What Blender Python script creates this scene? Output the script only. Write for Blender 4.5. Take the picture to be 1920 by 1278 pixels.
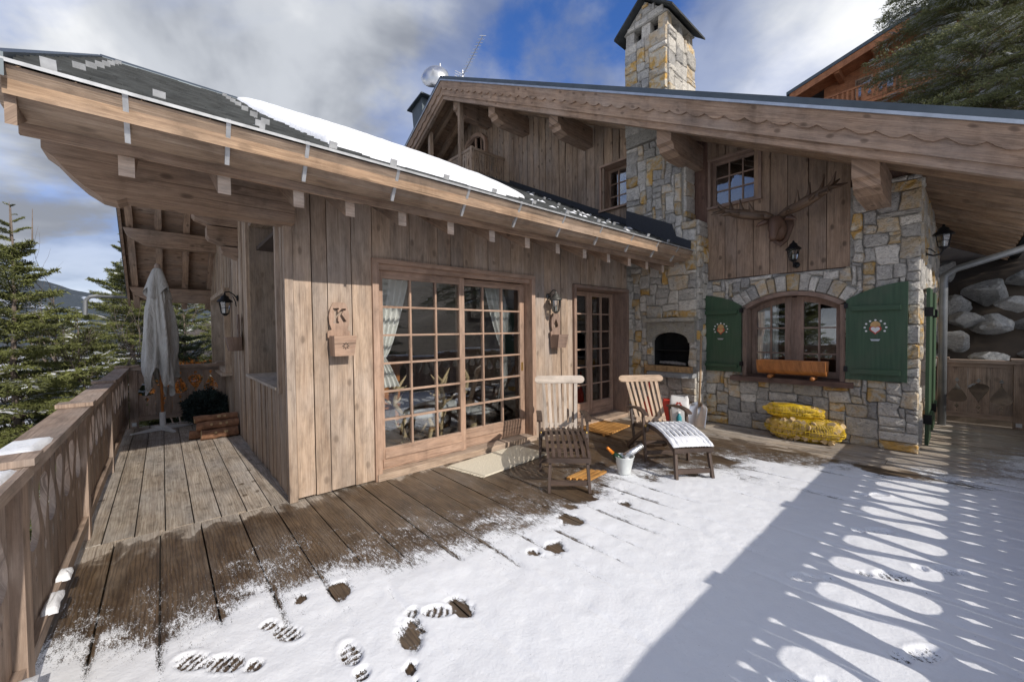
import bpy, bmesh, math, random
import numpy as np
from mathutils import Vector, Matrix, noise

for o in list(bpy.data.objects):
    bpy.data.objects.remove(o)
random.seed(11)
RNG = np.random.default_rng(5)
scene = bpy.context.scene
COL = scene.collection
R = math.radians

# ------------------------------------------------------------------ camera
cam_d = bpy.data.cameras.new('camera')
cam_d.sensor_width = 36.0
cam_d.lens = 746.0 / 1920.0 * 36.0
cam_d.clip_start = 0.05
cam_d.clip_end = 6000
cam = bpy.data.objects.new('camera', cam_d)
COL.objects.link(cam)
yaw, pitch, roll = R(48.71), R(-1.41), R(-0.65)
fw = Vector((math.cos(yaw) * math.cos(pitch), math.sin(yaw) * math.cos(pitch), math.sin(pitch)))
rt = fw.cross(Vector((0, 0, 1))).normalized()
up = rt.cross(fw).normalized()
r2 = rt * math.cos(roll) + up * math.sin(roll)
u2 = up * math.cos(roll) - rt * math.sin(roll)
cam.matrix_world = Matrix(((r2.x, u2.x, -fw.x, 0), (r2.y, u2.y, -fw.y, 0), (r2.z, u2.z, -fw.z, 1.6), (0, 0, 0, 1)))
scene.camera = cam
scene.render.resolution_x, scene.render.resolution_y = 1024, 681
scene.view_settings.view_transform = 'Standard'
scene.view_settings.look = 'None'
scene.view_settings.gamma = 1
scene.view_settings.use_curve_mapping = False
scene.view_settings.exposure = 0.97

# ------------------------------------------------------------------ world
SUN_EL, SUN_AZ = R(31.0), R(180 - 2.7)          # azimuth measured from +Y towards +X
world = bpy.data.worlds.new('World')
scene.world = world
world.use_nodes = True
wt = world.node_tree
wt.nodes.clear()


class NG:
    """small helper around a node tree"""
    def __init__(s, t):
        s.t = t

    def n(s, typ, **kw):
        nd = s.t.nodes.new(typ)
        for k, v in kw.items():
            if k == 'ins':
                for i, val in v.items():
                    if isinstance(val, bpy.types.NodeSocket):
                        s.t.links.new(val, nd.inputs[i])
                    else:
                        nd.inputs[i].default_value = val
            else:
                setattr(nd, k, v)
        return nd

    def math(s, op, a, b=0.0, c=0.0, clamp=False):
        return s.n('ShaderNodeMath', operation=op, use_clamp=clamp, ins={0: a, 1: b, 2: c}).outputs[0]

    def vmath(s, op, a, b=(0, 0, 0)):
        return s.n('ShaderNodeVectorMath', operation=op, ins={0: a, 1: b}).outputs[0]

    def noise(s, vec, scale=5.0, detail=4.0, rough=0.55, dist=0.0):
        return s.n('ShaderNodeTexNoise', ins={'Vector': vec, 'Scale': scale, 'Detail': detail, 'Roughness': rough, 'Distortion': dist}).outputs['Fac']

    def ramp(s, fac, stops, interp='LINEAR'):
        nd = s.n('ShaderNodeValToRGB', ins={0: fac})
        cr = nd.color_ramp
        cr.interpolation = interp
        while len(cr.elements) < len(stops):
            cr.elements.new(0.5)
        for e, (p, c) in zip(cr.elements, stops):
            e.position = p
            e.color = (c, c, c, 1) if isinstance(c, (int, float)) else (*c, 1)
        return nd.outputs[0]

    def mix(s, fac, a, b, blend='MIX'):
        nd = s.n('ShaderNodeMix', data_type='RGBA', blend_type=blend)
        for sock, v in ((nd.inputs[0], fac), (nd.inputs[6], a), (nd.inputs[7], b)):
            if isinstance(v, bpy.types.NodeSocket):
                s.t.links.new(v, sock)
            else:
                sock.default_value = v if isinstance(v, (int, float)) else (*v, 1) if len(v) == 3 else v
        return nd.outputs[2]

    def sep(s, v):
        return s.n('ShaderNodeSeparateXYZ', ins={0: v}).outputs

    def comb(s, x, y, z):
        return s.n('ShaderNodeCombineXYZ', ins={0: x, 1: y, 2: z}).outputs[0]


g = NG(wt)
sky = g.n('ShaderNodeTexSky', sky_type='NISHITA', sun_disc=False, sun_elevation=SUN_EL, sun_rotation=SUN_AZ,
          altitude=1600.0, air_density=1.0, dust_density=0.3, ozone_density=2.0)
tc = g.n('ShaderNodeTexCoord').outputs['Generated']
sx = g.sep(tc)
den = g.math('ADD', g.math('MAXIMUM', sx[2], 0.0), 0.35)
cp = g.comb(g.math('DIVIDE', sx[0], den), g.math('DIVIDE', sx[1], den), 0.37)
CLOUD_OFF = (4.71, 10.92, 0.0)
cpo = g.vmath('ADD', cp, CLOUD_OFF)
n1 = g.noise(cpo, 1.05, 9.0, 0.56, 0.35)
cover = g.ramp(n1, [(0.34, 0.0), (0.44, 0.55), (0.55, 1.0)], 'EASE')
low = g.ramp(sx[2], [(0.10, 1.0), (0.50, 0.0)], 'EASE')
cover = g.math('MAXIMUM', cover, g.math('MULTIPLY', low, 0.88))
n2 = g.noise(g.vmath('ADD', cpo, (5.1, 2.2, 1.0)), 1.5, 6.0, 0.52, 0.3)
ccol = g.ramp(n2, [(0.36, (1.05, 1.14, 1.34)), (0.50, (2.15, 2.26, 2.45)), (0.64, (3.65, 3.68, 3.72))], 'EASE')
skyc = g.mix(1.0, sky.outputs[0], (0.26, 0.42, 0.68), 'MULTIPLY')
wcol = g.mix(cover, skyc, ccol)
bg = g.n('ShaderNodeBackground', ins={'Color': wcol, 'Strength': 0.147})
wo = g.n('ShaderNodeOutputWorld')
wt.links.new(bg.outputs[0], wo.inputs[0])

# ------------------------------------------------------------------ sun
sl = bpy.data.lights.new('sun', 'SUN')
sl.energy = 2.05
sl.angle = R(0.53)
sl.color = (1.0, 0.93, 0.84)
sun = bpy.data.objects.new('sun', sl)
COL.objects.link(sun)
sdir = Vector((math.sin(SUN_AZ) * math.cos(SUN_EL), math.cos(SUN_AZ) * math.cos(SUN_EL), math.sin(SUN_EL)))
sun.rotation_euler = sdir.to_track_quat('Z', 'Y').to_euler()
sun.location = sdir * 60

# ------------------------------------------------------------------ materials
MATS = {}


def newmat(name):
    m = bpy.data.materials.new(name)
    m.use_nodes = True
    m.node_tree.nodes.clear()
    MATS[name] = m
    return m, NG(m.node_tree)


def finish(m, g, col, rough=0.8, bump=None, bstr=0.3, bdist=0.01, **kw):
    b = g.n('ShaderNodeBsdfPrincipled')
    for k, v in (('Base Color', col), ('Roughness', rough)):
        if isinstance(v, bpy.types.NodeSocket):
            g.t.links.new(v, b.inputs[k])
        else:
            b.inputs[k].default_value = (*v, 1) if isinstance(v, tuple) and len(v) == 3 else v
    for k, v in kw.items():
        k = k.replace('_', ' ')
        if isinstance(v, bpy.types.NodeSocket):
            g.t.links.new(v, b.inputs[k])
        else:
            b.inputs[k].default_value = v
    if bump is not None:
        bn = g.n('ShaderNodeBump', ins={'Strength': bstr, 'Distance': bdist, 'Height': bump})
        g.t.links.new(bn.outputs[0], b.inputs['Normal'])
    o = g.n('ShaderNodeOutputMaterial')
    g.t.links.new(b.outputs[0], o.inputs[0])
    return b


def hsvj(g, col, val, sat=1.0):
    return g.n('ShaderNodeHueSaturation', ins={'Color': col, 'Value': val, 'Saturation': sat}).outputs[0]


def wood(name, c, dark, pale, rough=0.8, knots=0.6, fine=1.0, rings=0.5, grey=0.25, jit=0.28, wet=False, bstr=0.35, tone=0.90):
    """weathered timber; u across, v along the grain, both in metres"""
    m, g = newmat(name)
    uv = g.n('ShaderNodeUVMap').outputs[0]
    rnd = g.n('ShaderNodeObjectInfo').outputs['Random']
    off = g.comb(g.math('MULTIPLY', rnd, 13.7), g.math('MULTIPLY', rnd, 41.3), g.math('MULTIPLY', rnd, 7.0))
    p = g.vmath('ADD', uv, off)
    warp = g.noise(g.vmath('MULTIPLY', p, (6, 1.3, 1)), 1.0, 3.0)
    w = g.n('ShaderNodeTexWave', wave_type='BANDS', bands_direction='X',
            ins={'Vector': g.vmath('MULTIPLY', p, (1.0, 0.10, 1.0)), 'Scale': 14.0, 'Distortion': 9.0, 'Detail': 2.5, 'Detail Scale': 1.6, 'Detail Roughness': 0.6}).outputs['Fac']
    streak = g.noise(g.vmath('MULTIPLY', p, (14, 0.55, 1)), 2.0, 5.0, 0.6, 0.3)
    fineg = g.noise(g.vmath('MULTIPLY', p, (170, 4.0, 1)), 1.0, 4.0, 0.7)
    crack = g.ramp(g.noise(g.vmath('MULTIPLY', p, (70, 0.9, 1)), 1.0, 3.0, 0.55, 0.2), [(0.30, 1.0), (0.37, 0.0)])
    weath = g.noise(g.vmath('MULTIPLY', p, (9, 2.5, 1)), 1.6, 7.0, 0.7, 0.4)
    big = g.noise(g.vmath('MULTIPLY', p, (2.2, 0.9, 1)), 1.0, 3.0)
    col = g.mix(g.ramp(streak, [(0.35, 0.0), (0.68, 1.0)]), c, dark)
    col = g.mix(g.math('MULTIPLY', g.ramp(w, [(0.55, 0.0), (0.95, 1.0)]), rings), col, dark)
    col = g.mix(g.math('MULTIPLY', g.ramp(fineg, [(0.45, 0.0), (0.75, 1.0)]), 0.55 * fine), col, pale)
    gr = sum(c) / 3 * 1.02
    col = g.mix(g.math('MULTIPLY', g.ramp(big, [(0.42, 0.0), (0.7, 1.0)]), grey), col, (gr, gr * 0.97, gr * 0.94))
    col = g.mix(g.math('MULTIPLY', crack, 0.7), col, tuple(x * 0.5 for x in dark))
    col = g.mix(1.0, col, g.ramp(weath, [(0.28, 0.62), (0.5, 1.0), (0.72, 1.22)]), 'MULTIPLY')
    wpos = g.n('ShaderNodeNewGeometry').outputs['Position']
    stn = g.noise(g.vmath('MULTIPLY', wpos, (2.4, 2.4, 0.55)), 1.0, 5.0, 0.62, 0.5)
    col = g.mix(1.0, col, g.ramp(stn, [(0.30, (0.70, 0.68, 0.66)), (0.48, (1.0, 1.0, 1.0)), (0.68, (1.14, 1.13, 1.12))]), 'MULTIPLY')
    # knots
    kp = g.vmath('MULTIPLY', p, (7.0, 4.2, 1))
    kp = g.vmath('ADD', kp, g.comb(g.math('MULTIPLY', warp, 0.6), 0.0, 0.0))
    vo = g.n('ShaderNodeTexVoronoi', feature='F1', voronoi_dimensions='2D', ins={'Vector': kp, 'Scale': 1.0})
    pick = g.math('GREATER_THAN', g.sep(vo.outputs['Color'])[0], 0.80)
    kn = g.math('MULTIPLY', g.ramp(vo.outputs['Distance'], [(0.07, 1.0), (0.13, 0.75), (0.20, 0.0)]), pick)
    kd = tuple(x * 0.42 for x in dark)
    col = g.mix(g.math('MULTIPLY', kn, knots), col, kd)
    val = g.math('ADD', g.math('MULTIPLY', rnd, jit), 1.0 - jit * 0.55)
    col = hsvj(g, col, g.math('MULTIPLY', val, 1.07), tone)
    bump = g.math('ADD', g.math('SUBTRACT', g.math('MULTIPLY', fineg, 0.6), g.math('MULTIPLY', crack, 0.5)), g.math('ADD', g.math('MULTIPLY', streak, 0.8), g.math('MULTIPLY', w, -0.35 * rings)))
    rg = rough
    if wet:
        pos = g.n('ShaderNodeNewGeometry').outputs['Position']
        ps = g.sep(pos)
        nn = g.noise(g.vmath('MULTIPLY', pos, (3.4, 1.5, 1)), 1.5, 6.0, 0.62, 0.6)
        nn2 = g.noise(g.vmath('MULTIPLY', pos, (3.0, 1.0, 1)), 3.0, 5.0, 0.6, 0.2)
        d = g.math('MINIMUM', g.math('SUBTRACT', 4.16, ps[1]), g.math('SUBTRACT', 6.2, ps[0]))
        sh = g.math('ADD', d, g.math('MULTIPLY', g.math('SUBTRACT', nn, 0.5), 1.15))
        wm = g.ramp(sh, [(0.0, 0.0), (0.04, 0.75), (0.16, 1.0)])
        # small drips on the dry walkway boards
        dr = g.n('ShaderNodeTexVoronoi', feature='F1', voronoi_dimensions='2D', ins={'Vector': g.vmath('MULTIPLY', pos, (3.1, 2.3, 1)), 'Scale': 1.0, 'Randomness': 1.0})
        dd = g.math('ADD', dr.outputs['Distance'], g.math('MULTIPLY', g.math('SUBTRACT', g.noise(pos, 22.0, 3.0), 0.5), 0.22))
        dsp = g.math('MULTIPLY', g.ramp(dd, [(0.055, 1.0), (0.085, 0.0)]), g.math('GREATER_THAN', g.sep(dr.outputs['Color'])[1], 0.55))
        dsp = g.math('MULTIPLY', dsp, g.math('LESS_THAN', ps[1], 7.2))
        wm = g.math('MAXIMUM', wm, g.math('MULTIPLY', dsp, 0.8))
        wetc = g.mix(g.ramp(nn2, [(0.35, 0.0), (0.65, 1.0)]), (0.040, 0.027, 0.018), (0.150, 0.100, 0.058))
        wetc = g.mix(0.40, wetc, g.mix(1.0, col, (0.30, 0.23, 0.16), 'MULTIPLY'))
        wetc = g.mix(g.math('MULTIPLY', g.ramp(w, [(0.5, 0.0), (0.9, 1.0)]), 0.5), wetc, (0.035, 0.022, 0.014))
        patch = g.noise(g.vmath('MULTIPLY', pos, (4.0, 1.0, 1)), 1.1, 6.0, 0.65, 0.4)
        wm = g.math('MULTIPLY', wm, g.ramp(patch, [(0.32, 0.80), (0.52, 1.0)]))
        col = g.mix(wm, col, wetc)
        rg = g.math('SUBTRACT', rough, g.math('MULTIPLY', wm, 0.34))
    finish(m, g, col, rg, bump, bstr, 0.006)
    return m


wood('wood_front', (0.43, 0.308, 0.212), (0.285, 0.19, 0.124), (0.56, 0.44, 0.335), knots=0.55, grey=0.4, rings=0.4, jit=0.24)
wood('wood_side', (0.42, 0.315, 0.225), (0.265, 0.182, 0.12), (0.54, 0.43, 0.33), knots=0.4, grey=0.35, jit=0.36, tone=1.0)
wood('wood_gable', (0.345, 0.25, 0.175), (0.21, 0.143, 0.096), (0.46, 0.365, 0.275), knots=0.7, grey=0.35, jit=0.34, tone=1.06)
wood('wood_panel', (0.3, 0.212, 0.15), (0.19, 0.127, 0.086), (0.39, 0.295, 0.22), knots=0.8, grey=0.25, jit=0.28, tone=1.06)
wood('wood_beam', (0.345, 0.237, 0.165), (0.2, 0.128, 0.086), (0.46, 0.345, 0.255), knots=0.7, grey=0.3, jit=0.22, tone=1.04)
wood('wood_gutter', (0.37, 0.26, 0.172), (0.25, 0.166, 0.106), (0.50, 0.385, 0.285), knots=0.55, grey=0.2, rings=0.6)
wood('wood_soffit', (0.35, 0.24, 0.16), (0.21, 0.137, 0.088), (0.43, 0.32, 0.225), knots=0.4, grey=0.25, tone=1.06)
wood('wood_end', (0.62, 0.49, 0.38), (0.45, 0.31, 0.22), (0.72, 0.62, 0.52), knots=0.0, grey=0.3)
wood('wood_joinery', (0.40, 0.25, 0.165), (0.29, 0.17, 0.105), (0.49, 0.34, 0.245), knots=0.15, grey=0.15, rings=0.3, jit=0.12)
wood('wood_joinery_dark', (0.27, 0.17, 0.12), (0.19, 0.115, 0.08), (0.34, 0.24, 0.18), knots=0.15, grey=0.2, rings=0.3, jit=0.12)
wood('wood_rail', (0.36, 0.25, 0.178), (0.23, 0.152, 0.104), (0.48, 0.365, 0.28), knots=0.45, grey=0.4, jit=0.22)
wood('wood_deck', (0.43, 0.365, 0.285), (0.225, 0.17, 0.12), (0.57, 0.50, 0.415), knots=0.5, grey=0.5, rings=0.85, jit=0.22, wet=True, bstr=0.5)
wood('teak_grey', (0.52, 0.43, 0.34), (0.36, 0.28, 0.215), (0.66, 0.58, 0.49), knots=0.1, grey=0.4, jit=0.3)
wood('teak_pale', (0.50, 0.355, 0.235), (0.38, 0.255, 0.16), (0.62, 0.48, 0.35), knots=0.1, grey=0.2, jit=0.2)
wood('teak_wet', (0.090, 0.055, 0.038), (0.05, 0.03, 0.022), (0.14, 0.095, 0.07), rough=0.5, knots=0.1, grey=0.1, jit=0.4)
wood('teak_orange', (0.58, 0.30, 0.075), (0.42, 0.19, 0.045), (0.68, 0.40, 0.14), knots=0.2, grey=0.05, jit=0.2, tone=1.0)
wood('wood_orange', (0.46, 0.175, 0.045), (0.34, 0.115, 0.028), (0.55, 0.25, 0.08), rough=0.45, knots=0.5, grey=0.0, jit=0.15, tone=1.0)
wood('wood_neighbour', (0.42, 0.17, 0.07), (0.27, 0.10, 0.045), (0.50, 0.25, 0.12), knots=0.2, grey=0.05, tone=1.0)
wood('wood_handle', (0.52, 0.34, 0.18), (0.42, 0.26, 0.13), (0.60, 0.43, 0.26), knots=0.0, grey=0.1)
wood('wood_sill', (0.17, 0.085, 0.055), (0.085, 0.042, 0.03), (0.25, 0.14, 0.09), knots=0.4, grey=0.2, bstr=0.8)
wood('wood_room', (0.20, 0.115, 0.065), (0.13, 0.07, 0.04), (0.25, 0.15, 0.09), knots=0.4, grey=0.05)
wood('wood_trophy', (0.125, 0.062, 0.034), (0.06, 0.03, 0.018), (0.20, 0.11, 0.065), rough=0.5, knots=0.2, grey=0.05)


def paint_green(name, c1, c2):
    m, g = newmat(name)
    uv = g.n('ShaderNodeUVMap').outputs[0]
    a = g.noise(g.vmath('MULTIPLY', uv, (40, 2.0, 1)), 1.0, 4.0)
    b = g.noise(g.vmath('MULTIPLY', uv, (5, 3, 1)), 1.0, 5.0)
    col = g.mix(g.ramp(a, [(0.35, 0.0), (0.7, 1.0)]), c1, c2)
    col = g.mix(g.math('MULTIPLY', g.ramp(b, [(0.45, 0.0), (0.70, 1.0)]), 0.6), col, (0.062, 0.082, 0.050))
    finish(m, g, col, 0.55, a, 0.2, 0.003)


paint_green('green_paint', (0.026, 0.064, 0.030), (0.046, 0.096, 0.048))


def stone(name, c1, c2, c3, stain=None, k=0.5):
    m, g = newmat(name)
    pos = g.n('ShaderNodeNewGeometry').outputs['Position']
    rnd = g.n('ShaderNodeObjectInfo').outputs['Random']
    isl = g.n('ShaderNodeNewGeometry').outputs['Random Per Island']
    off = g.comb(g.math('MULTIPLY', rnd, 9.0), g.math('MULTIPLY', isl, 5.0), 0.0)
    p = g.vmath('ADD', pos, off)
    a = g.noise(p, 8.0, 9.0, 0.72, 0.8)
    vein = g.noise(g.vmath('MULTIPLY', p, (1, 1, 3.2)), 9.0, 5.0, 0.65, 1.6)
    sp = g.noise(p, 60.0, 5.0, 0.75)
    col = g.mix(g.ramp(a, [(0.33, 0.0), (0.66, 1.0)]), c1, c2)
    col = g.mix(g.math('MULTIPLY', g.ramp(vein, [(0.52, 0.0), (0.66, 1.0)]), 0.7), col, c3)
    col = g.mix(g.math('MULTIPLY', g.ramp(sp, [(0.50, 0.0), (0.66, 1.0)]), 0.45), col, tuple(x * 0.42 for x in c1))
    if stain:
        s = g.noise(g.vmath('ADD', p, (3.3, 1.1, 0.0)), 6.0, 5.0, 0.6, 0.7)
        col = g.mix(g.math('MULTIPLY', g.ramp(s, [(0.41, 0.0), (0.60, 1.0)]), k), col, stain)
    ck = g.ramp(g.noise(g.vmath('MULTIPLY', p, (1.0, 1.0, 2.2)), 14.0, 6.0, 0.7, 2.2), [(0.36, 1.0), (0.43, 0.0)])
    col = g.mix(g.math('MULTIPLY', ck, 0.55), col, tuple(x * 0.40 for x in c1))
    v = g.math('ADD', 0.97, g.math('MULTIPLY', g.math('FRACT', g.math('MULTIPLY', g.math('ADD', rnd, isl), 7.77)), 0.40))
    col = hsvj(g, col, v)
    bump = g.math('ADD', g.math('SUBTRACT', g.math('MULTIPLY', a, 1.3), g.math('MULTIPLY', ck, 0.25)), g.math('ADD', g.math('MULTIPLY', vein, 0.7), g.math('MULTIPLY', sp, 0.25)))
    finish(m, g, col, 0.88, bump, 1.0, 0.035)


stone('stone_grey', (0.359, 0.337, 0.304), (0.558, 0.525, 0.471), (0.695, 0.658, 0.598))
stone('stone_pale', (0.527, 0.490, 0.431), (0.695, 0.653, 0.579), (0.422, 0.393, 0.353))
stone('stone_blue', (0.285, 0.273, 0.257), (0.432, 0.413, 0.383), (0.590, 0.561, 0.520))
stone('stone_ochre', (0.52, 0.46, 0.36), (0.62, 0.56, 0.45), (0.44, 0.40, 0.33), (0.53, 0.31, 0.075), 0.95)
stone('stone_mixed', (0.464, 0.428, 0.372), (0.612, 0.561, 0.481), (0.390, 0.367, 0.329), (0.527, 0.347, 0.137), 0.6)
stone('boulder_grey', (0.22, 0.22, 0.215), (0.42, 0.415, 0.40), (0.55, 0.54, 0.52))
stone('mortar', (0.26, 0.245, 0.215), (0.38, 0.36, 0.32), (0.31, 0.295, 0.265))
stone('hearth_slab', (0.25, 0.26, 0.27), (0.34, 0.35, 0.36), (0.30, 0.30, 0.30))
stone('lintel_stone', (0.33, 0.31, 0.275), (0.44, 0.415, 0.365), (0.28, 0.27, 0.245), (0.40, 0.34, 0.22), 0.4)
STONES = ['stone_grey'] * 8 + ['stone_pale'] * 6 + ['stone_blue'] * 3 + ['stone_ochre'] * 5 + ['stone_mixed'] * 5


def simple(name, c, rough=0.6, metal=0.0, var=0.25, scale=9.0, bstr=0.15, obj=False, **kw):
    m, g = newmat(name)
    if obj:
        pos = g.n('ShaderNodeTexCoord').outputs['Object']
    else:
        pos = g.n('ShaderNodeNewGeometry').outputs['Position']
    rnd = g.n('ShaderNodeObjectInfo').outputs['Random']
    a = g.noise(g.vmath('ADD', pos, g.comb(rnd, rnd, 0.0)), scale, 6.0, 0.6)
    col = g.mix(g.ramp(a, [(0.3, 0.0), (0.7, 1.0)]), tuple(x * (1 - var) for x in c), tuple(min(1, x * (1 + var * 0.6)) for x in c))
    finish(m, g, col, rough, a, bstr, 0.01, Metallic=metal, **kw)


simple('zinc', (0.50, 0.53, 0.56), 0.42, 0.85, 0.2, 6.0, 0.05)
simple('zinc_dark', (0.095, 0.115, 0.13), 0.5, 0.55, 0.2, 4.0, 0.05)
simple('galvanised', (0.55, 0.56, 0.57), 0.5, 0.6, 0.25, 12.0, 0.05)
simple('pipe_grey', (0.20, 0.21, 0.22), 0.5, 0.5, 0.2, 6.0, 0.05)
simple('aluminium', (0.72, 0.72, 0.73), 0.30, 0.95, 0.12, 8.0, 0.05)
simple('iron', (0.018, 0.018, 0.020), 0.5, 0.6, 0.3, 30.0, 0.2)
simple('pewter', (0.16, 0.16, 0.15), 0.45, 0.7, 0.3, 30.0, 0.2)
simple('brass', (0.62, 0.42, 0.14), 0.35, 0.9, 0.2, 30.0, 0.05)
simple('flashing_black', (0.030, 0.033, 0.040), 0.7, 0.0, 0.25, 40.0, 0.3)
simple('soot_and_shade', (0.014, 0.013, 0.013), 0.95, 0.0, 0.5, 12.0, 0.4)
simple('ash', (0.30, 0.28, 0.27), 0.95, 0.0, 0.5, 25.0, 0.6)
simple('firebrick', (0.44, 0.27, 0.13), 0.9, 0.0, 0.35, 18.0, 0.4)
simple('slate', (0.045, 0.049, 0.050), 0.85, 0.0, 0.5, 7.0, 0.5)
simple('white_paint', (0.70, 0.69, 0.66), 0.5, 0.0, 0.12, 10.0, 0.1)
simple('red_paint', (0.50, 0.05, 0.03), 0.5, 0.0, 0.2, 20.0, 0.05)
simple('red_plastic', (0.66, 0.07, 0.045), 0.35, 0.0, 0.1, 8.0, 0.02)
simple('teal_plastic', (0.03, 0.24, 0.29), 0.35, 0.0, 0.1, 8.0, 0.02)
simple('ochre_paint', (0.55, 0.33, 0.13), 0.6, 0.0, 0.2, 20.0, 0.05)
simple('paper_white', (0.74, 0.73, 0.72), 0.7, 0.0, 0.08, 10.0, 0.2)
m, g = newmat('canvas')
pos = g.n('ShaderNodeNewGeometry').outputs['Position']
wr = g.noise(g.vmath('MULTIPLY', pos, (1.0, 1.0, 0.35)), 16.0, 5.0, 0.6, 1.2)
st_ = g.noise(g.vmath('MULTIPLY', pos, (1.0, 1.0, 0.5)), 4.0, 5.0, 0.65)
finish(m, g, g.mix(g.ramp(st_, [(0.35, 0.0), (0.65, 1.0)]), (0.40, 0.385, 0.36), (0.53, 0.52, 0.495)), 0.9, wr, 0.9, 0.05)

simple('curtain', (0.78, 0.77, 0.74), 0.9, 0.0, 0.06, 7.0, 0.1)
simple('rug', (0.66, 0.60, 0.48), 0.95, 0.0, 0.14, 60.0, 0.9)
simple('antler', (0.50, 0.38, 0.22), 0.6, 0.0, 0.4, 9.0, 0.3)
simple('cloth_grey', (0.46, 0.47, 0.48), 0.9, 0.0, 0.1, 7.0, 0.1)
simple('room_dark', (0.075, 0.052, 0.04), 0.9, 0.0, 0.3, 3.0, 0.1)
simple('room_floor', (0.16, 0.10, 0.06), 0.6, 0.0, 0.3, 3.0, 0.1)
simple('frosted_glass', (0.62, 0.65, 0.65), 0.25, 0.0, 0.1, 14.0, 0.2)
simple('bottle_glass', (0.012, 0.035, 0.018), 0.08, 0.0, 0.1, 8.0, 0.0)
simple('orange_foil', (0.72, 0.22, 0.02), 0.35, 0.3, 0.2, 30.0, 0.3)
simple('silver_foil', (0.75, 0.76, 0.78), 0.25, 0.9, 0.2, 40.0, 0.9)
simple('sack_yellow', (0.82, 0.56, 0.02), 0.55, 0.0, 0.15, 20.0, 0.2)
simple('split_wood', (0.56, 0.41, 0.22), 0.85, 0.0, 0.45, 16.0, 0.4)
simple('bark_log', (0.29, 0.15, 0.085), 0.9, 0.0, 0.5, 14.0, 0.9)
simple('bark', (0.13, 0.095, 0.075), 0.95, 0.0, 0.4, 9.0, 0.8)
simple('bark_pale', (0.19, 0.15, 0.125), 0.95, 0.0, 0.3, 9.0, 0.4)
wood('wood_antler', (0.13, 0.08, 0.048), (0.065, 0.038, 0.024), (0.26, 0.18, 0.12), rough=0.55, knots=0.1, grey=0.1, tone=1.0)
simple('needles', (0.145, 0.158, 0.045), 0.65, 0.0, 0.5, 1.6, 0.0)
simple('needles_dark', (0.075, 0.098, 0.042), 0.7, 0.0, 0.45, 1.6, 0.0)
simple('needles_fir', (0.165, 0.175, 0.065), 0.7, 0.0, 0.5, 1.6, 0.0)
simple('needles_brown', (0.23, 0.105, 0.045), 0.8, 0.0, 0.4, 1.6, 0.0)
simple('juniper', (0.020, 0.036, 0.032), 0.8, 0.0, 0.4, 6.0, 0.0)
simple('leaf_orange', (0.55, 0.20, 0.03), 0.7, 0.0, 0.5, 5.0, 0.0)
simple('steel_dish', (0.62, 0.63, 0.65), 0.28, 0.85, 0.1, 3.0, 0.0)
simple('lamp_glass', (0.42, 0.44, 0.42), 0.15, 0.0, 0.2, 10.0, 0.0)
simple('underdeck_shade', (0.030, 0.024, 0.02), 0.9, 0.0, 0.3, 5.0, 0.2)


def mk_snow(name, sc=1.0):
    m, g = newmat(name)
    pos = g.n('ShaderNodeNewGeometry').outputs['Position']
    a = g.noise(pos, 55.0 * sc, 5.0, 0.65)
    b = g.noise(pos, 9.0 * sc, 4.0, 0.6)
    col = g.mix(b, (0.80, 0.825, 0.87), (0.88, 0.89, 0.91))
    finish(m, g, col, 0.65, g.math('ADD', a, g.math('MULTIPLY', b, 1.5)), 0.55, 0.012, **{'Specular_IOR_Level': 0.3})


mk_snow('snow')

# snow that thins out into grains: where the layer is thin the boards show between the grains
m, g = newmat('snow_thin')
pos = g.n('ShaderNodeNewGeometry').outputs['Position']
cov = g.n('ShaderNodeAttribute', attribute_name='cover').outputs['Fac']
a = g.noise(pos, 55.0, 5.0, 0.65)
b = g.noise(pos, 9.0, 4.0, 0.6)
gr1 = g.noise(g.vmath('MULTIPLY', pos, (1.0, 0.55, 1.0)), 210.0, 3.0, 0.65, 0.4)
gr2 = g.noise(g.vmath('MULTIPLY', pos, (1.0, 0.25, 1.0)), 60.0, 5.0, 0.68, 0.5)
gr = g.math('ADD', g.math('MULTIPLY', g.math('SUBTRACT', gr1, 0.5), 5.6), g.math('MULTIPLY', g.math('SUBTRACT', gr2, 0.5), 5.0))
al = g.ramp(g.math('MULTIPLY_ADD', g.math('ADD', g.math('MULTIPLY', cov, 1.25), gr), 0.5, 0.5), [(0.30, 0.0), (0.85, 1.0)])
col = g.mix(b, (0.80, 0.825, 0.87), (0.88, 0.89, 0.91))
finish(m, g, col, 0.65, g.math('ADD', a, g.math('MULTIPLY', b, 1.2)), 0.32, 0.010, Alpha=al, **{'Specular_IOR_Level': 0.3})

m, g = newmat('ground_snow')
pos = g.n('ShaderNodeNewGeometry').outputs['Position']
a = g.noise(pos, 0.6, 8.0, 0.65)
b = g.noise(pos, 4.0, 5.0, 0.65)
hx = g.sep(pos)
mm = g.math('ADD', g.math('MULTIPLY', a, 0.6), g.math('MULTIPLY', b, 0.4))
bare = g.ramp(hx[0], [(0.0, 0.0), (1.0, 1.0)])
right = g.n('ShaderNodeMapRange', ins={0: hx[0], 1: 7.0, 2: 9.5, 3: 0.0, 4: 0.30}).outputs[0]
sn = g.ramp(g.math('SUBTRACT', mm, right), [(0.40, 0.0), (0.50, 1.0)])
soil = g.mix(b, (0.055, 0.043, 0.033), (0.115, 0.085, 0.06))
finish(m, g, g.mix(sn, soil, (0.80, 0.82, 0.86)), 0.9, mm, 0.6, 0.08)

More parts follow.
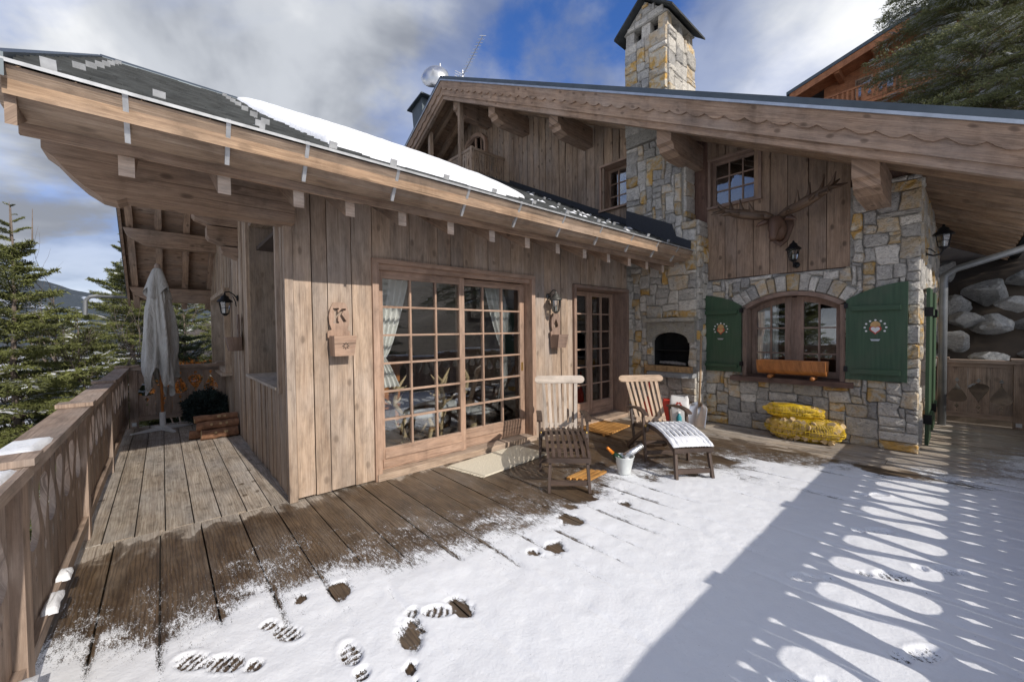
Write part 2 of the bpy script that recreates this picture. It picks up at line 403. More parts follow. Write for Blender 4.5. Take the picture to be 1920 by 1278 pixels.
m, g = newmat('forest_hill_haze_tint')
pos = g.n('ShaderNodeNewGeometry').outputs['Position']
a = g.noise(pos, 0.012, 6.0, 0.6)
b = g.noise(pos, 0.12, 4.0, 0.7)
fc = g.mix(b, (0.018, 0.028, 0.040), (0.07, 0.088, 0.105))  # blue of the distant haze is mixed into the forest colour
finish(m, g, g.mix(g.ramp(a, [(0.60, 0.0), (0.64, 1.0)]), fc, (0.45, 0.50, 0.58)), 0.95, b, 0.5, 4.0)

m, g = newmat('glass')
fr = g.n('ShaderNodeFresnel', ins={'IOR': 1.52}).outputs[0]
fr2 = g.math('MULTIPLY_ADD', fr, 2.2, 0.03, clamp=True)
tr = g.n('ShaderNodeBsdfTransparent', ins={'Color': (0.95, 0.965, 0.96, 1)})
gl = g.n('ShaderNodeBsdfGlossy', ins={'Color': (0.95, 0.97, 1, 1), 'Roughness': 0.012})
pos = g.n('ShaderNodeNewGeometry').outputs['Position']
bn = g.n('ShaderNodeBump', ins={'Strength': 0.06, 'Distance': 0.02, 'Height': g.noise(pos, 2.2, 1.0)})
g.t.links.new(bn.outputs[0], gl.inputs['Normal'])
mx = g.n('ShaderNodeMixShader', ins={0: fr2})
g.t.links.new(tr.outputs[0], mx.inputs[1])
g.t.links.new(gl.outputs[0], mx.inputs[2])
o = g.n('ShaderNodeOutputMaterial')
g.t.links.new(mx.outputs[0], o.inputs[0])

# ------------------------------------------------------------------ mesh helpers


class MB:
    def __init__(s):
        s.v, s.f, s.uv, s.mi = [], [], [], []

    def face(s, pts, uvs=None, mi=0):
        i = len(s.v)
        s.v += [tuple(p) for p in pts]
        s.f.append(tuple(range(i, i + len(pts))))
        s.uv += uvs if uvs else [(p[0], p[1]) for p in pts]
        s.mi.append(mi)

    def hexa(s, c, ax=None):
        """c: 8 corners, order (x0y0z0,x1y0z0,x1y1z0,x0y1z0, then z1)"""
        c = [Vector(p) for p in c]
        i0 = len(s.v)
        s.v += [tuple(p) for p in c]
        d = [(c[1] - c[0]).length, (c[3] - c[0]).length, (c[4] - c[0]).length]
        if ax is None:
            ax = d.index(max(d))
        ru, rv = random.uniform(0, 9), random.uniform(0, 9)
        loc = [(a * d[0], b * d[1], e * d[2]) for a, b, e in ((0, 0, 0), (1, 0, 0), (1, 1, 0), (0, 1, 0), (0, 0, 1), (1, 0, 1), (1, 1, 1), (0, 1, 1))]
        for fc, na in (((0, 3, 2, 1), 2), ((4, 5, 6, 7), 2), ((0, 1, 5, 4), 1), ((1, 2, 6, 5), 0), ((2, 3, 7, 6), 1), ((3, 0, 4, 7), 0)):
            s.f.append(tuple(i0 + k for k in fc))
            s.mi.append(0)
            oth = [k for k in range(3) if k != na]
            if ax in oth:
                ua = oth[0] if oth[1] == ax else oth[1]
                s.uv += [(loc[k][ua] + ru + na * 0.37, loc[k][ax] + rv) for k in fc]
            else:
                s.uv += [(loc[k][oth[0]] + ru, loc[k][oth[1]] * 0.3 + rv) for k in fc]
        return s

    def box(s, x0, x1, y0, y1, z0, z1, ax=None):
        return s.hexa([(x0, y0, z0), (x1, y0, z0), (x1, y1, z0), (x0, y1, z0), (x0, y0, z1), (x1, y0, z1), (x1, y1, z1), (x0, y1, z1)], ax)

    def bar(s, p0, p1, w, h, up=(0, 0, 1)):
        p0, p1 = Vector(p0), Vector(p1)
        d = (p1 - p0).normalized()
        a = d.cross(Vector(up))
        if a.length < 1e-4:
            a = d.cross(Vector((1, 0, 0)))
        a.normalize()
        b = a.cross(d).normalized()
        a *= w / 2
        b *= h / 2
        return s.hexa([p0 - a - b, p0 + a - b, p1 + a - b, p1 - a - b, p0 - a + b, p0 + a + b, p1 + a + b, p1 - a + b], 1)

    def tube(s, path, rad, n=8, cap=True):
        path = [Vector(p) for p in path]
        if not isinstance(rad, (list, tuple)):
            rad = [rad] * len(path)
        rings = []
        d0 = (path[1] - path[0]).normalized()
        a = d0.orthogonal().normalized()
        L = 0.0
        ru = random.uniform(0, 5)
        vs = []
        for i, p in enumerate(path):
            d = (path[min(i + 1, len(path) - 1)] - path[max(i - 1, 0)]).normalized()
            a = (a - d * a.dot(d)).normalized()
            b = d.cross(a)
            i0 = len(s.v)
            for k in range(n):
                t = 2 * math.pi * k / n
                s.v.append(tuple(p + (a * math.cos(t) + b * math.sin(t)) * rad[i]))
            rings.append(i0)
            if i:
                L += (p - path[i - 1]).length
            vs.append(L)
        for i in range(len(path) - 1):
            for k in range(n):
                k2 = (k + 1) % n
                s.f.append((rings[i] + k, rings[i] + k2, rings[i + 1] + k2, rings[i + 1] + k))
                s.mi.append(0)
                c = 2 * math.pi * max(rad) / n
                s.uv += [(k * c + ru, vs[i]), ((k + 1) * c + ru, vs[i]), ((k + 1) * c + ru, vs[i + 1]), (k * c + ru, vs[i + 1])]
        if cap:
            for r0, rev in ((rings[0], True), (rings[-1], False)):
                idx = [r0 + k for k in range(n)]
                s.f.append(tuple(reversed(idx)) if rev else tuple(idx))
                s.mi.append(0)
                s.uv += [(0.02 * k, 0.01 * k) for k in range(n)]
        return s

    def lathe(s, prof, n=16, c=(0, 0, 0)):
        i0 = len(s.v)
        for r, z in prof:
            for k in range(n):
                t = 2 * math.pi * k / n
                s.v.append((c[0] + r * math.cos(t), c[1] + r * math.sin(t), c[2] + z))
        for i in range(len(prof) - 1):
            for k in range(n):
                k2 = (k + 1) % n
                s.f.append((i0 + i * n + k, i0 + i * n + k2, i0 + (i + 1) * n + k2, i0 + (i + 1) * n + k))
                s.mi.append(0)
                s.uv += [(k / n, prof[i][1]), ((k + 1) / n, prof[i][1]), ((k + 1) / n, prof[i + 1][1]), (k / n, prof[i + 1][1])]
        return s

    def prism(s, poly, o, ux, uy, depth, grain=0):
        """polygon in the (ux,uy) plane at o, extruded by depth along ux x uy (negative: the other way)"""
        o, ux, uy = Vector(o), Vector(ux), Vector(uy)
        n = ux.cross(uy).normalized() * depth
        A = [o + ux * x + uy * y for x, y in poly]
        B = [p + n for p in A]
        ru, rv = random.uniform(0, 9), random.uniform(0, 9)

        if grain == 0:                      # along the longest edge of the outline
            k0 = max(range(len(poly)), key=lambda i: (poly[i][0] - poly[i - 1][0]) ** 2 + (poly[i][1] - poly[i - 1][1]) ** 2)
            ex, ey = poly[k0][0] - poly[k0 - 1][0], poly[k0][1] - poly[k0 - 1][1]
            el = math.hypot(ex, ey) or 1.0
            ex, ey = ex / el, ey / el
        else:
            ex, ey = 0.0, 1.0

        def uvp(q):
            return (q[0] * ey - q[1] * ex + ru, q[0] * ex + q[1] * ey + rv)
        s.face(list(reversed(A)) if depth > 0 else A, [uvp(q) for q in (reversed(poly) if depth > 0 else poly)])
        s.face(B if depth > 0 else list(reversed(B)), [uvp(q) for q in (poly if depth > 0 else list(reversed(poly)))])
        k = len(poly)
        for i in range(k):
            j = (i + 1) % k
            q = [A[i], A[j], B[j], B[i]]
            qi, qj = uvp(poly[i]), uvp(poly[j])
            u = [(qi[0], qi[1]), (qj[0], qj[1]), (qj[0] + abs(depth), qj[1]), (qi[0] + abs(depth), qi[1])]
            if grain == 2:                  # grain runs along the extrusion
                pl = (poly[i][0] + poly[i][1]) * 0.7 + i * 0.31 + ru
                el_ = math.hypot(poly[j][0] - poly[i][0], poly[j][1] - poly[i][1])
                u = [(pl, rv), (pl + el_, rv), (pl + el_, rv + abs(depth)), (pl, rv + abs(depth))]
            if depth < 0:
                q.reverse()
                u.reverse()
            s.face(q, u)
        return s

    def mesh(s, name, mats, smooth=False):
        me = bpy.data.meshes.new(name)
        me.from_pydata(s.v, [], s.f)
        l = me.uv_layers.new(name='UVMap')
        l.data.foreach_set('uv', np.array(s.uv, dtype=np.float32).ravel())
        for mt in (mats if isinstance(mats, (list, tuple)) else [mats]):
            me.materials.append(MATS[mt])
        if any(s.mi):
            me.polygons.foreach_set('material_index', s.mi)
        if smooth:
            me.polygons.foreach_set('use_smooth', [True] * len(s.f))
        return me


def link(name, me, parent=None):
    ob = bpy.data.objects.new(name, me)
    COL.objects.link(ob)
    if parent is not None:
        ob.parent = parent
        if parent.name == 'gable_wall':
            ob.matrix_parent_inverse = Matrix(((0, 0, 1, 7.145), (1, 0, 0, 0), (0, 1, 0, 0), (0, 0, 0, 1))).inverted()
            return ob
        off = Vector(parent.location) if parent.parent is None else Vector((0, 0, 0))
        ob.matrix_parent_inverse = Matrix.Translation(-off)
    return ob


def part(name, mb, mat, parent=None, smooth=False):
    return link(name, mb.mesh(name, mat, smooth), parent)


def tag(o, label, cat, group=None):
    o['label'] = label
    o['category'] = cat
    if group:
        o['group'] = group
    return o


def thing(name, loc, label, cat, group=None):
    o = bpy.data.objects.new(name, None)
    o.empty_display_size = 0.1
    COL.objects.link(o)
    o.location = loc
    return tag(o, label, cat, group)


def kind(o, k):
    o['kind'] = k
    return o


def copy_tree(o, parent=None):
    c = o.copy()
    COL.objects.link(c)
    c.parent = parent
    if parent is not None:
        c.matrix_parent_inverse = o.matrix_parent_inverse.copy()
    for ch in o.children:
        copy_tree(ch, c)
    return c


def np_mesh(name, V, F, mat, smooth=False):
    """V (n,3), F (m,3 or 4)"""
    me = bpy.data.meshes.new(name)
    V = np.ascontiguousarray(V, dtype=np.float32)
    F = np.ascontiguousarray(F, dtype=np.int32)
    k = F.shape[1]
    me.vertices.add(len(V))
    me.vertices.foreach_set('co', V.ravel())
    me.loops.add(F.size)
    me.loops.foreach_set('vertex_index', F.ravel())
    me.polygons.add(len(F))
    me.polygons.foreach_set('loop_start', np.arange(0, F.size, k, dtype=np.int32))
    me.polygons.foreach_set('loop_total', np.full(len(F), k, dtype=np.int32))
    if smooth:
        me.polygons.foreach_set('use_smooth', np.ones(len(F), dtype=bool))
    me.materials.append(MATS[mat])
    me.update(calc_edges=True)
    return me


def plate(outer, holes, thick, mat):
    """flat plate in local XY with holes, extruded symmetrically in local Z"""
    cu = bpy.data.curves.new('plate', 'CURVE')
    cu.dimensions = '2D'
    cu.fill_mode = 'BOTH'
    cu.extrude = thick / 2
    for poly in [outer] + holes:
        sp = cu.splines.new('POLY')
        sp.points.add(len(poly) - 1)
        for p, q in zip(sp.points, poly):
            p.co = (q[0], q[1], 0, 1)
        sp.use_cyclic_u = True
    ob = bpy.data.objects.new('plate', cu)
    COL.objects.link(ob)
    dg = bpy.context.evaluated_depsgraph_get()
    me = bpy.data.meshes.new_from_object(ob.evaluated_get(dg))
    bpy.data.objects.remove(ob)
    bpy.data.curves.remove(cu)
    co = np.zeros(len(me.vertices) * 3)
    me.vertices.foreach_get('co', co)
    co = co.reshape(-1, 3)
    li = np.zeros(len(me.loops), dtype=np.int32)
    me.loops.foreach_get('vertex_index', li)
    while me.uv_layers:
        me.uv_layers.remove(me.uv_layers[0])
    l = me.uv_layers.new(name='UVMap')
    uvs = np.stack([co[li, 0] + co[li, 2], co[li, 1]], 1).astype(np.float32)
    l.data.foreach_set('uv', uvs.ravel())
    me.materials.clear()
    me.materials.append(MATS[mat])
    return me


def fnoise(x, y, z=0.0):
    return noise.noise((x, y, z))


def vnoise(x, y, seed=0):
    """vectorised smooth value noise in 0..1"""
    xi, yi = np.floor(x).astype(np.int64), np.floor(y).astype(np.int64)
    xf, yf = x - xi, y - yi
    u, v = xf * xf * (3 - 2 * xf), yf * yf * (3 - 2 * yf)

    def h(a, b):
        n = (a * 374761393 + b * 668265263 + seed * 982451653) & 0xFFFFFFFF
        n = ((n ^ (n >> 13)) * 1274126177) & 0xFFFFFFFF
        return ((n ^ (n >> 16)) & 0xFFFF) / 65535.0
    return (h(xi, yi) * (1 - u) + h(xi + 1, yi) * u) * (1 - v) + (h(xi, yi + 1) * (1 - u) + h(xi + 1, yi + 1) * u) * v


def fbm(x, y, oct=4, seed=0, gain=0.5):
    t, a, s = 0.0, 1.0, 0.0
    for i in range(oct):
        t = t + a * vnoise(x * 2 ** i + 17.3 * i, y * 2 ** i + 9.1 * i, seed + i)
        s += a
        a *= gain
    return t / s


# ================================================================== SETTING
def sstep(a, b, x):
    t = np.clip((x - a) / (b - a), 0, 1)
    return t * t * (3 - 2 * t)


def ground_z(x, y):
    x = np.asarray(x, float)
    y = np.asarray(y, float)
    left = -2.6 - 0.05 * np.clip(-x, 0, 60) - 0.09 * np.clip(y - 14, 0, 120) * (1 - sstep(4, 14, x)) - 0.10 * np.clip(-y - 4, 0, 80)
    hill = 0.15 + 0.85 * np.clip(x - 10.3, 0, 2.6) + 0.50 * np.clip(x - 12.9, 0, 33)
    k = sstep(8.0, 10.3, x)
    z = left * (1 - k) + hill * k
    z = z + (fbm(x * 0.35, y * 0.35, 4, 3) - 0.5) * 0.7 * sstep(11, 14, x) + (fbm(x * 0.25, y * 0.25, 4, 4) - 0.5) * 0.5 * (1 - sstep(6, 8, x))
    return z


gx = np.concatenate([-np.geomspace(600, 4, 70), np.linspace(-3.5, 26, 90), np.geomspace(27, 220, 40)])
gy = np.concatenate([-np.geomspace(260, 5, 55), np.linspace(-4.6, 20, 75), np.geomspace(21, 900, 60)])
XX, YY = np.meshgrid(gx, gy)
ZZ = ground_z(XX, YY)
nx, ny = len(gx), len(gy)
idx = np.arange(nx * ny).reshape(ny, nx)
F = np.stack([idx[:-1, :-1], idx[:-1, 1:], idx[1:, 1:], idx[1:, :-1]], -1).reshape(-1, 4)
kind(link('ground', np_mesh('ground', np.stack([XX, YY, ZZ], -1).reshape(-1, 3), F, 'ground_snow', True)), 'structure')

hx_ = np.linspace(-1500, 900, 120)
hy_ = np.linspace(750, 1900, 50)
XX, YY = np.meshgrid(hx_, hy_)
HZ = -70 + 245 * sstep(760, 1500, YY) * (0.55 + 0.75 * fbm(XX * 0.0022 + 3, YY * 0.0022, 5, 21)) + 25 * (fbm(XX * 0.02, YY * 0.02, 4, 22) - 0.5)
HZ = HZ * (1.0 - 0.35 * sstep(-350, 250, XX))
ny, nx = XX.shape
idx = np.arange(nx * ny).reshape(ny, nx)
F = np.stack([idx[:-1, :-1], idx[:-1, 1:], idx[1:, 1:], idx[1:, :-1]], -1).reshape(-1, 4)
kind(link('hills', np_mesh('hills', np.stack([XX, YY, HZ], -1).reshape(-1, 3), F, 'forest_hill_haze_tint', True)), 'structure')

# ---- deck
dk = MB()
dk.box(-0.62, 10.2, -0.95, 4.28, -0.22, -0.062)  # solid near-black slab; shade below the plank gaps put into its colour
dk.box(-0.62, 1.05, 4.28, 9.6, -0.22, -0.062)
deck = kind(part('deck', dk, 'underdeck_shade'), 'structure')


def plank_deck(x0, x1, y0, y1):
    b = MB()
    dz = random.uniform(-0.003, 0.0)
    t = random.uniform(-0.0015, 0.0015)
    b.hexa([(x0, y0, -0.045), (x1, y0, -0.045), (x1, y1, -0.045), (x0, y1, -0.045),
            (x0, y0, dz + t), (x1, y0, dz - t), (x1, y1, dz - t), (x0, y1, dz + t)], 1)
    return part('plank', b, 'wood_deck', deck)


PX = [-0.575]
k = 0
while PX[-1] < 10.1:
    PX.append(-0.575 + 0.2635 * (k + 1) + random.uniform(-0.008, 0.008))
    k += 1
for a, b in zip(PX[:-1], PX[1:]):
    cut = random.choice([0.6, 1.2, 2.0, 1.6])
    top = 4.24 + random.uniform(-0.01, 0.01) if a > 0.75 else 4.36 - 0.09 * (a + 0.5) + random.uniform(-0.012, 0.012)
    plank_deck(a, b - 0.010, cut + 0.003, top)
    plank_deck(a, b - 0.010, -0.93, cut - 0.003)
w = (0.915 + 0.575) / 8
for i in range(8):
    a = -0.575 + w * i
    plank_deck(a, a + w - 0.009, 4.37 - 0.09 * (a + 0.5) + 0.006, 9.55)

# ---- snow lying on the deck: one height field, footprints pressed into it
step = 0.0118
sx0, sx1, sy0, sy1 = -0.56, 8.6, -0.72, 3.6
ax_ = np.arange(sx0, sx1, step)
ay_ = np.arange(sy0, sy1, step)
X, Y = np.meshgrid(ax_, ay_)
bx = [-0.56, 0.2, 0.7, 1.2, 1.6, 1.78, 2.25, 2.73, 3.2, 3.45, 3.7, 4.1, 4.5, 4.75, 4.95, 5.4, 5.6, 5.9, 6.1, 6.7, 7.4, 8.6]
by = [3.30, 3.12, 3.08, 2.98, 2.84, 2.66, 2.62, 2.58, 2.52, 2.55, 2.72, 2.58, 2.45, 2.02, 1.95, 2.05, 1.65, 0.95, 0.45, 0.02, -0.18, -0.5]
edge = np.interp(X, bx, by)
slope = np.clip(1.0 / np.sqrt(1 + np.gradient(edge, step, axis=1) ** 2), 0.3, 1)
d = (edge - Y) * slope + (fbm(X * 2.3, Y * 2.3, 5, 31) - 0.5) * 0.85
n_f = fbm(X * 42, Y * 22, 4, 40, 0.65)
n_m = fbm(X * 9, Y * 9, 4, 50)
n_l = fbm(X * 1.7, Y * 1.7, 4, 55)
h = 0.019 * sstep(-0.05, 1.0, d) + (n_m - 0.5) * 0.010 * sstep(0, 0.3, d) + (n_l - 0.5) * 0.018 * sstep(0.1, 0.9, d)
h = h - 0.013 * (1 - sstep(-0.75, 0.50, d)) + (n_m - 0.5) * 0.013 * (1 - sstep(0.1, 0.6, d))
# gaps between boards melt first
for gxk in PX:
    m1 = np.exp(-((X - gxk) / 0.020) ** 2)
    h -= m1 * sstep(-0.05, 0.45, d) * 0.015 * sstep(0.44, 0.62, fbm(X * 1.1 + gxk * 3, Y * 1.6, 4, 70)) * (1 - 0.55 * sstep(0.5, 1.4, d))
# melted spots
for (mx_, my_, r_) in ((2.55, 2.16, 0.10), (2.75, 2.33, 0.07), (2.12, 1.96, 0.09), (1.97, 2.02, 0.05), (3.15, 2.05, 0.05), (3.32, 2.18, 0.04),
                       (3.52, 2.32, 0.03), (3.03, 2.30, 0.05), (5.05, 2.0, 0.2), (6.0, 0.55, 0.25), (0.79, 2.54, 0.075), (0.60, 2.62, 0.04), (1.25, 1.88, 0.075), (0.95, 1.905, 0.085), (0.83, 1.70, 0.02),
                       (3.02, 2.60, 0.25), (4.32, 2.0, 0.13)):
    q = np.hypot((X - mx_) * 1.4, Y - my_) + (n_m - 0.5) * 0.16 + (n_f - .5) * 0.09
    h -= 0.034 * (1 - sstep(r_ * 0.25, r_ * 1.5, q))


def footprint(cx, cy, ang, L=0.285, wdt=0.095, depth=1.0):
    global h
    ca, sa = math.cos(ang), math.sin(ang)
    a = (X - cx) * ca + (Y - cy) * sa
    b = -(X - cx) * sa + (Y - cy) * ca
    t = a / L
    wob = (n_m - 0.5) * 0.5
    e1 = np.hypot((t - 0.17) / 0.335, b / (wdt * (0.52 + 0.06 * t))) + wob
    e2 = np.hypot((t + 0.355) / 0.155, b / (wdt * 0.40)) + wob
    ee = np.minimum(e1, e2)
    inside = 1 - sstep(0.82, 1.08, ee)
    tread = 0.5 + 0.5 * np.sin(a * 2 * np.pi / 0.036 + 2.2 * np.abs(b) / wdt)
    target = -0.0055 + 0.0125 * sstep(0.30, 0.80, tread)
    target = target + (n_f - 0.5) * 0.014 + (n_m - 0.5) * 0.012
    h = h * (1 - inside * depth) + (target) * inside * depth
    rim = np.exp(-((ee - 1.22) / 0.16) ** 2)
    h = h + rim * 0.004


for cx, cy, a, dep in ((0.44, 2.40, -1.15, 1), (0.10, 2.42, 2.2, 1), (0.22, 2.30, 2.3, 1), (0.66, 1.93, 1.55, 1), (1.10, 1.985, -0.75, 1), (3.42, 0.33, -0.9, 0.75), (2.70, 0.13, -0.6, 0.7), (4.10, 0.46, -0.8, 0.6),
                       (3.75, 0.10, -0.9, 0.6), (3.05, 0.62, 2.3, 0.5), (5.0, 0.55, -0.7, 0.5), (2.1, 0.45, 2.4, 0.4)):
    footprint(cx, cy, a, depth=dep)
h = np.minimum(h, 0.05)
cover = np.clip(h / 0.0095, -1.6, 1.6)
Z = np.maximum(h, 0.0) + 0.0025
keep = (np.maximum.reduce([cover[:-1, :-1], cover[:-1, 1:], cover[1:, 1:], cover[1:, :-1]]) > -1.45)
ny, nx = X.shape
idx = np.arange(nx * ny).reshape(ny, nx)
F = np.stack([idx[:-1, :-1], idx[:-1, 1:], idx[1:, 1:], idx[1:, :-1]], -1)[keep]
used = np.zeros(nx * ny, bool)
used[F.ravel()] = True
remap = np.cumsum(used) - 1
V = np.stack([X, Y, Z], -1).reshape(-1, 3)[used]
sme = np_mesh('snow_cover', V, remap[F], 'snow_thin', True)
at = sme.attributes.new('cover', 'FLOAT', 'POINT')
at.data.foreach_set('value', cover.reshape(-1)[used].astype(np.float32))
so = link('snow_cover', sme)
kind(so, 'stuff')
tag(so, 'thin white snow on the deck boards with boot prints pressed in', 'snow')
del X, Y, Z, h, d, n_f, n_m, n_l, edge, slope

# ================================================================== CHALET
chalet = thing('chalet', (3.5, 4.2, 0), 'weathered timber and stone chalet with overhanging eaves, stone chimney and green shutters', 'chalet')
S1 = 0.513                                     # front slope of the wing roof


def zw(y):                                      # wing roof, top surface
    return 2.90 + S1 * (y - 3.02) if y < 8.07 else 5.49 - 0.69 * (y - 8.07)


def zm(y):                                      # main roof, top surface
    return 8.33 - 0.512 * abs(y - 9.3)


# ---- wing front wall -------------------------------------------------
fwall = MB()
for x0, x1, z0, z1 in ((0.93, 1.72, 0, 3.1), (1.72, 4.10, 2.36, 3.1), (4.10, 5.02, 0, 3.1), (5.02, 6.53, 2.33, 3.1), (6.53, 6.74, 0, 3.1)):
    fwall.box(x0, x1, 4.235, 4.40, z0 + 0.002, z1)
front_wall = part('front_wall', fwall, 'wood_panel', chalet)


def vplank(x0, x1, z0, z1, y, parent, mat='wood_front', th=0.03, wav=0.0):
    b = MB()
    dy = random.uniform(-0.009, 0.009)
    b.box(x0, x1, y + dy - th / 2, y + th, z0, z1, 2)
    return part('plank', b, mat, parent)


def row(x0, x1, lo, hi):
    out = [x0]
    while x1 - out[-1] > hi:
        out.append(out[-1] + random.uniform(lo, hi))
    if x1 - out[-1] < lo * 0.6:
        out[-1] = x1
    else:
        out.append(x1)
    return list(zip(out[:-1], out[1:]))


for a, b in row(0.935, 1.70, 0.13, 0.25):
    vplank(a + 0.002, b - random.uniform(0.003, 0.009), 0.012 + random.uniform(0, 0.02), 3.12, 4.2, front_wall)
for a, b in row(1.70, 4.12, 0.15, 0.26):
    vplank(a + 0.002, b - 0.003, 2.40, 3.12, 4.2, front_wall)
for a, b in row(4.12, 5.0, 0.13, 0.24):
    vplank(a + 0.002, b - 0.003, 0.012, 3.12, 4.2, front_wall)
for a, b in row(5.0, 6.55, 0.15, 0.26):
    vplank(a + 0.002, b - 0.003, 2.36, 3.12, 4.2, front_wall)
cb = MB()
cb.box(0.862, 0.932, 4.165, 4.24, 0.004, 3.12, 2)
part('corner_board', cb, 'wood_front', chalet)

# ---- wing side wall (narrow boards), with a deep window recess --------
swall = MB()
for y0, y1, z0, z1 in ((4.25, 4.56, 0, 3.0), (4.56, 6.5, 0, 1.03), (4.56, 6.5, 3.1, 3.25), (6.5, 8.4, 0, 4.0), (8.4, 10.8, 0, 0.95), (8.4, 10.8, 2.38, 3.3), (10.8, 11.95, 0, 2.7)):
    swall.box(0.935, 1.0, y0, y1, z0 + 0.002, z1)
swall.prism([(6.0, 3.25), (9.5, 3.25), (9.4, 4.1), (8.07, 4.9), (7.0, 4.4)], (0.94, 0, 0), (0, 1, 0), (0, 0, 1), 0.05)
side_wall = part('side_wall', swall, 'wood_panel', chalet)


def hplank_side(y0, y1, z0, z1):
    b = MB()
    dx = random.uniform(-0.018, 0.010)
    b.box(0.9 + dx - 0.006, 0.936, y0 + 0.004, y1 - 0.006, z0, z1, 2)
    part('plank', b, 'wood_side', side_wall)


y = 4.25
while y < 11.95:
    w_ = random.uniform(0.105, 0.15)
    y1 = min(y + w_, 11.97)
    ym = (y + y1) / 2
    ztop = (zw(ym) if ym < 8.07 else zw(ym)) - 0.36
    if 4.56 < ym < 6.5:
        hplank_side(y, y1, 0.01, 1.03)
        if ztop > 3.12:
            hplank_side(y, y1, 3.12, ztop)
    elif 8.4 < ym < 10.8:
        hplank_side(y, y1, 0.01, 0.94)
        hplank_side(y, y1, 2.40, ztop)
    else:
        hplank_side(y, y1, 0.01, ztop)
    y = y1
# recessed window in the side wall
rw = MB()
rw.box(0.915, 1.36, 6.45, 6.50, 1.0, 3.1, 2)
rw.box(0.92, 1.36, 4.56, 4.60, 1.06, 3.1, 2)
rw.box(0.915, 1.36, 4.60, 6.45, 3.06, 3.11, 1)
recess = part('window_recess', rw, 'wood_side', chalet)
sb = MB()
sb.box(0.84, 1.38, 4.57, 6.46, 1.03, 1.06, 1)
part('window_sill', sb, 'teak_grey', recess)
tb = MB()
tb.box(0.855, 0.90, 4.50, 4.565, 1.0, 3.05, 2)
part('window_trim', tb, 'wood_front', recess)
gb = MB()
gb.box(1.365, 1.375, 4.6, 6.45, 1.06, 3.06)
part('pane', gb, 'glass', recess)
gb = MB()
gb.box(1.34, 1.40, 5.50, 5.56, 1.06, 3.06, 2).box(1.34, 1.40, 4.6, 6.45, 1.06, 1.12, 1)
part('window_frame', gb, 'wood_joinery_dark', recess)
# far window in the side wall
fb = MB()
for y0, y1, z0, z1 in ((8.38, 8.46, 0.93, 2.40), (10.74, 10.82, 0.93, 2.40), (8.46, 10.74, 2.32, 2.40), (8.46, 10.74, 0.93, 1.0)):
    fb.box(0.80, 1.05, y0, y1, z0, z1)
fwn = part('side_window', fb, 'wood_side', chalet)
gb = MB()
gb.box(0.98, 0.99, 8.46, 10.74, 1.0, 2.32)
part('pane', gb, 'glass', fwn)
gb = MB()
gb.box(0.95, 1.01, 9.56, 9.64, 1.0, 2.32, 2)
part('mullion', gb, 'wood_joinery_dark', fwn)
gb = MB()
gb.box(0.74, 0.90, 8.30, 10.9, 0.89, 0.928, 1)
part('window_sill', gb, 'wood_side', fwn)

# ---- wing roof --------------------------------------------------------
X0, X1 = -0.55, 7.12
rf = MB()
rf.prism([(3.06, zw(3.06) - 0.02), (8.07, 5.47), (12.35, zw(12.35) - 0.02), (12.35, zw(12.35) - 0.15), (8.07, 5.33), (3.06, zw(3.06) - 0.15)], (X0, 0, 0), (0, 1, 0), (0, 0, 1), X1 - X0, 2)
wing_roof = part('wing_roof', rf, 'wood_soffit', chalet)
# slates: overlapping courses
nco = 32
sv, sf = [], []
fy = [3.085 + (8.07 - 3.085) * i / nco for i in range(nco + 1)]
for i in range(nco):
    x = X0 - random.uniform(0, 0.2)
    while x < X1:
        w_ = random.uniform(0.18, 0.34)
        xa, xb = max(x, X0), min(x + w_ - 0.006, X1)
        x += w_
        if xb - xa < 0.03:
            continue
        ya, yb = fy[i] + random.uniform(-0.012, 0.012), fy[i + 1] + 0.05
        za, zb = zw(ya) + 0.030 + random.uniform(0, 0.010), zw(yb) + 0.002
        if yb > 8.07:
            yb = 8.07
            zb = zw(8.07)
        k = len(sv)
        sv += [(xa, ya, za), (xb, ya, za), (xb, yb, zb), (xa, yb, zb), (xa, ya, za - 0.032), (xb, ya, za - 0.032), (xb, yb, zb - 0.018), (xa, yb, zb - 0.018)]
        sf += [(k, k + 1, k + 2, k + 3), (k, k + 4, k + 5, k + 1), (k, k + 3, k + 7, k + 4), (k + 1, k + 5, k + 6, k + 2)]
kind(link('slates', np_mesh('slates', np.array(sv), np.array(sf), 'slate'), wing_roof), 'stuff')
rs = MB()
rs.prism([(8.07, 5.50), (12.4, zw(12.4) + 0.01), (12.4, zw(12.4) - 0.015), (8.07, 5.475)], (X0, 0, 0), (0, 1, 0), (0, 0, 1), X1 - X0)
part('rear_slates', rs, 'slate', wing_roof)
# ridge cap and verge flashing
mb = MB()
mb.prism([(7.93, zw(7.93) + 0.022), (8.07, 5.53), (8.21, zw(8.21) + 0.022), (8.21, zw(8.21) + 0.045), (8.07, 5.56), (7.93, zw(7.93) + 0.045)], (X0 - 0.01, 0, 0), (0, 1, 0), (0, 0, 1), X1 - X0)
part('ridge_cap', mb, 'zinc_dark', wing_roof)
mb = MB()
mb.prism([(3.0, zw(3.0) + 0.05), (8.07, 5.545), (12.4, zw(12.4) + 0.05), (12.4, zw(12.4) - 0.06), (8.07, 5.43), (3.0, zw(3.0) - 0.06)], (X0 - 0.03, 0, 0), (0, 1, 0), (0, 0, 1), 0.05)
part('verge_flashing', mb, 'zinc_dark', wing_roof)
mb = MB()
mb.prism([(3.1, zw(3.1) - 0.05), (8.07, 5.43), (12.3, zw(12.3) - 0.05), (12.3, zw(12.3) - 0.32), (8.07, 5.12), (3.1, zw(3.1) - 0.3)], (X0 - 0.002, 0, 0), (0, 1, 0), (0, 0, 1), 0.04)
part('bargeboard', mb, 'wood_beam', wing_roof)
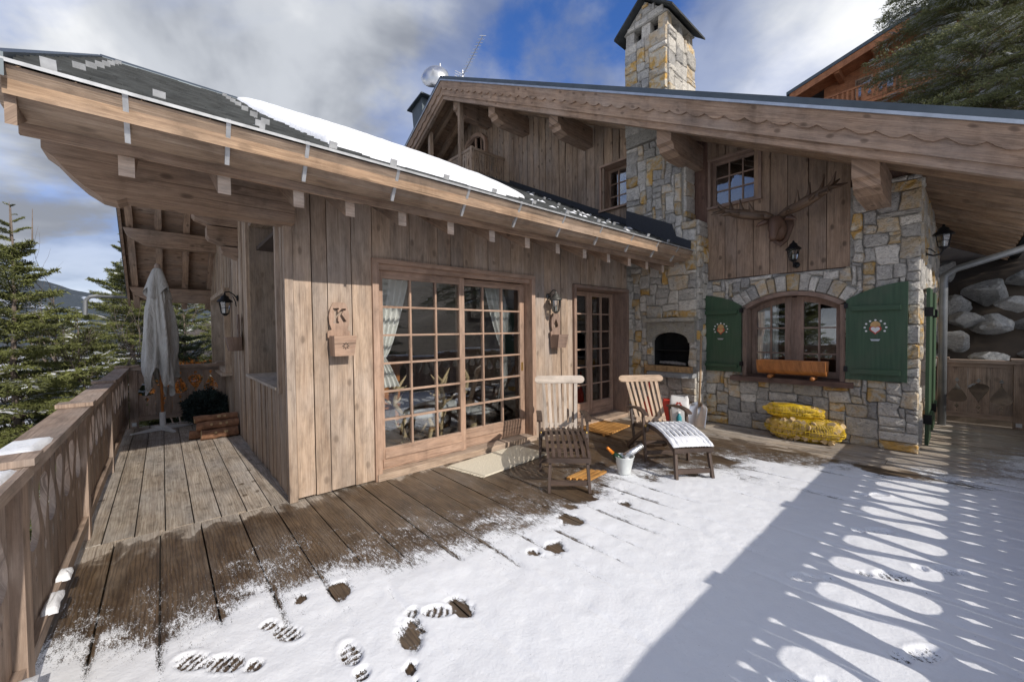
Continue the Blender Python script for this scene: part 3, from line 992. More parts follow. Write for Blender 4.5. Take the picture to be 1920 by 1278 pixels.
# soffit boards under the rear slope (run along x)
mb = MB()
yy = 8.15
while yy < 12.25:
    z_a, z_b = zw(yy) - 0.152, zw(yy + 0.115) - 0.152
    j = random.uniform(0, 0.006)
    mb.hexa([(X0 + 0.04, yy, z_a - 0.02 - j), (0.9, yy, z_a - 0.02 - j), (0.9, yy + 0.108, z_b - 0.02 - j), (X0 + 0.04, yy + 0.108, z_b - 0.02 - j),
             (X0 + 0.04, yy, z_a), (0.9, yy, z_a), (0.9, yy + 0.108, z_b), (X0 + 0.04, yy + 0.108, z_b)], 0)
    yy += 0.118
kind(part('soffit_boards', mb, 'wood_beam', wing_roof), 'stuff')
# rafters of the rear slope and its purlins
for x in (-0.46, -0.06, 0.36, 0.80):
    b = MB()
    b.prism([(8.15, zw(8.15) - 0.17), (12.3, zw(12.3) - 0.17), (12.3, zw(12.3) - 0.36), (8.15, zw(8.15) - 0.36)], (x, 0, 0), (0, 1, 0), (0, 0, 1), 0.10)
    part('rafter', b, 'wood_beam', wing_roof)
for yp in (10.2, 11.6):
    b = MB()
    zt = zw(yp + 0.1) - 0.365
    b.prism([(-0.50, zt), (0.93, zt), (0.93, zt - 0.30), (-0.14, zt - 0.30), (-0.22, zt - 0.27), (-0.30, zt - 0.22), (-0.40, zt - 0.17), (-0.46, zt - 0.10)], (0, yp, 0), (1, 0, 0), (0, 0, 1), -0.2)
    part('purlin', b, 'wood_beam', wing_roof)
# front purlin with carved end
b = MB()
b.prism([(-0.57, 2.98), (0.93, 2.98), (0.93, 2.60), (-0.17, 2.60), (-0.22, 2.565), (-0.30, 2.58), (-0.38, 2.635), (-0.46, 2.72), (-0.52, 2.80), (-0.57, 2.84)], (0, 4.02, 0), (1, 0, 0), (0, 0, 1), -0.24)
part('carved_purlin', b, 'wood_beam', wing_roof)
# corbel on the side wall
for k, (zt, zb, xe) in enumerate(((3.50, 3.20, 0.36), (3.18, 2.92, 0.52), (2.90, 2.74, 0.68))):
    b = MB()
    b.prism([(xe, zt), (0.93, zt), (0.93, zb), (xe + 0.22, zb), (xe + 0.12, zb + 0.05), (xe + 0.03, zb + 0.08), (xe, zb + 0.12)], (0, 7.25, 0), (1, 0, 0), (0, 0, 1), -0.3)
    part('corbel', b, 'wood_beam', wing_roof)
# front rafters with pale sawn ends
RX = [-0.14, 0.35, 0.82, 1.21, 1.68, 2.20, 2.73, 3.26, 3.79, 4.33, 4.88, 5.42, 5.93, 6.45]
for x in RX:
    ye = 3.42
    yin = 8.0 if x < 0.8 else 4.6
    dp = 0.17
    b = MB()
    b.prism([(ye, zw(ye) - dp), (yin, zw(yin) - dp), (yin, zw(yin) - 0.53), (ye, zw(ye) - 0.53)], (x - 0.038, 0, 0), (0, 1, 0), (0, 0, 1), 0.076)
    r_ = part('rafter', b, 'wood_beam', wing_roof)
    b = MB()
    b.box(x - 0.037, x + 0.037, ye - 0.004, ye - 0.0005, zw(ye) - 0.528, zw(ye) - 0.19, 0)
    part('sawn_end', b, 'wood_end', r_)
# fascia, gutter box with tilted front board, hooks
b = MB()
b.box(X0 + 0.0, 6.74, 3.345, 3.375, 2.685, zw(3.36) - 0.16, 0)
part('fascia', b, 'wood_beam', wing_roof)
GX1 = 6.80
gut = MB()
gut.prism([(3.02, 2.895), (3.05, 2.895), (3.165, 2.765), (3.34, 2.765), (3.34, 2.745), (3.14, 2.745)], (X0 - 0.02, 0, 0), (0, 1, 0), (0, 0, 1), GX1 - X0, 2)
gutter = part('gutter', gut, 'wood_gutter', wing_roof)
b = MB()
b.prism([(3.002, 2.899), (3.075, 2.930), (3.075, 2.942), (2.998, 2.916)], (X0 - 0.03, 0, 0), (0, 1, 0), (0, 0, 1), GX1 - X0 + 0.02)
part('gutter_edge', b, 'galvanised', gutter)
for x in (-0.12, 0.34, 0.79, 1.46, 2.15, 2.80, 3.48, 4.19, 4.90, 5.58, 6.2):
    b = MB()
    b.prism([(3.004, 2.915), (3.012, 2.925), (3.15, 2.742), (3.165, 2.70), (3.15, 2.69)], (x - 0.012, 0, 0), (0, 1, 0), (0, 0, 1), 0.024)
    part('gutter_hook', b, 'galvanised', gutter)
# snow guards
sg = MB()
sg.box(-0.028, 0.028, -0.006, 0.003, -0.005, 0.05)
sg.box(-0.028, 0.028, 0.0, 0.11, 0.0, 0.006)
sgm = sg.mesh('snow_guard', 'galvanised')
gpos = [(x, 3.10) for x in (-0.4, 0.02, 0.52, 0.98, 1.45, 1.95, 2.5, 3.05, 3.6, 4.2, 4.8, 5.4, 6.0)]
gpos += [(-0.34 + i * 0.0, 3.6 + i * 0.62) for i in range(7)] + [(0.62 + i * 0.03, 3.5 + i * 0.66) for i in range(7)]
gpos += [(x, 3.55) for x in (1.2, 1.75, 2.35, 2.95, 4.4, 5.2)] + [(4.9, 4.4), (5.4, 5.2), (5.9, 6.0), (5.1, 3.6), (6.0, 4.2)]
for x, y in gpos:
    o = link('snow_guard', sgm, wing_roof)
    o.location = (x, y, zw(y) + 0.02)
    o.rotation_euler = (math.atan(S1), 0, random.uniform(-0.06, 0.06))

# snow mass on the wing roof
na, nb = 150, 60
us = np.linspace(0, 1, na)
vs = np.linspace(0, 1, nb)
U, W = np.meshgrid(us, vs)
Yr = 3.10 + (8.12 - 3.10) * W
left = 1.05 - 0.15 * np.sin(W * 3) + 0.10 * (fbm(Yr * 1.2, Yr * 0, 2, 81) - 0.5)
right = np.interp(Yr, [3.1, 3.35, 3.7, 4.4, 5.3, 7.0, 8.4], [2.6, 3.0, 3.5, 3.95, 4.2, 4.75, 5.0]) + 0.12 * (fbm(Yr * 3, Yr * 0 + 5, 3, 82) - 0.5)
bot = 3.12 + 0.20 * (1 - sstep(0, 0.35, U)) + 0.10 * (fbm(U * 9, U * 0, 4, 83) - 0.3)
Yb = bot + (8.12 - bot) * W
Xs = left + (right - left) * U
e = np.minimum.reduce([U * 3.2 / 0.5, (1 - U) * 3.2 / 1.4, W * 5.2 / 0.6, (1 - W) * 5.2 / 1.2 + 0.25])
th = 0.13 * np.sqrt(np.clip(1 - (1 - np.clip(e, 0, 1)) ** 2, 0, 1)) * (0.8 + 0.45 * fbm(Xs * 1.3, Yb * 1.1, 3, 84))
Zs = np.where(Yb < 8.07, 2.90 + S1 * (Yb - 3.02), 5.49 - 0.69 * (Yb - 8.07)) + 0.025 + th + 0.02 * (fbm(Xs * 8, Yb * 8, 3, 85) - 0.5) * np.clip(e, 0, 1)
idx = np.arange(na * nb).reshape(nb, na)
F = np.stack([idx[:-1, :-1], idx[:-1, 1:], idx[1:, 1:], idx[1:, :-1]], -1).reshape(-1, 4)
o = link('snow_drift', np_mesh('snow_drift', np.stack([Xs, Yb, Zs], -1).reshape(-1, 3), F, 'snow', True))
kind(o, 'stuff')
tag(o, 'thick smooth white snow left on the slate roof of the wing', 'snow')
# thin snow on the wing roof towards the main house
bits = []
for i in range(34):
    bx_, by_ = random.uniform(3.6, 6.6), 0
    by_ = random.uniform(3.2, 4.6) if random.random() < 0.6 else random.uniform(3.2, 7.5)
    L_, w_ = random.uniform(0.08, 0.4), random.uniform(0.02, 0.06)
    bits.append((bx_, by_, L_, w_))
sv, sf = [], []
for bx_, by_, L_, w_ in bits:
    k = len(sv)
    n_ = 8
    zc = zw(by_) + 0.03
    for j in range(n_):
        t = 2 * math.pi * j / n_
        yy = by_ + w_ * math.sin(t) * random.uniform(.7, 1.2)
        sv.append((bx_ + L_ / 2 * math.cos(t) * random.uniform(.7, 1.2), yy, zw(yy) + 0.012))
    sv.append((bx_, by_, zc + 0.02))
    sf += [(k + j, k + (j + 1) % n_, k + n_) for j in range(n_)]
o = link('snow_remnant', np_mesh('snow_remnant', np.array(sv), np.array(sf), 'snow', True))
kind(o, 'stuff')
tag(o, 'thin scattered snow remnants between the slates near the gable wall', 'snow')

# rear gutter with spout
b = MB()
b.prism([(-0.06 + 0.06 * (1 - math.cos(t)), -0.06 * math.sin(t)) for t in np.linspace(0, math.pi, 9)] + [(0.055, 0.0), (0.0, -0.052), (-0.055, 0.0)], (-1.05, 12.42, zw(12.4) - 0.02), (0, 1, 0), (0, 0, 1), 2.0)
rg_ = part('rear_gutter', b, 'pipe_grey', wing_roof)
b = MB()
b.tube([(-1.02, 12.42, 2.47), (-1.15, 12.42, 2.44), (-1.22, 12.42, 2.36), (-1.23, 12.42, 2.05)], 0.04, 8)
part('downpipe', b, 'pipe_grey', rg_)

# ---- doors ------------------------------------------------------------


def glazed_leaf(name, x0, x1, z0, z1, y, cols, rows, stile, head, foot, mat='wood_joinery', parent=None, th=0.05, bar=0.022, panel=0.0):
    parent = parent or chalet
    b = MB()
    b.box(x0, x0 + stile, y, y + th, z0, z1, 2)
    b.box(x1 - stile, x1, y, y + th, z0, z1, 2)
    b.box(x0 + stile, x1 - stile, y + 0.002, y + th - 0.002, z1 - head, z1, 0)
    b.box(x0 + stile, x1 - stile, y + 0.002, y + th - 0.002, z0, z0 + foot, 0)
    if panel:
        b.box(x0 + stile * 0.6, x1 - stile * 0.6, y - 0.012, y + 0.004, z0 + 0.02, z0 + foot * 0.48, 0)
        b.box(x0 + stile, x1 - stile, y - 0.008, y + 0.004, z0 + foot * 0.5, z0 + foot * 0.95, 0)
    leaf = part(name, b, mat, parent)
    gx0, gx1, gz0, gz1 = x0 + stile, x1 - stile, z0 + foot, z1 - head
    cw, rh = (gx1 - gx0) / cols, (gz1 - gz0) / rows
    for i in range(1, cols):
        c = MB()
        c.box(gx0 + cw * i - bar / 2, gx0 + cw * i + bar / 2, y + 0.004, y + th - 0.004, gz0, gz1, 2)
        part('glazing_bar', c, mat, leaf)
    for j in range(1, rows):
        c = MB()
        c.box(gx0, gx1, y + 0.007, y + th - 0.007, gz0 + rh * j - bar / 2, gz0 + rh * j + bar / 2, 0)
        part('glazing_bar', c, mat, leaf)
    for i in range(cols):
        for j in range(rows):
            c = MB()
            t1, t2 = random.uniform(-.0015, .0015), random.uniform(-.0015, .0015)
            a0, a1, c0, c1 = gx0 + cw * i, gx0 + cw * (i + 1), gz0 + rh * j, gz0 + rh * (j + 1)
            ym = y + th * 0.55
            c.hexa([(a0, ym - t1 - t2, c0), (a1, ym + t1 - t2, c0), (a1, ym + t1 - t2 + .004, c0), (a0, ym - t1 - t2 + .004, c0),
                    (a0, ym - t1 + t2, c1), (a1, ym + t1 + t2, c1), (a1, ym + t1 + t2 + .004, c1), (a0, ym - t1 + t2 + .004, c1)])
            part('pane', c, 'glass', leaf)
    return leaf


# sliding door
b = MB()
b.box(1.685, 1.755, 4.145, 4.36, 0.0, 2.345, 2)
b.box(4.035, 4.105, 4.145, 4.40, 0.0, 2.345, 2)
b.box(1.685, 4.105, 4.142, 4.40, 2.345, 2.395, 0)
b.box(1.755, 4.035, 4.19, 4.24, 2.285, 2.345, 0)
dfr = part('sliding_door_frame', b, 'wood_joinery', chalet)
b = MB()
b.box(1.70, 4.09, 4.125, 4.42, 0.002, 0.075, 0)
part('door_sill', b, 'wood_front', dfr)
ll = glazed_leaf('sliding_leaf', 1.76, 2.92, 0.078, 2.285, 4.245, 3, 6, 0.075, 0.085, 0.235, panel=1)
rl = glazed_leaf('sliding_leaf', 2.86, 4.03, 0.078, 2.285, 4.315, 3, 6, 0.085, 0.085, 0.235, panel=1)
b = MB()
b.box(3.965, 3.995, 4.305, 4.316, 1.02, 1.14)
part('door_pull', b, 'brass', rl)
# french door in a deep recess
b = MB()
b.box(4.985, 5.045, 4.145, 4.58, 0.0, 2.295, 2)
b.box(6.495, 6.555, 4.145, 4.58, 0.0, 2.295, 2)
b.box(4.985, 6.555, 4.142, 4.58, 2.295, 2.345, 0)
ffr = part('french_door_frame', b, 'wood_joinery_dark', chalet)
b = MB()
b.box(5.0, 6.54, 4.10, 4.60, 0.002, 0.06, 0)
part('door_sill', b, 'wood_front', ffr)
glazed_leaf('french_leaf', 5.06, 5.775, 0.063, 2.285, 4.46, 2, 6, 0.07, 0.075, 0.25, panel=1)
glazed_leaf('french_leaf', 5.785, 6.49, 0.063, 2.285, 4.46, 2, 6, 0.07, 0.075, 0.25, panel=1)

# ---- room behind the doors -------------------------------------------
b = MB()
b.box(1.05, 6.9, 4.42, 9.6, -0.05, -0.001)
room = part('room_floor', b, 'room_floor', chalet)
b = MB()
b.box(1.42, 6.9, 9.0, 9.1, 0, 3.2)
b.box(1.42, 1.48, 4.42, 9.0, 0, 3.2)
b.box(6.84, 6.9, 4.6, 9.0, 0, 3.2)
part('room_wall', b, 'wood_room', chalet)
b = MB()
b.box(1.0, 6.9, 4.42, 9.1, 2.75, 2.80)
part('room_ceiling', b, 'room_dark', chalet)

# ---- stonework ---------------------------------------------------------
STONE_LIST = []        # (score, verts, faces, material, parent)
CAM = Vector((0, 0, 1.6))


def add_stone(poly, o, u, v, n, parent, depth=0.035, mat=None, sc=1.0):
    """poly: outline in (u,v), counter-clockwise seen from outside"""
    k = len(poly)
    cx = sum(p[0] for p in poly) / k
    cy = sum(p[1] for p in poly) / k
    rw_ = max(p[0] for p in poly) - min(p[0] for p in poly)
    rh_ = max(p[1] for p in poly) - min(p[1] for p in poly)
    dep = depth + random.uniform(-0.008, 0.02)

    def inset(q, d):
        dx, dy = q[0] - cx, q[1] - cy
        return (cx + dx * max(0.2, 1 - d / max(rw_ / 2, 0.02)), cy + dy * max(0.2, 1 - d / max(rh_ / 2, 0.02)))
    rings = [([inset(q, 0.002) for q in poly], -0.03), ([inset(q, 0.0035) for q in poly], dep * 0.6), ([inset(q, 0.016) for q in poly], dep)]
    V = []
    for r, z in rings:
        for q in r:
            zz = z + (random.uniform(-0.005, 0.007) if z > 0 else 0)
            V.append(o + u * q[0] + v * q[1] + n * zz)
    V.append(o + u * cx + v * cy + n * (dep + random.uniform(0.0, 0.014)))
    Fc = []
    for a in range(2):
        for i in range(k):
            j = (i + 1) % k
            Fc.append((a * k + i, a * k + j, (a + 1) * k + j, (a + 1) * k + i))
    for i in range(k):
        Fc.append((2 * k + i, 2 * k + (i + 1) % k, 3 * k))
    c = o + u * cx + v * cy
    dist = (c - CAM).length
    score = sc * rw_ * rh_ / dist ** 2 * abs((c - CAM).normalized().dot(n))
    STONE_LIST.append((score, V, Fc, mat or random.choice(STONES), parent))


def stone_field(o, u, v, n, W, H, parent, blocked=None, cell=0.068, sizes=((2, 7), (1, 4)), warp=0.036, depth=0.035, seed=0.0, sc=1.0):
    o, u, v, n = Vector(o), Vector(u), Vector(v), Vector(n)
    nu, nv = max(1, round(W / cell)), max(1, round(H / cell))
    cu, cv = W / nu, H / nv
    occ = [[False] * nu for _ in range(nv)]
    if blocked:
        for j in range(nv):
            for i in range(nu):
                if blocked((i + .5) * cu, (j + .5) * cv):
                    occ[j][i] = True

    def wp(a, b):
        e = min(a, W - a, b, H - b)
        k = warp * min(1.0, max(e, 0) / 0.05 + 0.15)
        q = noise.noise_vector((a * 4.3 + seed, b * 4.3, seed)) + noise.noise_vector((a * 11 + seed, b * 11, seed)) * 0.5
        return (a + q[0] * k, b + q[1] * k)
    for j in range(nv):
        for i in range(nu):
            if occ[j][i]:
                continue
            w_ = random.randint(*sizes[0])
            h_ = random.randint(*sizes[1])
            if random.random() < 0.35:
                h_ = max(h_, 2)
            if w_ < h_:
                w_ = h_ + random.randint(-1, 2)
                w_ = max(1, w_)
            w2 = 0
            while w2 < w_ and i + w2 < nu and not occ[j][i + w2]:
                w2 += 1
            if i + w2 == nu - 1 and not occ[j][nu - 1]:
                w2 += 1
            h2 = 1
            while h2 < h_ and j + h2 < nv and all(not occ[j + h2][i + q] for q in range(w2)):
                h2 += 1
            for a in range(h2):
                for b in range(w2):
                    occ[j + a][i + b] = True
            a0, a1, b0, b1 = i * cu, (i + w2) * cu, j * cv, (j + h2) * cv
            cut = min(w2 * cu, h2 * cv) * 0.16
            pts = []
            if w2 > 1 and h2 > 1 and random.random() < 0.55:       # knocked-off corner
                pts = [(a0 + cut, b0), ((a0 + a1) / 2, b0), (a1, b0), (a1, (b0 + b1) / 2), (a1, b1 - cut), (a1 - cut, b1), (a0, b1), (a0, b0 + cut)]
            else:
                pts = [(a0, b0), ((a0 + a1) / 2, b0), (a1, b0), (a1, (b0 + b1) / 2), (a1, b1), ((a0 + a1) / 2, b1), (a0, b1), (a0, (b0 + b1) / 2)]
            pts = [wp(*q) for q in pts]
            add_stone(pts, o, u, v, n, parent, depth, sc=sc)


XG = 7.1
# gable wall, stone base + right pillar + mortar core
AR, ACZ = 1.14, 1.01                     # arch radius and centre height
YC = 1.735                               # window centre


def in_window(yy, zz, grow=0.0):
    if abs(yy - YC) > 0.645 + grow:
        return False
    if zz < 0.80 - grow * 0.2:
        return False
    return math.hypot(yy - YC, zz - ACZ) < AR + grow or zz < 1.6


b = MB()
core = [(0.40, 0.0), (2.96, 0.0), (2.96, 0.80), (2.38, 0.80), (2.38, 0.80)]
b.box(XG, 7.5, 0.40, 2.96, 0.0, 0.80)
b.box(XG, 7.5, 0.40, 1.09, 0.80, 3.50)
b.box(XG, 7.5, 2.38, 2.96, 0.80, 2.42)
# spandrel above the arch
arc = [(YC + AR * math.sin(t), ACZ + AR * math.cos(t)) for t in np.linspace(R(34.4), R(-34.4), 13)]
b.prism([(2.38, 2.42)] + [(2.38, arc[0][1])] + arc[1:-1] + [(1.09, arc[-1][1]), (1.09, 2.42)], (XG, 0, 0), (0, 1, 0), (0, 0, 1), 0.4)
gwall = part('stone_wall', b, 'mortar', chalet)


def blk(a, c):
    yy, zz = 2.96 - a, c
    if zz > 2.43 and yy > 1.04:
        return True
    if in_window(yy, zz, 0.015):
        return True
    r_ = math.hypot(yy - YC, zz - ACZ)
    if zz > 1.62 and r_ < AR + 0.24 and abs(math.atan2(yy - YC, zz - ACZ)) < R(38):
        return True
    return False


stone_field((XG, 2.96, 0), (0, -1, 0), (0, 0, 1), (-1, 0, 0), 2.59, 3.50, gwall, blk, cell=0.060, sizes=((2, 6), (1, 4)), seed=1.0)
t = -37.0
while t < 36.5:
    dt = random.uniform(4.2, 7.6)
    t2 = min(t + dt, 37.5)
    if 37.5 - t2 < 2:
        t2 = 37.5
    r0, r1 = AR + 0.004, AR + random.uniform(0.19, 0.26)
    P = []
    for tt, rr in ((t, r0), ((t + t2) / 2, r0), (t2, r0), (t2, (r0 + r1) / 2), (t2, r1), ((t + t2) / 2, r1 + 0.01), (t, r1), (t, (r0 + r1) / 2)):
        P.append((2.96 - (YC - rr * math.sin(R(tt))), min(ACZ + rr * math.cos(R(tt)), 2.425)))
    add_stone(P, Vector((XG, 2.96, 0)), Vector((0, -1, 0)), Vector((0, 0, 1)), Vector((-1, 0, 0)), gwall, 0.045)
    t = t2
# side (-Y) face, seen at a grazing angle
b = MB()
b.box(7.1, 7.25, 0.385, 0.42, 0, 3.5)
b.box(8.5, 12.0, 0.40, 0.6, 0, 3.5)
b.box(7.25, 8.5, 0.40, 0.6, 2.1, 3.5)
swl = part('stone_wall', b, 'mortar', chalet)
stone_field((7.1, 0.40, 0), (1, 0, 0), (0, 0, 1), (0, -1, 0), 4.9, 3.45, swl, lambda a, c: 0.15 < a < 1.4 and c < 2.12, cell=0.09, sizes=((2, 7), (1, 4)), seed=5.0)
b = MB()
b.box(7.25, 8.5, 0.62, 0.66, 0.0, 2.1)
sdoor = part('side_door', b, 'wood_sill', chalet)
# green door shutters folded back
for x0_, x1_, y0_ in ((7.46, 8.05, 0.30), (8.62, 9.2, 0.30)):
    b = MB()
    b.box(x0_, x1_, y0_, y0_ + 0.035, 0.05, 2.10, 2)
    ds = part('door_shutter', b, 'green_paint', chalet)
    for zz in (0.35, 1.75):
        b = MB()
        b.box(x0_ + 0.02, x1_ - 0.02, y0_ - 0.022, y0_ - 0.001, zz, zz + 0.08, 0)
        part('ledge_bar', b, 'green_paint', ds)
        b = MB()
        b.box(x0_ - 0.015, x0_ + 0.01, y0_ - 0.03, y0_ + 0.05, zz - 0.02, zz + 0.1)
        part('hinge', b, 'iron', ds)

# ---- fireplace stack -----------------------------------------------------
XS = 6.75
FY0, FY1 = 3.10, 3.75                    # firebox


def in_firebox(yy, zz, gz=0.0):
    return FY0 - 0.02 < yy < FY1 + 0.02 and 0.86 < zz < 1.40 + gz


b = MB()
b.box(XS, 7.15, 2.98, FY0, 0, 3.42)
b.box(XS, 7.15, FY1, 4.30, 0, 3.42)
b.box(XS, 7.15, FY0, FY1, 0, 0.86)
b.box(XS, 7.15, FY0, FY1, 1.56, 3.42)
b.box(XS, 7.15, 3.20, 4.27, 3.42, 5.05)
b.box(6.552, XS, 4.21, 4.30, 0, 3.0)
stack = part('fireplace_stack', b, 'mortar', chalet)


def blk2(a, c):
    yy = 4.30 - a
    if FY0 - 0.13 < yy < FY1 + 0.13 and 1.36 < c < 1.80:
        return True
    if FY0 - 0.12 < yy < FY1 + 0.12 and 0.78 < c < 0.97:
        return True
    if in_firebox(yy, c):
        return True
    return c > 3.43 and (yy < 3.20)


stone_field((XS, 4.30, 0), (0, -1, 0), (0, 0, 1), (-1, 0, 0), 1.32, 5.0, stack, blk2, cell=0.060, sizes=((2, 5), (1, 4)), seed=9.0, warp=0.04)
stone_field((XS, 2.98, 0), (1, 0, 0), (0, 0, 1), (0, -1, 0), 0.35, 3.43, stack, None, cell=0.0875, sizes=((2, 4), (1, 3)), seed=12.0, sc=0.6)
stone_field((XS, 3.20, 3.43), (1, 0, 0), (0, 0, 1), (0, -1, 0), 0.35, 1.6, stack, None, cell=0.0875, sizes=((2, 4), (1, 3)), seed=14.0, sc=0.6)
stone_field((6.55, 4.205, 0), (1, 0, 0), (0, 0, 1), (0, -1, 0), 0.2, 2.6, stack, None, cell=0.1, sizes=((2, 2), (1, 3)), seed=15.0, warp=0.01, sc=0.5)
b = MB()
b.box(7.10, 7.14, FY0, FY1, 0.86, 1.6)
b.box(XS + 0.02, 7.1, FY0 - 0.004, FY0 + 0.004, 0.86, 1.56)
b.box(XS + 0.02, 7.1, FY1 - 0.004, FY1 + 0.004, 0.86, 1.56)
part('firebox', b, 'soot_and_shade', stack)
b = MB()
for i in range(5):
    b.tube([(6.82 + 0.04 * i, FY0 + 0.1 + 0.05 * i, 0.99), (6.88 + 0.03 * i, FY1 - 0.06 * i - 0.05, 1.0)], 0.025, 6)
part('ember_logs', b, 'ash', stack)
b = MB()
b.box(6.80, 7.08, FY0 + 0.02, FY1 - 0.02, 1.22, 1.235)
part('grill', b, 'iron', stack)
# arched lintel
la = [(FY0 - 0.10, 1.37), (FY0, 1.37)] + [(FY0 + 0.325 + 0.325 * math.sin(t), 1.37 + 0.18 * math.cos(t) ** 0.8) for t in np.linspace(-math.pi / 2 + 0.12, math.pi / 2 - 0.12, 11)] + [(FY1, 1.37), (FY1 + 0.12, 1.37), (FY1 + 0.12, 1.73), (FY0 - 0.10, 1.73)]
b = MB()
b.prism(la, (XS - 0.055, 0, 0), (0, 1, 0), (0, 0, 1), 0.09)
part('arched_lintel', b, 'lintel_stone', stack)
b = MB()
b.box(XS - 0.13, XS + 0.02, FY0 - 0.14, FY1 + 0.15, 1.735, 1.80)
part('mantel_ledge', b, 'lintel_stone', stack)
b = MB()
b.prism([(XS + 0.02, FY1 + 0.10), (XS + 0.02, FY0 - 0.12), (XS - 0.16, FY0 - 0.12), (XS - 0.26, FY0 + 0.02), (XS - 0.26, FY1 + 0.0)], (0, 0, 0.78), (1, 0, 0), (0, 1, 0), 0.075)
part('hearth_slab', b, 'hearth_slab', stack)
yb_ = FY0 - 0.06
while yb_ < FY1 + 0.02:
    b = MB()
    b.box(XS - 0.10, XS + 0.03, yb_, yb_ + 0.205, 0.857, 0.955)
    part('firebrick', b, 'firebrick', stack)
    yb_ += 0.212
# black flashing sheet where wing roof meets the stack
b = MB()
b.prism([(4.28, zw(4.28) + 0.02), (3.05, zw(3.05) + 0.02), (3.05, zw(3.05) + 0.16), (3.30, zw(3.3) + 0.16), (3.38, zw(3.38) + 0.34), (4.28, zw(4.28) + 0.32)], (XS - 0.065, 0, 0), (0, 1, 0), (0, 0, 1), 0.012)
part('flashing', b, 'flashing_black', chalet)
b = MB()
b.prism([(4.25, zw(4.25) + 0.02), (8.07, zw(8.07) + 0.02), (8.07, zw(8.07) + 0.14), (4.25, zw(4.25) + 0.16)], (XG - 0.035, 0, 0), (0, 1, 0), (0, 0, 1), 0.015)
part('flashing', b, 'flashing_black', chalet)

# ---- chimney above the roof ------------------------------------------------
b = MB()
CX0, CX1, CY0, CY1 = 6.66, 7.66, 3.44, 4.26
b.box(CX0, CX1, CY0, CY1, 5.0, 6.84)
chim = part('chimney', b, 'mortar', chalet)
stone_field((CX0, CY1, 5.2), (0, -1, 0), (0, 0, 1), (-1, 0, 0), CY1 - CY0, 1.64, chim, None, cell=0.082, sizes=((2, 5), (1, 4)), seed=21.0, warp=0.03, sc=1.5)
stone_field((CX0, CY0, 5.2), (1, 0, 0), (0, 0, 1), (0, -1, 0), CX1 - CX0, 1.64, chim, None, cell=0.083, sizes=((2, 5), (1, 4)), seed=23.0, warp=0.03, sc=1.5)
for px_, py_ in ((CX0 + 0.09, CY0 + 0.09), (CX0 + 0.09, CY1 - 0.09), (CX0 + 0.09, 3.85), (CX1 - 0.1, CY0 + 0.09), (CX1 - 0.1, CY1 - 0.1), (7.16, CY0 + 0.09)):
    b = MB()
    a = 0.085
    b.hexa([(px_ - a, py_ - a, 6.83), (px_ + a, py_ - a, 6.83), (px_ + a, py_ + a, 6.83), (px_ - a, py_ + a, 6.83),
            (px_ - a * .9, py_ - a, 7.08), (px_ + a, py_ - a * .85, 7.08), (px_ + a * .9, py_ + a, 7.08), (px_ - a, py_ + a * .9, 7.08)])
    part('chimney_stub', b, random.choice(['stone_grey', 'stone_pale', 'stone_mixed']), chim)
b = MB()
b.box(CX0 + 0.17, CX1 - 0.18, CY0 + 0.17, CY1 - 0.17, 6.83, 7.1)
part('flue', b, 'soot_and_shade', chim)
b = MB()
b.prism([(CY0 - 0.02, 7.08), (CY1 + 0.02, 7.08), (3.85, 7.46)], (CX0 - 0.02, 0, 0), (0, 1, 0), (0, 0, 1), CX1 - CX0 + 0.04)
cg = part('chimney_gable', b, 'mortar', chim)
for (p0, p1, z0_, z1_) in ((3.50, 3.78, 7.10, 7.22), (3.79, 4.05, 7.10, 7.2), (4.06, 4.2, 7.10, 7.16), (3.66, 3.90, 7.23, 7.34), (3.91, 4.02, 7.21, 7.29), (3.78, 3.90, 7.35, 7.41)):
    add_stone([(4.3 - p1, z0_), (4.3 - p0, z0_), (4.3 - p0, z1_), (4.3 - p1, z1_)], Vector((CX0 - 0.02, 4.3, 0)), Vector((0, -1, 0)), Vector((0, 0, 1)), Vector((-1, 0, 0)), chim, 0.02, sc=2)
b = MB()
ov = 0.16
for sgn in (-1, 1):
    ye = 3.85 + sgn * (0.41 + ov)
    zr_, ze_ = 7.50, 7.02
    b.prism([(3.85, zr_), (ye, ze_), (ye, ze_ + 0.035), (3.85, zr_ + 0.045)] if sgn < 0 else [(ye, ze_), (3.85, zr_), (3.85, zr_ + 0.045), (ye, ze_ + 0.035)], (CX0 - 0.14, 0, 0), (0, 1, 0), (0, 0, 1), CX1 - CX0 + 0.28)
part('chimney_cap', b, 'slate', chim)
# emit the stones: the 290 that show largest are objects, the rest one mesh per wall
STONE_LIST.sort(key=lambda s: -s[0])
rest = {}
for k, (sc_, V, Fc, mt, par) in enumerate(STONE_LIST):
    if k < 285:
        me = bpy.data.meshes.new('stone')
        me.from_pydata(V, [], Fc)
        me.materials.append(MATS[mt])
        link('stone', me, par)
    else:
        rest.setdefault((par.name, mt), []).append((V, Fc))
byp = {}
for (pn, mt), lst in rest.items():
    byp.setdefault(pn, []).append((mt, lst))
for pn, groups in byp.items():
    V, Fc, mi, ms = [], [], [], []
    for k, (mt, lst) in enumerate(groups):
        ms.append(MATS[mt])
        for v_, f_ in lst:
            o_ = len(V)
            V += v_
            Fc += [tuple(o_ + i for i in q) for q in f_]
            mi += [k] * len(f_)
    me = bpy.data.meshes.new('small_stones')
    me.from_pydata(V, [], Fc)
    for q in ms:
        me.materials.append(q)
    me.polygons.foreach_set('material_index', mi)
    kind(link('small_stones', me, bpy.data.objects[pn]), 'stuff')

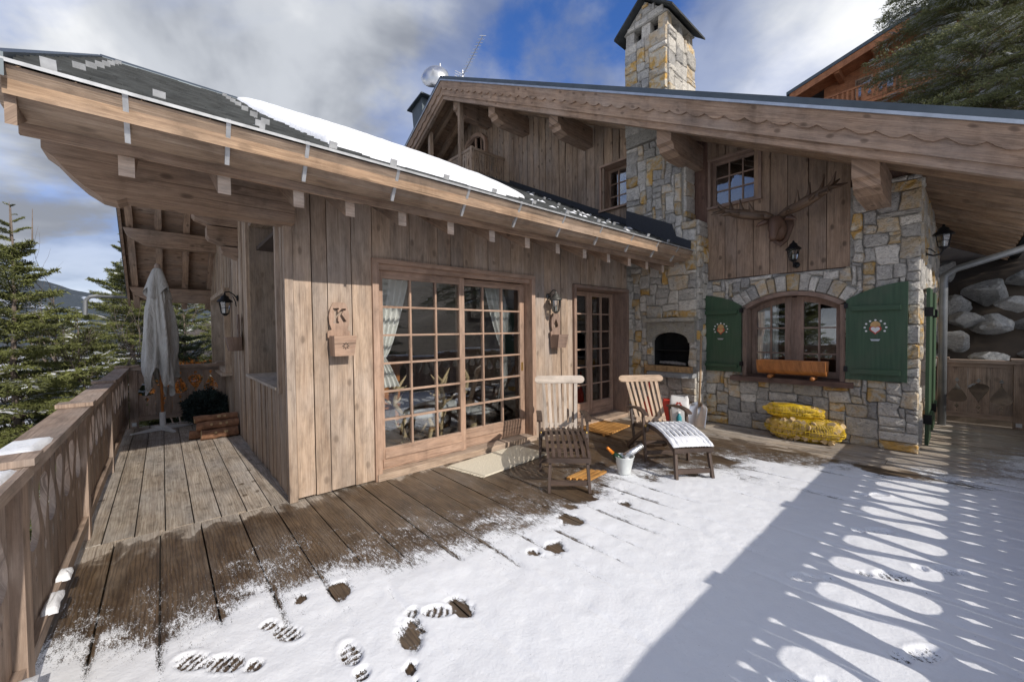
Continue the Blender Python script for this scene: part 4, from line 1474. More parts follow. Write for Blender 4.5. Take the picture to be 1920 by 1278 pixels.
# ---- upper gable planks -----------------------------------------------------
me = plate([(0.5, 2.43), (2.96, 2.43), (4.2, 3.0), (12.5, 3.0), (12.5, 6.50), (9.3, 8.14), (0.5, 3.64)],
           [[(4.40, 4.12), (4.40, 5.04), (5.14, 5.04), (5.14, 4.12)], [(2.14, 3.64), (2.14, 4.44), (2.90, 4.44), (2.90, 3.64)]], 0.02, 'wood_sill')
ug = bpy.data.objects.new('gable_wall', me)
COL.objects.link(ug)
ug.parent = chalet
ug.matrix_parent_inverse = Matrix.Translation(-Vector(chalet.location)) @ Matrix(((0, 0, 1, XG + 0.045), (1, 0, 0, 0), (0, 1, 0, 0), (0, 0, 0, 1)))


def wavy_plank(y0, y1, z0a, z0b, z1a, z1b, x, mat, parent, wav=0.012):
    """vertical board with waney edges facing -X"""
    n_ = 6
    L_, R_ = [], []
    s1, s2 = random.uniform(0, 99), random.uniform(0, 99)
    for i in range(n_ + 1):
        t = i / n_
        za, zb = z0a + (z1a - z0a) * t, z0b + (z1b - z0b) * t
        L_.append((y0 + 0.004 + max(0, noise.noise((za * 2.0, s1, 0))) * wav, za))
        R_.append((y1 - 0.004 - max(0, noise.noise((zb * 2.0, s2, 3))) * wav, zb))
    dx = random.uniform(0, 0.014)
    b = MB()
    b.prism(L_[::1] + R_[::-1], (x - dx, 0, 0), (0, 1, 0), (0, 0, 1), 0.03 if True else 0, 1)
    part('plank', b, mat, parent)


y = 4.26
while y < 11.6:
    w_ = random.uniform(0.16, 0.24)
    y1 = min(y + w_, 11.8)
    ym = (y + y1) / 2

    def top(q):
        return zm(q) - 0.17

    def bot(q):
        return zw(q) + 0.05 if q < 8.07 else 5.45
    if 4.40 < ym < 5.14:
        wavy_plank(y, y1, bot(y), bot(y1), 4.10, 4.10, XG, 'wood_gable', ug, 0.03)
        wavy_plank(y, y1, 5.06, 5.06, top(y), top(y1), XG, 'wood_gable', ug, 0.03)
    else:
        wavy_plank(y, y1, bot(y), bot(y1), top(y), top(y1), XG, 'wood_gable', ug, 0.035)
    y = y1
# lower plank panel with the trophy
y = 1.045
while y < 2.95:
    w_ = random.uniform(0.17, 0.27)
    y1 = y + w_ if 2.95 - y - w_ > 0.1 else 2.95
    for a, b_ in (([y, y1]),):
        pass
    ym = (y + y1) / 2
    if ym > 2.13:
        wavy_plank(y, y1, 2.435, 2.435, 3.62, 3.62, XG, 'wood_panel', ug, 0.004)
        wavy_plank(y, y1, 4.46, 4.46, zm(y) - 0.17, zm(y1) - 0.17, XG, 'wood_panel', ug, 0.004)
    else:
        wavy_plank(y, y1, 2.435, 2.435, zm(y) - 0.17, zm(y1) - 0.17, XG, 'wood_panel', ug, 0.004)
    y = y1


def gable_window(y0, y1, z0, z1, x, cols, rows, depth, name, mat='wood_joinery_dark', lining=True):
    b = MB()
    f = 0.05
    if lining:
        b.box(XG - 0.05, x + 0.05, y0 - 0.04, y0, z0, z1, 2)
        b.box(XG - 0.05, x + 0.05, y1, y1 + 0.04, z0, z1, 2)
        b.box(XG - 0.052, x + 0.05, y0 - 0.04, y1 + 0.04, z1, z1 + 0.045, 1)
        b.box(XG - 0.075, x + 0.05, y0 - 0.05, y1 + 0.05, z0 - 0.04, z0, 1)
    b.box(x, x + 0.05, y0, y0 + f, z0, z1, 2)
    b.box(x, x + 0.05, y1 - f, y1, z0, z1, 2)
    b.box(x + 0.002, x + 0.048, y0 + f, y1 - f, z1 - f, z1, 1)
    b.box(x + 0.002, x + 0.048, y0 + f, y1 - f, z0, z0 + f, 1)
    wn = part(name, b, mat, chalet)
    cw, rh = (y1 - y0 - 2 * f) / cols, (z1 - z0 - 2 * f) / rows
    for i in range(1, cols):
        c = MB()
        yy = y0 + f + cw * i
        c.box(x + 0.006, x + 0.044, yy - 0.011, yy + 0.011, z0 + f, z1 - f, 2)
        part('glazing_bar', c, mat, wn)
    for j in range(1, rows):
        c = MB()
        zz = z0 + f + rh * j
        c.box(x + 0.008, x + 0.042, y0 + f, y1 - f, zz - 0.011, zz + 0.011, 1)
        part('glazing_bar', c, mat, wn)
    for i in range(cols):
        for j in range(rows):
            c = MB()
            t1 = random.uniform(-.002, .002)
            c.hexa([(x + .022 + t1, y0 + f + cw * i, z0 + f + rh * j), (x + .026 + t1, y0 + f + cw * i, z0 + f + rh * j), (x + .026 - t1, y0 + f + cw * (i + 1), z0 + f + rh * j), (x + .022 - t1, y0 + f + cw * (i + 1), z0 + f + rh * j),
                    (x + .022 + t1, y0 + f + cw * i, z0 + f + rh * (j + 1)), (x + .026 + t1, y0 + f + cw * i, z0 + f + rh * (j + 1)), (x + .026 - t1, y0 + f + cw * (i + 1), z0 + f + rh * (j + 1)), (x + .022 - t1, y0 + f + cw * (i + 1), z0 + f + rh * (j + 1))])
            part('pane', c, 'glass', wn)
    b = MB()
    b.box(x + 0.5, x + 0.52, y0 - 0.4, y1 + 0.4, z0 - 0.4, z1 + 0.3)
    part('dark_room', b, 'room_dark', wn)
    return wn


gable_window(4.42, 5.12, 4.13, 5.02, XG + 0.22, 3, 3, 0, 'upper_window', 'wood_joinery')
gable_window(2.16, 2.88, 3.66, 4.42, XG + 0.06, 3, 3, 0, 'upper_window', 'wood_joinery_dark')

# ---- arched window with shutters ---------------------------------------------
XW = XG + 0.20
b = MB()
fr_in = [(YC + (AR - 0.06) * math.sin(t), ACZ + (AR - 0.06) * math.cos(t)) for t in np.linspace(R(32.5), R(-32.5), 13)]
fr_out = [(YC + AR * math.sin(t), ACZ + AR * math.cos(t)) for t in np.linspace(R(34.4), R(-34.4), 13)]
for i in range(12):
    q = [fr_in[i], fr_out[i], fr_out[i + 1], fr_in[i + 1]]
    b.prism(q, (XG - 0.035, 0, 0), (0, 1, 0), (0, 0, 1), 0.30)
b.box(XG - 0.03, XW + 0.06, 2.325, 2.382, 0.83, 1.92, 2)
b.box(XG - 0.03, XW + 0.06, 1.088, 1.145, 0.83, 1.92, 2)
aw = part('arched_window', b, 'wood_joinery_dark', chalet)
for sgn in (-1, 1):
    # casement: outline with arched head
    y_in, y_out = YC + sgn * 0.035, YC + sgn * 0.585
    def arch_z(yy, g=0.065):
        return ACZ + math.sqrt((AR - g) ** 2 - (yy - YC) ** 2)
    b = MB()
    b.box(XW, XW + 0.05, min(y_in, y_in + sgn * 0.085), max(y_in, y_in + sgn * 0.085), 0.86, arch_z(y_in) - 0.02, 2)
    b.box(XW, XW + 0.05, min(y_out, y_out - sgn * 0.075), max(y_out, y_out - sgn * 0.075), 0.86, arch_z(y_out) + 0.005, 2)
    b.box(XW + 0.002, XW + 0.048, min(y_in, y_out), max(y_in, y_out), 0.86, 0.95, 1)
    ys = np.linspace(y_in, y_out, 9)
    for i in range(8):
        a, c = ys[i], ys[i + 1]
        q = [(a, arch_z(a) - 0.085), (c, arch_z(c) - 0.085), (c, arch_z(c)), (a, arch_z(a))]
        if sgn < 0:
            q = [(c, arch_z(c) - 0.085), (a, arch_z(a) - 0.085), (a, arch_z(a)), (c, arch_z(c))]
        b.prism(q, (XW + 0.003, 0, 0), (0, 1, 0), (0, 0, 1), 0.044)
    cs = part('casement', b, 'wood_joinery_dark', aw)
    ymid = (y_in + y_out) / 2
    b = MB()
    b.box(XW + 0.006, XW + 0.044, ymid - 0.012, ymid + 0.012, 0.95, arch_z(ymid) - 0.06, 2)
    part('glazing_bar', b, 'wood_joinery_dark', cs)
    for zz in (1.21, 1.60):
        b = MB()
        b.box(XW + 0.008, XW + 0.042, min(y_in, y_out) + 0.07, max(y_in, y_out) - 0.07, zz - 0.011, zz + 0.011, 1)
        part('glazing_bar', b, 'wood_joinery_dark', cs)
    for (ya, yb2) in ((y_in, ymid), (ymid, y_out)):
        for za, zb_ in ((0.92, 1.21), (1.21, 1.60), (1.60, min(arch_z(ya), arch_z(yb2)) - 0.03)):
            b = MB()
            t1 = random.uniform(-.002, .002)
            lo, hi = min(ya, yb2), max(ya, yb2)
            b.hexa([(XW + .022 + t1, lo, za), (XW + .026 + t1, lo, za), (XW + .026 - t1, hi, za), (XW + .022 - t1, hi, za),
                    (XW + .022 + t1, lo, zb_), (XW + .026 + t1, lo, zb_), (XW + .026 - t1, hi, zb_), (XW + .022 - t1, hi, zb_)])
            part('pane', b, 'glass', cs)
b = MB()
b.box(XW + 0.004, XW + 0.05, YC - 0.034, YC + 0.034, 0.86, 2.07, 2)
part('mullion', b, 'wood_joinery_dark', aw)
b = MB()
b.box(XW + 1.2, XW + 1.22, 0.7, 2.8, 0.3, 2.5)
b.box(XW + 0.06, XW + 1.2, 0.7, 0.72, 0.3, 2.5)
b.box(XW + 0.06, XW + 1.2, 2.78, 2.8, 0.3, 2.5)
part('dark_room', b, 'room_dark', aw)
b = MB()
for i in range(12):
    t = i / 12
b.hexa([(XG - 0.14, 0.98, 0.775), (XW + 0.05, 1.05, 0.765), (XW + 0.05, 2.40, 0.765), (XG - 0.15, 2.53, 0.765),
        (XG - 0.135, 0.98, 0.845), (XW + 0.05, 1.05, 0.855), (XW + 0.05, 2.40, 0.855), (XG - 0.14, 2.53, 0.84)], 1)
part('window_sill', b, 'wood_sill', aw)

# shutters
hs = []
for t in np.linspace(0, 2 * math.pi, 25)[:-1]:
    hs.append((0.062 * math.sin(t) ** 3, 0.062 * (13 * math.cos(t) - 5 * math.cos(2 * t) - 2 * math.cos(3 * t) - math.cos(4 * t)) / 16))
for sgn, yin, yout in ((1, 2.385, 3.005), (-1, 1.075, 0.475)):
    n_ = 10
    top_ = []
    for i in range(n_ + 1):
        yy = yin + (yout - yin) * i / n_
        k = abs(yy - yin)
        top_.append((yy, ACZ + 0.02 + math.sqrt(AR ** 2 - (0.645 - k) ** 2)))
    poly = [(yin, 0.895), (yout, 0.895)] + top_[::-1]
    if sgn > 0:
        pass
    else:
        poly = poly[::-1]
    b = MB()
    b.prism(poly, (XG - 0.085, 0, 0), (0, 1, 0), (0, 0, 1), 0.034, 1)
    sh = part('shutter', b, 'green_paint', aw)
    sh['label'] = 'green shutter with a painted heart, ' + ('between window and fireplace' if sgn > 0 else 'beside the stone pillar')
    cy_ = (yin + yout) / 2
    if sgn < 0:
        bars = ((1.82, 1.88, 0.06), (0.98, 1.04, 0.06))
    else:
        bars = ((1.84, 1.90, 0.05), (0.97, 1.02, 0.05))
    for za, zb_, mrg in bars:
        b = MB()
        b.box(XG - 0.130, XG - 0.086, min(yin, yout) + mrg, max(yin, yout) - mrg, za, zb_, 1)
        part('ledge_bar', b, 'green_paint', sh)
    b = MB()
    b.prism([(-x, z) for x, z in hs], (XG - 0.0885, cy_, 1.565), (0, 1, 0), (0, 0, 1), 0.003)
    b_ = part('painted_heart', b, 'red_paint', sh)
    b = MB()
    b.prism([(-x * 0.74, z * 0.74) for x, z in hs], (XG - 0.0905, cy_, 1.567), (0, 1, 0), (0, 0, 1), 0.0018)
    part('painted_heart', b, 'paper_white' if sgn < 0 else 'ochre_paint', sh)
    b = MB()
    b.prism([(0.05 * math.cos(t), 0.05 * math.sin(t)) for t in np.linspace(0, 2 * math.pi, 17)[:-1]], (XG - 0.0876, cy_, 1.625), (0, 1, 0), (0, 0, 1), 0.002)
    part('painted_flower', b, 'ochre_paint', sh)
    for i in range(9):
        t = R(-30 + 30 * i)
        rr = 0.095
        b = MB()
        c_ = (cy_ + rr * math.cos(t) * 1.1, 1.595 + rr * math.sin(t))
        b.prism([(0.013 * math.cos(q), 0.013 * math.sin(q)) for q in np.linspace(0, 2 * math.pi, 7)[:-1]], (XG - 0.0878, *c_), (0, 1, 0), (0, 0, 1), 0.002)
        part('painted_petal', b, 'paper_white', sh)
    b = MB()
    b.prism([(-0.05, 0.012), (0.05, 0.012), (0.035, -0.012), (-0.035, -0.012)], (XG - 0.1, cy_, 1.43), (0, 1, 0), (0, 0, 1), 0.014)
    part('shutter_grip', b, 'zinc', sh)
    for zz in (1.0, 1.86):
        b = MB()
        b.box(XG - 0.10, XG - 0.04, yin - 0.02, yin + 0.02, zz, zz + 0.07)
        part('hinge', b, 'iron', sh)

# ---- main roof ----------------------------------------------------------------
XB, YE = 5.80, -0.62
b = MB()
b.prism([(YE, zm(YE) - 0.02), (9.3, 8.31), (16.5, zm(16.5) - 0.02), (16.5, zm(16.5) - 0.13), (9.3, 8.20), (YE, zm(YE) - 0.13)], (XB, 0, 0), (0, 1, 0), (0, 0, 1), 9.0, 2)
mroof = part('main_roof', b, 'wood_soffit', chalet)
b = MB()
b.prism([(YE - 0.05, zm(YE) - 0.04), (9.3, 8.33), (16.6, zm(16.6)), (16.6, zm(16.6) + 0.07), (9.3, 8.42), (YE - 0.05, zm(YE - .05) + 0.08)], (XB - 0.07, 0, 0), (0, 1, 0), (0, 0, 1), 9.1)
part('roof_sheet', b, 'zinc_dark', mroof)
b = MB()
b.prism([(YE - 0.06, zm(YE) - 0.075), (9.3, 8.295), (16.6, zm(16.6) - 0.03), (16.6, zm(16.6) + 0.0), (9.3, 8.33), (YE - 0.06, zm(YE - .06) - 0.005)], (XB - 0.085, 0, 0), (0, 1, 0), (0, 0, 1), 0.02)
part('verge_trim', b, 'zinc', mroof)
for side in (0, 1):
    # upper scalloped board
    per = 0.25
    pts_top, pts_bot = [], []
    if side == 0:
        y_a, y_b = YE, 9.3
    else:
        y_a, y_b = 9.3, 15.5
    n_ = int((y_b - y_a) / per)
    per = (y_b - y_a) / n_
    low_ = []
    for i in range(n_):
        y0_ = y_a + i * per
        for f_, dd in ((0.0, 0.215), (0.10, 0.235), (0.30, 0.262), (0.55, 0.266), (0.78, 0.245), (0.90, 0.225)):
            yy = y0_ + (f_ if True else 1 - f_) * per
            low_.append((yy, zm(yy) - dd))
    low_.append((y_b, zm(y_b) - 0.215))
    b = MB()
    # split in strips so that the long ngon stays clean
    for i in range(len(low_) - 1):
        q0, q1 = low_[i], low_[i + 1]
        b.prism([q0, q1, (q1[0], zm(q1[0]) - 0.03), (q0[0], zm(q0[0]) - 0.03)], (XB - 0.055, 0, 0), (0, 1, 0), (0, 0, 1), 0.03)
    # continuous grain along the board
    for k in range(len(b.uv)):
        pass
    me = b.mesh('scalloped_board', 'wood_beam')
    co = np.array(b.v)
    li = np.array([i for f_ in b.f for i in f_])
    me.uv_layers[0].data.foreach_set('uv', np.stack([co[li, 2] - np.vectorize(zm)(co[li, 1]), co[li, 1] * 1.12], 1).astype(np.float32).ravel())
    link('scalloped_board', me, mroof)
    b = MB()
    b.prism([(y_a, zm(y_a) - 0.20), (y_a, zm(y_a) - 0.40), (y_b, zm(y_b) - 0.40), (y_b, zm(y_b) - 0.20)], (XB - 0.022, 0, 0), (0, 1, 0), (0, 0, 1), 0.035)
    part('bargeboard', b, 'wood_beam', mroof)
    b = MB()
    b.prism([(y_a, zm(y_a) - 0.37), (y_a, zm(y_a) - 0.50), (y_b, zm(y_b) - 0.50), (y_b, zm(y_b) - 0.37)], (XB + 0.015, 0, 0), (0, 1, 0), (0, 0, 1), 0.09)
    part('bargeboard', b, 'wood_beam', mroof)
# purlin ends
for yc, mat_ in ((0.76, 'wood_beam'), (3.15, 'wood_beam'), (5.48, 'wood_beam'), (7.45, 'wood_beam'), (8.95, 'wood_beam'), (11.2, 'wood_beam')):
    zt = zm(yc) - 0.42
    b = MB()
    zb_ = zt - 0.40
    b.prism([(5.98, zt), (7.2, zt), (7.2, zb_), (6.27, zb_), (6.17, zb_ + 0.04), (6.08, zb_ + 0.06), (6.05, zb_ + 0.13), (5.98, zb_ + 0.16)], (0, yc - 0.12, 0), (1, 0, 0), (0, 0, 1), -0.24)
    part('purlin', b, mat_, mroof)
# soffit boards and rafters of the overhang
b = MB()
for (ya, yb2) in ((YE, 9.25), (9.35, 15.5)):
    yy = ya
    while yy < yb2:
        y2 = min(yy + 0.125, yb2)
        z_a, z_b = zm(yy) - 0.135, zm(y2 - 0.008) - 0.135
        b.hexa([(XB + 0.02, yy, z_a - 0.02), (13.5 if yy < 0.4 else 7.1, yy, z_a - 0.02), (13.5 if yy < 0.4 else 7.1, y2 - 0.008, z_b - 0.02), (XB + 0.02, y2 - 0.008, z_b - 0.02),
                (XB + 0.02, yy, z_a), (13.5 if yy < 0.4 else 7.1, yy, z_a), (13.5 if yy < 0.4 else 7.1, y2 - 0.008, z_b), (XB + 0.02, y2 - 0.008, z_b)], 0)
        yy += 0.125
kind(part('soffit_boards', b, 'wood_soffit', mroof), 'stuff')
for x in (6.25, 6.7):
    for (ya, yb2) in ((YE + 0.1, 9.2), (9.4, 15.4)):
        b = MB()
        b.prism([(ya, zm(ya) - 0.16), (ya, zm(ya) - 0.36), (yb2, zm(yb2) - 0.36), (yb2, zm(yb2) - 0.16)], (x, 0, 0), (0, 1, 0), (0, 0, 1), 0.1)
        part('rafter', b, 'wood_soffit', mroof)
x = 7.2
while x < 13.4:
    b = MB()
    ya, yb2 = YE + 0.06, 0.5
    b.prism([(ya, zm(ya) - 0.16), (ya, zm(ya) - 0.34), (yb2, zm(yb2) - 0.34), (yb2, zm(yb2) - 0.16)], (x, 0, 0), (0, 1, 0), (0, 0, 1), 0.1)
    part('rafter', b, 'wood_soffit', mroof)
    x += 0.42
b = MB()
b.box(XB + 0.05, 14.6, YE - 0.16, YE - 0.03, zm(YE) - 0.13, zm(YE) - 0.02, 0)
part('gutter', b, 'zinc_dark', mroof)
b = MB()
b.tube([(13.0, YE - 0.1, zm(YE) - 0.15), (9.62, -0.70, 2.80), (9.5, -0.56, 2.73), (9.5, 0.10, 2.51), (9.5, 0.22, 2.42), (9.5, 0.235, 2.30), (9.5, 0.235, -0.4)], 0.05, 10)
part('downpipe', b, 'pipe_grey', mroof, True)

# ---- balcony under the ridge ----------------------------------------------------
BX, BY0, BY1 = 6.02, 8.32, 10.6
b = MB()
b.box(BX, 7.1, BY0, BY1, 5.42, 5.54)
bal = part('balcony', b, 'wood_beam', chalet)
tdrop = [(0.035 * math.sin(t) * (0.35 + 0.65 * (1 - (1 + math.cos(t)) / 2)), 0.11 * math.cos(t)) for t in np.linspace(0, 2 * math.pi, 17)[:-1]]
b = MB()
b.box(BX - 0.03, 7.1, BY0 - 0.03, BY0 + 0.03, 6.22, 6.29, 0)
b.box(BX - 0.03, BX + 0.03, BY0 + 0.03, BY1, 6.22, 6.29, 1)
b.box(BX - 0.04, BX + 0.04, BY0 - 0.04, BY0 + 0.04, 5.5, 6.30, 2)
part('balcony_rail', b, 'wood_gable', bal)
bm_ = plate([(-0.075, -0.33), (0.075, -0.33), (0.075, 0.33), (-0.075, 0.33)], [[(x, z + 0.05) for x, z in tdrop], [(x * 0.8, -z * 0.55 - 0.2) for x, z in tdrop], [(x * 0.5, z * 0.3 + 0.24) for x, z in tdrop]], 0.024, 'wood_gable')
for i in range(6):
    o = link('balcony_board', bm_, bal)
    o.location = (BX + 0.14 + 0.165 * i, BY0, 5.89)
    o.rotation_euler = (R(90), 0, 0)
for i in range(12):
    o = link('balcony_board', bm_, bal)
    o.location = (BX, BY0 + 0.14 + 0.165 * i, 5.89)
    o.rotation_euler = (R(90), 0, R(90))
for yy in (8.80, 10.35):
    b = MB()
    b.box(BX - 0.055, BX + 0.055, yy - 0.055, yy + 0.055, 5.5, zm(yy) - 0.38, 2)
    part('balcony_post', b, 'wood_gable', bal)
b = MB()
arch_ = [(9.0, 5.6), (10.1, 5.6), (10.1, 6.95)] + [(9.55 + 0.55 * math.cos(t), 6.95 + 0.42 * math.sin(t)) for t in np.linspace(0.1, math.pi - 0.1, 9)] + [(9.0, 6.95)]
inn = [(9.08, 5.65), (10.02, 5.65), (10.02, 6.93)] + [(9.55 + 0.47 * math.cos(t), 6.93 + 0.34 * math.sin(t)) for t in np.linspace(0.1, math.pi - 0.1, 9)] + [(9.08, 6.93)]
me = plate(arch_, [inn], 0.12, 'wood_joinery')
bd = link('balcony_door', me, bal)
bd.matrix_basis = Matrix(((0, 0, 1, XG - 0.06), (1, 0, 0, 0), (0, 1, 0, 0), (0, 0, 0, 1)))
b = MB()
b.prism(inn, (XG - 0.025, 0, 0), (0, 1, 0), (0, 0, 1), 0.005)
part('pane', b, 'glass', bal)
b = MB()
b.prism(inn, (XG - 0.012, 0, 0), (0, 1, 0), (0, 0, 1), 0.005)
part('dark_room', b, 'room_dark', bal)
b = MB()
b.box(XG - 0.055, XG - 0.02, 9.52, 9.58, 5.65, 7.26, 2).box(XG - 0.055, XG - 0.022, 9.08, 10.02, 6.55, 6.6, 1).box(XG - 0.05, XG - 0.023, 9.29, 9.31, 6.0, 7.2, 2)
part('glazing_bar', b, 'wood_joinery', bal)

# ================================================================== BALUSTRADES
def teardrop(cx, cz, w, L, flip=1, n=22):
    pts = []
    for i in range(n):
        t = 2 * math.pi * i / n
        # bulb at the bottom, point at the top
        zz = -math.cos(t)
        ww = math.sin(t) * ((1 - ((zz + 1) / 2) ** 0.85) ** 1.15 * 1.75 + 0.03)
        pts.append((cx + w / 2 * ww, cz + flip * zz * L / 2))
    return pts if flip > 0 else pts[::-1]


def diamond(cx, cz, r):
    return [(cx - r, cz), (cx - r * 0.35, cz - r * 0.9), (cx, cz - r * 1.7), (cx + r * 0.35, cz - r * 0.9), (cx + r, cz), (cx + r * 0.35, cz + r * 0.9), (cx, cz + r * 1.7), (cx - r * 0.35, cz + r * 0.9)]


BW = 0.215


def rail_board(flip, up_=0.135):
    ho = [teardrop(0, up_, 0.205, 0.33, flip), diamond(0, up_ + 0.205, 0.027), diamond(0, up_ - 0.225, 0.028), diamond(0, up_ - 0.315, 0.015)]
    return plate([(-BW / 2 + .0015, -0.38), (BW / 2 - .0015, -0.38), (BW / 2 - .0015, 0.38), (-BW / 2 + .0015, 0.38)], ho, 0.027, 'wood_rail')


RB = [rail_board(1), rail_board(-1)]
RB_GATE = [rail_board(1, -0.055), rail_board(-1, -0.055)]


def balustrade(name, p0, p1, posts, label, cat='balustrade', group=None, z=0.0, caps=True, ends=True):
    p0, p1 = Vector(p0), Vector(p1)
    d = (p1 - p0)
    L = d.length
    d.normalize()
    a = math.atan2(d.y, d.x)
    root = thing(name, (p0.x, p0.y, z), label, cat, group)

    def P(t, s, zz):
        return (p0.x + d.x * t - d.y * s, p0.y + d.y * t + d.x * s, z + zz)

    def bx(mb, t0, t1, s0, s1, z0, z1, ax=None):
        mb.hexa([P(t0, s0, z0), P(t1, s0, z0), P(t1, s1, z0), P(t0, s1, z0), P(t0, s0, z1), P(t1, s0, z1), P(t1, s1, z1), P(t0, s1, z1)], ax)
    for t in posts:
        b = MB()
        bx(b, t - 0.055, t + 0.055, -0.055, 0.055, 0.0, 1.0, 2)
        po = part('post', b, 'wood_rail', root)
        b = MB()
        bx(b, t - 0.085, t + 0.085, -0.10, 0.10, 1.055, 1.085, 0)
        part('post_cap', b, 'wood_rail', po)
        b = MB()
        bx(b, t - 0.03, t + 0.03, -0.075, -0.056, 0.04, 0.10)
        part('bolt', b, 'galvanised', po)
    ts = sorted(posts)
    for t0, t1 in zip(ts[:-1], ts[1:]):
        b = MB()
        bx(b, t0 + (-0.055 if t0 == ts[0] else 0.001), t1 - 0.001 + (0.056 if t1 == ts[-1] else 0), -0.085, 0.085, 1.0, 1.052, 0)
        part('top_rail', b, 'wood_rail', root)
        b = MB()
        bx(b, t0 + 0.056, t1 - 0.056, -0.038, 0.038, 0.94, 0.998, 0)
        part('sub_rail', b, 'wood_rail', root)
        b = MB()
        bx(b, t0 + 0.056, t1 - 0.056, -0.05, 0.05, 0.115, 0.19, 0)
        part('bottom_rail', b, 'wood_rail', root)
        n_ = max(1, int(round((t1 - t0 - 0.11) / BW)))
        w_ = (t1 - t0 - 0.11) / n_
        for i in range(n_):
            o = link('baluster_board', (RB_GATE if cat == 'gate' else RB)[i % 2], root)
            c = P(t0 + 0.055 + w_ * (i + .5), random.uniform(-.004, .004), 0.565)
            o.matrix_basis = Matrix.Translation(Vector(c)) @ Matrix.Rotation(a, 4, 'Z') @ Matrix.Rotation(R(90), 4, 'X') @ Matrix.Diagonal((w_ / BW, 1, 1, 1))
    return root


balustrade('balustrade', (-0.52, 9.45), (-0.52, -0.77), [0.0, 2.85, 4.87, 6.77, 8.65, 10.22], 'long wooden balustrade with teardrop cutouts along the left walkway', 'balustrade', 'deck balustrades')
balustrade('balustrade', (-0.46, 9.47), (0.86, 9.47), [0.06, 1.30], 'short wooden balustrade across the end of the walkway behind the parasol', 'balustrade', 'deck balustrades')
balustrade('balustrade', (-0.40, -0.80), (9.95, -0.80), [0.05, 1.47, 3.07, 4.66, 6.25, 7.85, 9.3, 10.3], 'long wooden balustrade casting the cutout shadow over the snow', 'balustrade', 'deck balustrades')
balustrade('garden_gate', (9.87, 0.30), (9.87, -0.70), [0.05, 0.86], 'low wooden gate with three teardrop cutouts beside the boulders', 'gate')

# snow lumps on rails


def snow_lump(x0, x1, y0, y1, z, th, label, seed):
    n1, n2 = 22, 12
    A, B = np.meshgrid(np.linspace(0, 1, n1), np.linspace(0, 1, n2))
    e = np.minimum.reduce([A, 1 - A, B, 1 - B]) * 2
    hh = th * np.clip(np.sqrt(np.clip(e * 2.2, 0, 1)) * (0.5 + 0.9 * fbm(A * 3 + seed, B * 2, 2, 7)) - 0.12, -0.12, 2)
    xs = x0 + (x1 - x0) * A + 0.014 * (fbm(A * 4 + seed, B * 4, 2, 5) - 0.5)
    ys = y0 + (y1 - y0) * B + 0.014 * (fbm(A * 4 + seed, B * 4 + 9, 2, 6) - 0.5)
    idx = np.arange(n1 * n2).reshape(n2, n1)
    F = np.stack([idx[:-1, :-1], idx[:-1, 1:], idx[1:, 1:], idx[1:, :-1]], -1).reshape(-1, 4)
    o = link('snow_patch', np_mesh('snow_patch', np.stack([xs, ys, z + hh], -1).reshape(-1, 3), F, 'snow', True))
    tag(o, label, 'snow')
    return o


snow_lump(-0.60, -0.45, 2.78, 3.25, 1.052, 0.035, 'snow patch on the left rail just beyond the nearest post', 1)
snow_lump(-0.60, -0.46, 2.05, 2.58, 1.052, 0.035, 'snow patch on the left rail nearer than the first post', 2)
snow_lump(-0.50, -0.44, 3.05, 3.30, 0.19, 0.03, 'snow clinging to the lower rail by the nearest post', 3)
snow_lump(-0.50, -0.44, 3.42, 3.56, 0.19, 0.035, 'small snow clump on the lower rail further from the post', 4)
snow_lump(-0.50, -0.42, 2.2, 2.55, 0.19, 0.03, 'snow on the lower rail at the bottom left corner', 5)
snow_lump(1.1, 9.4, -0.88, -0.72, 1.052, 0.05, 'snow along the top of the balustrade that shades the deck', 6)

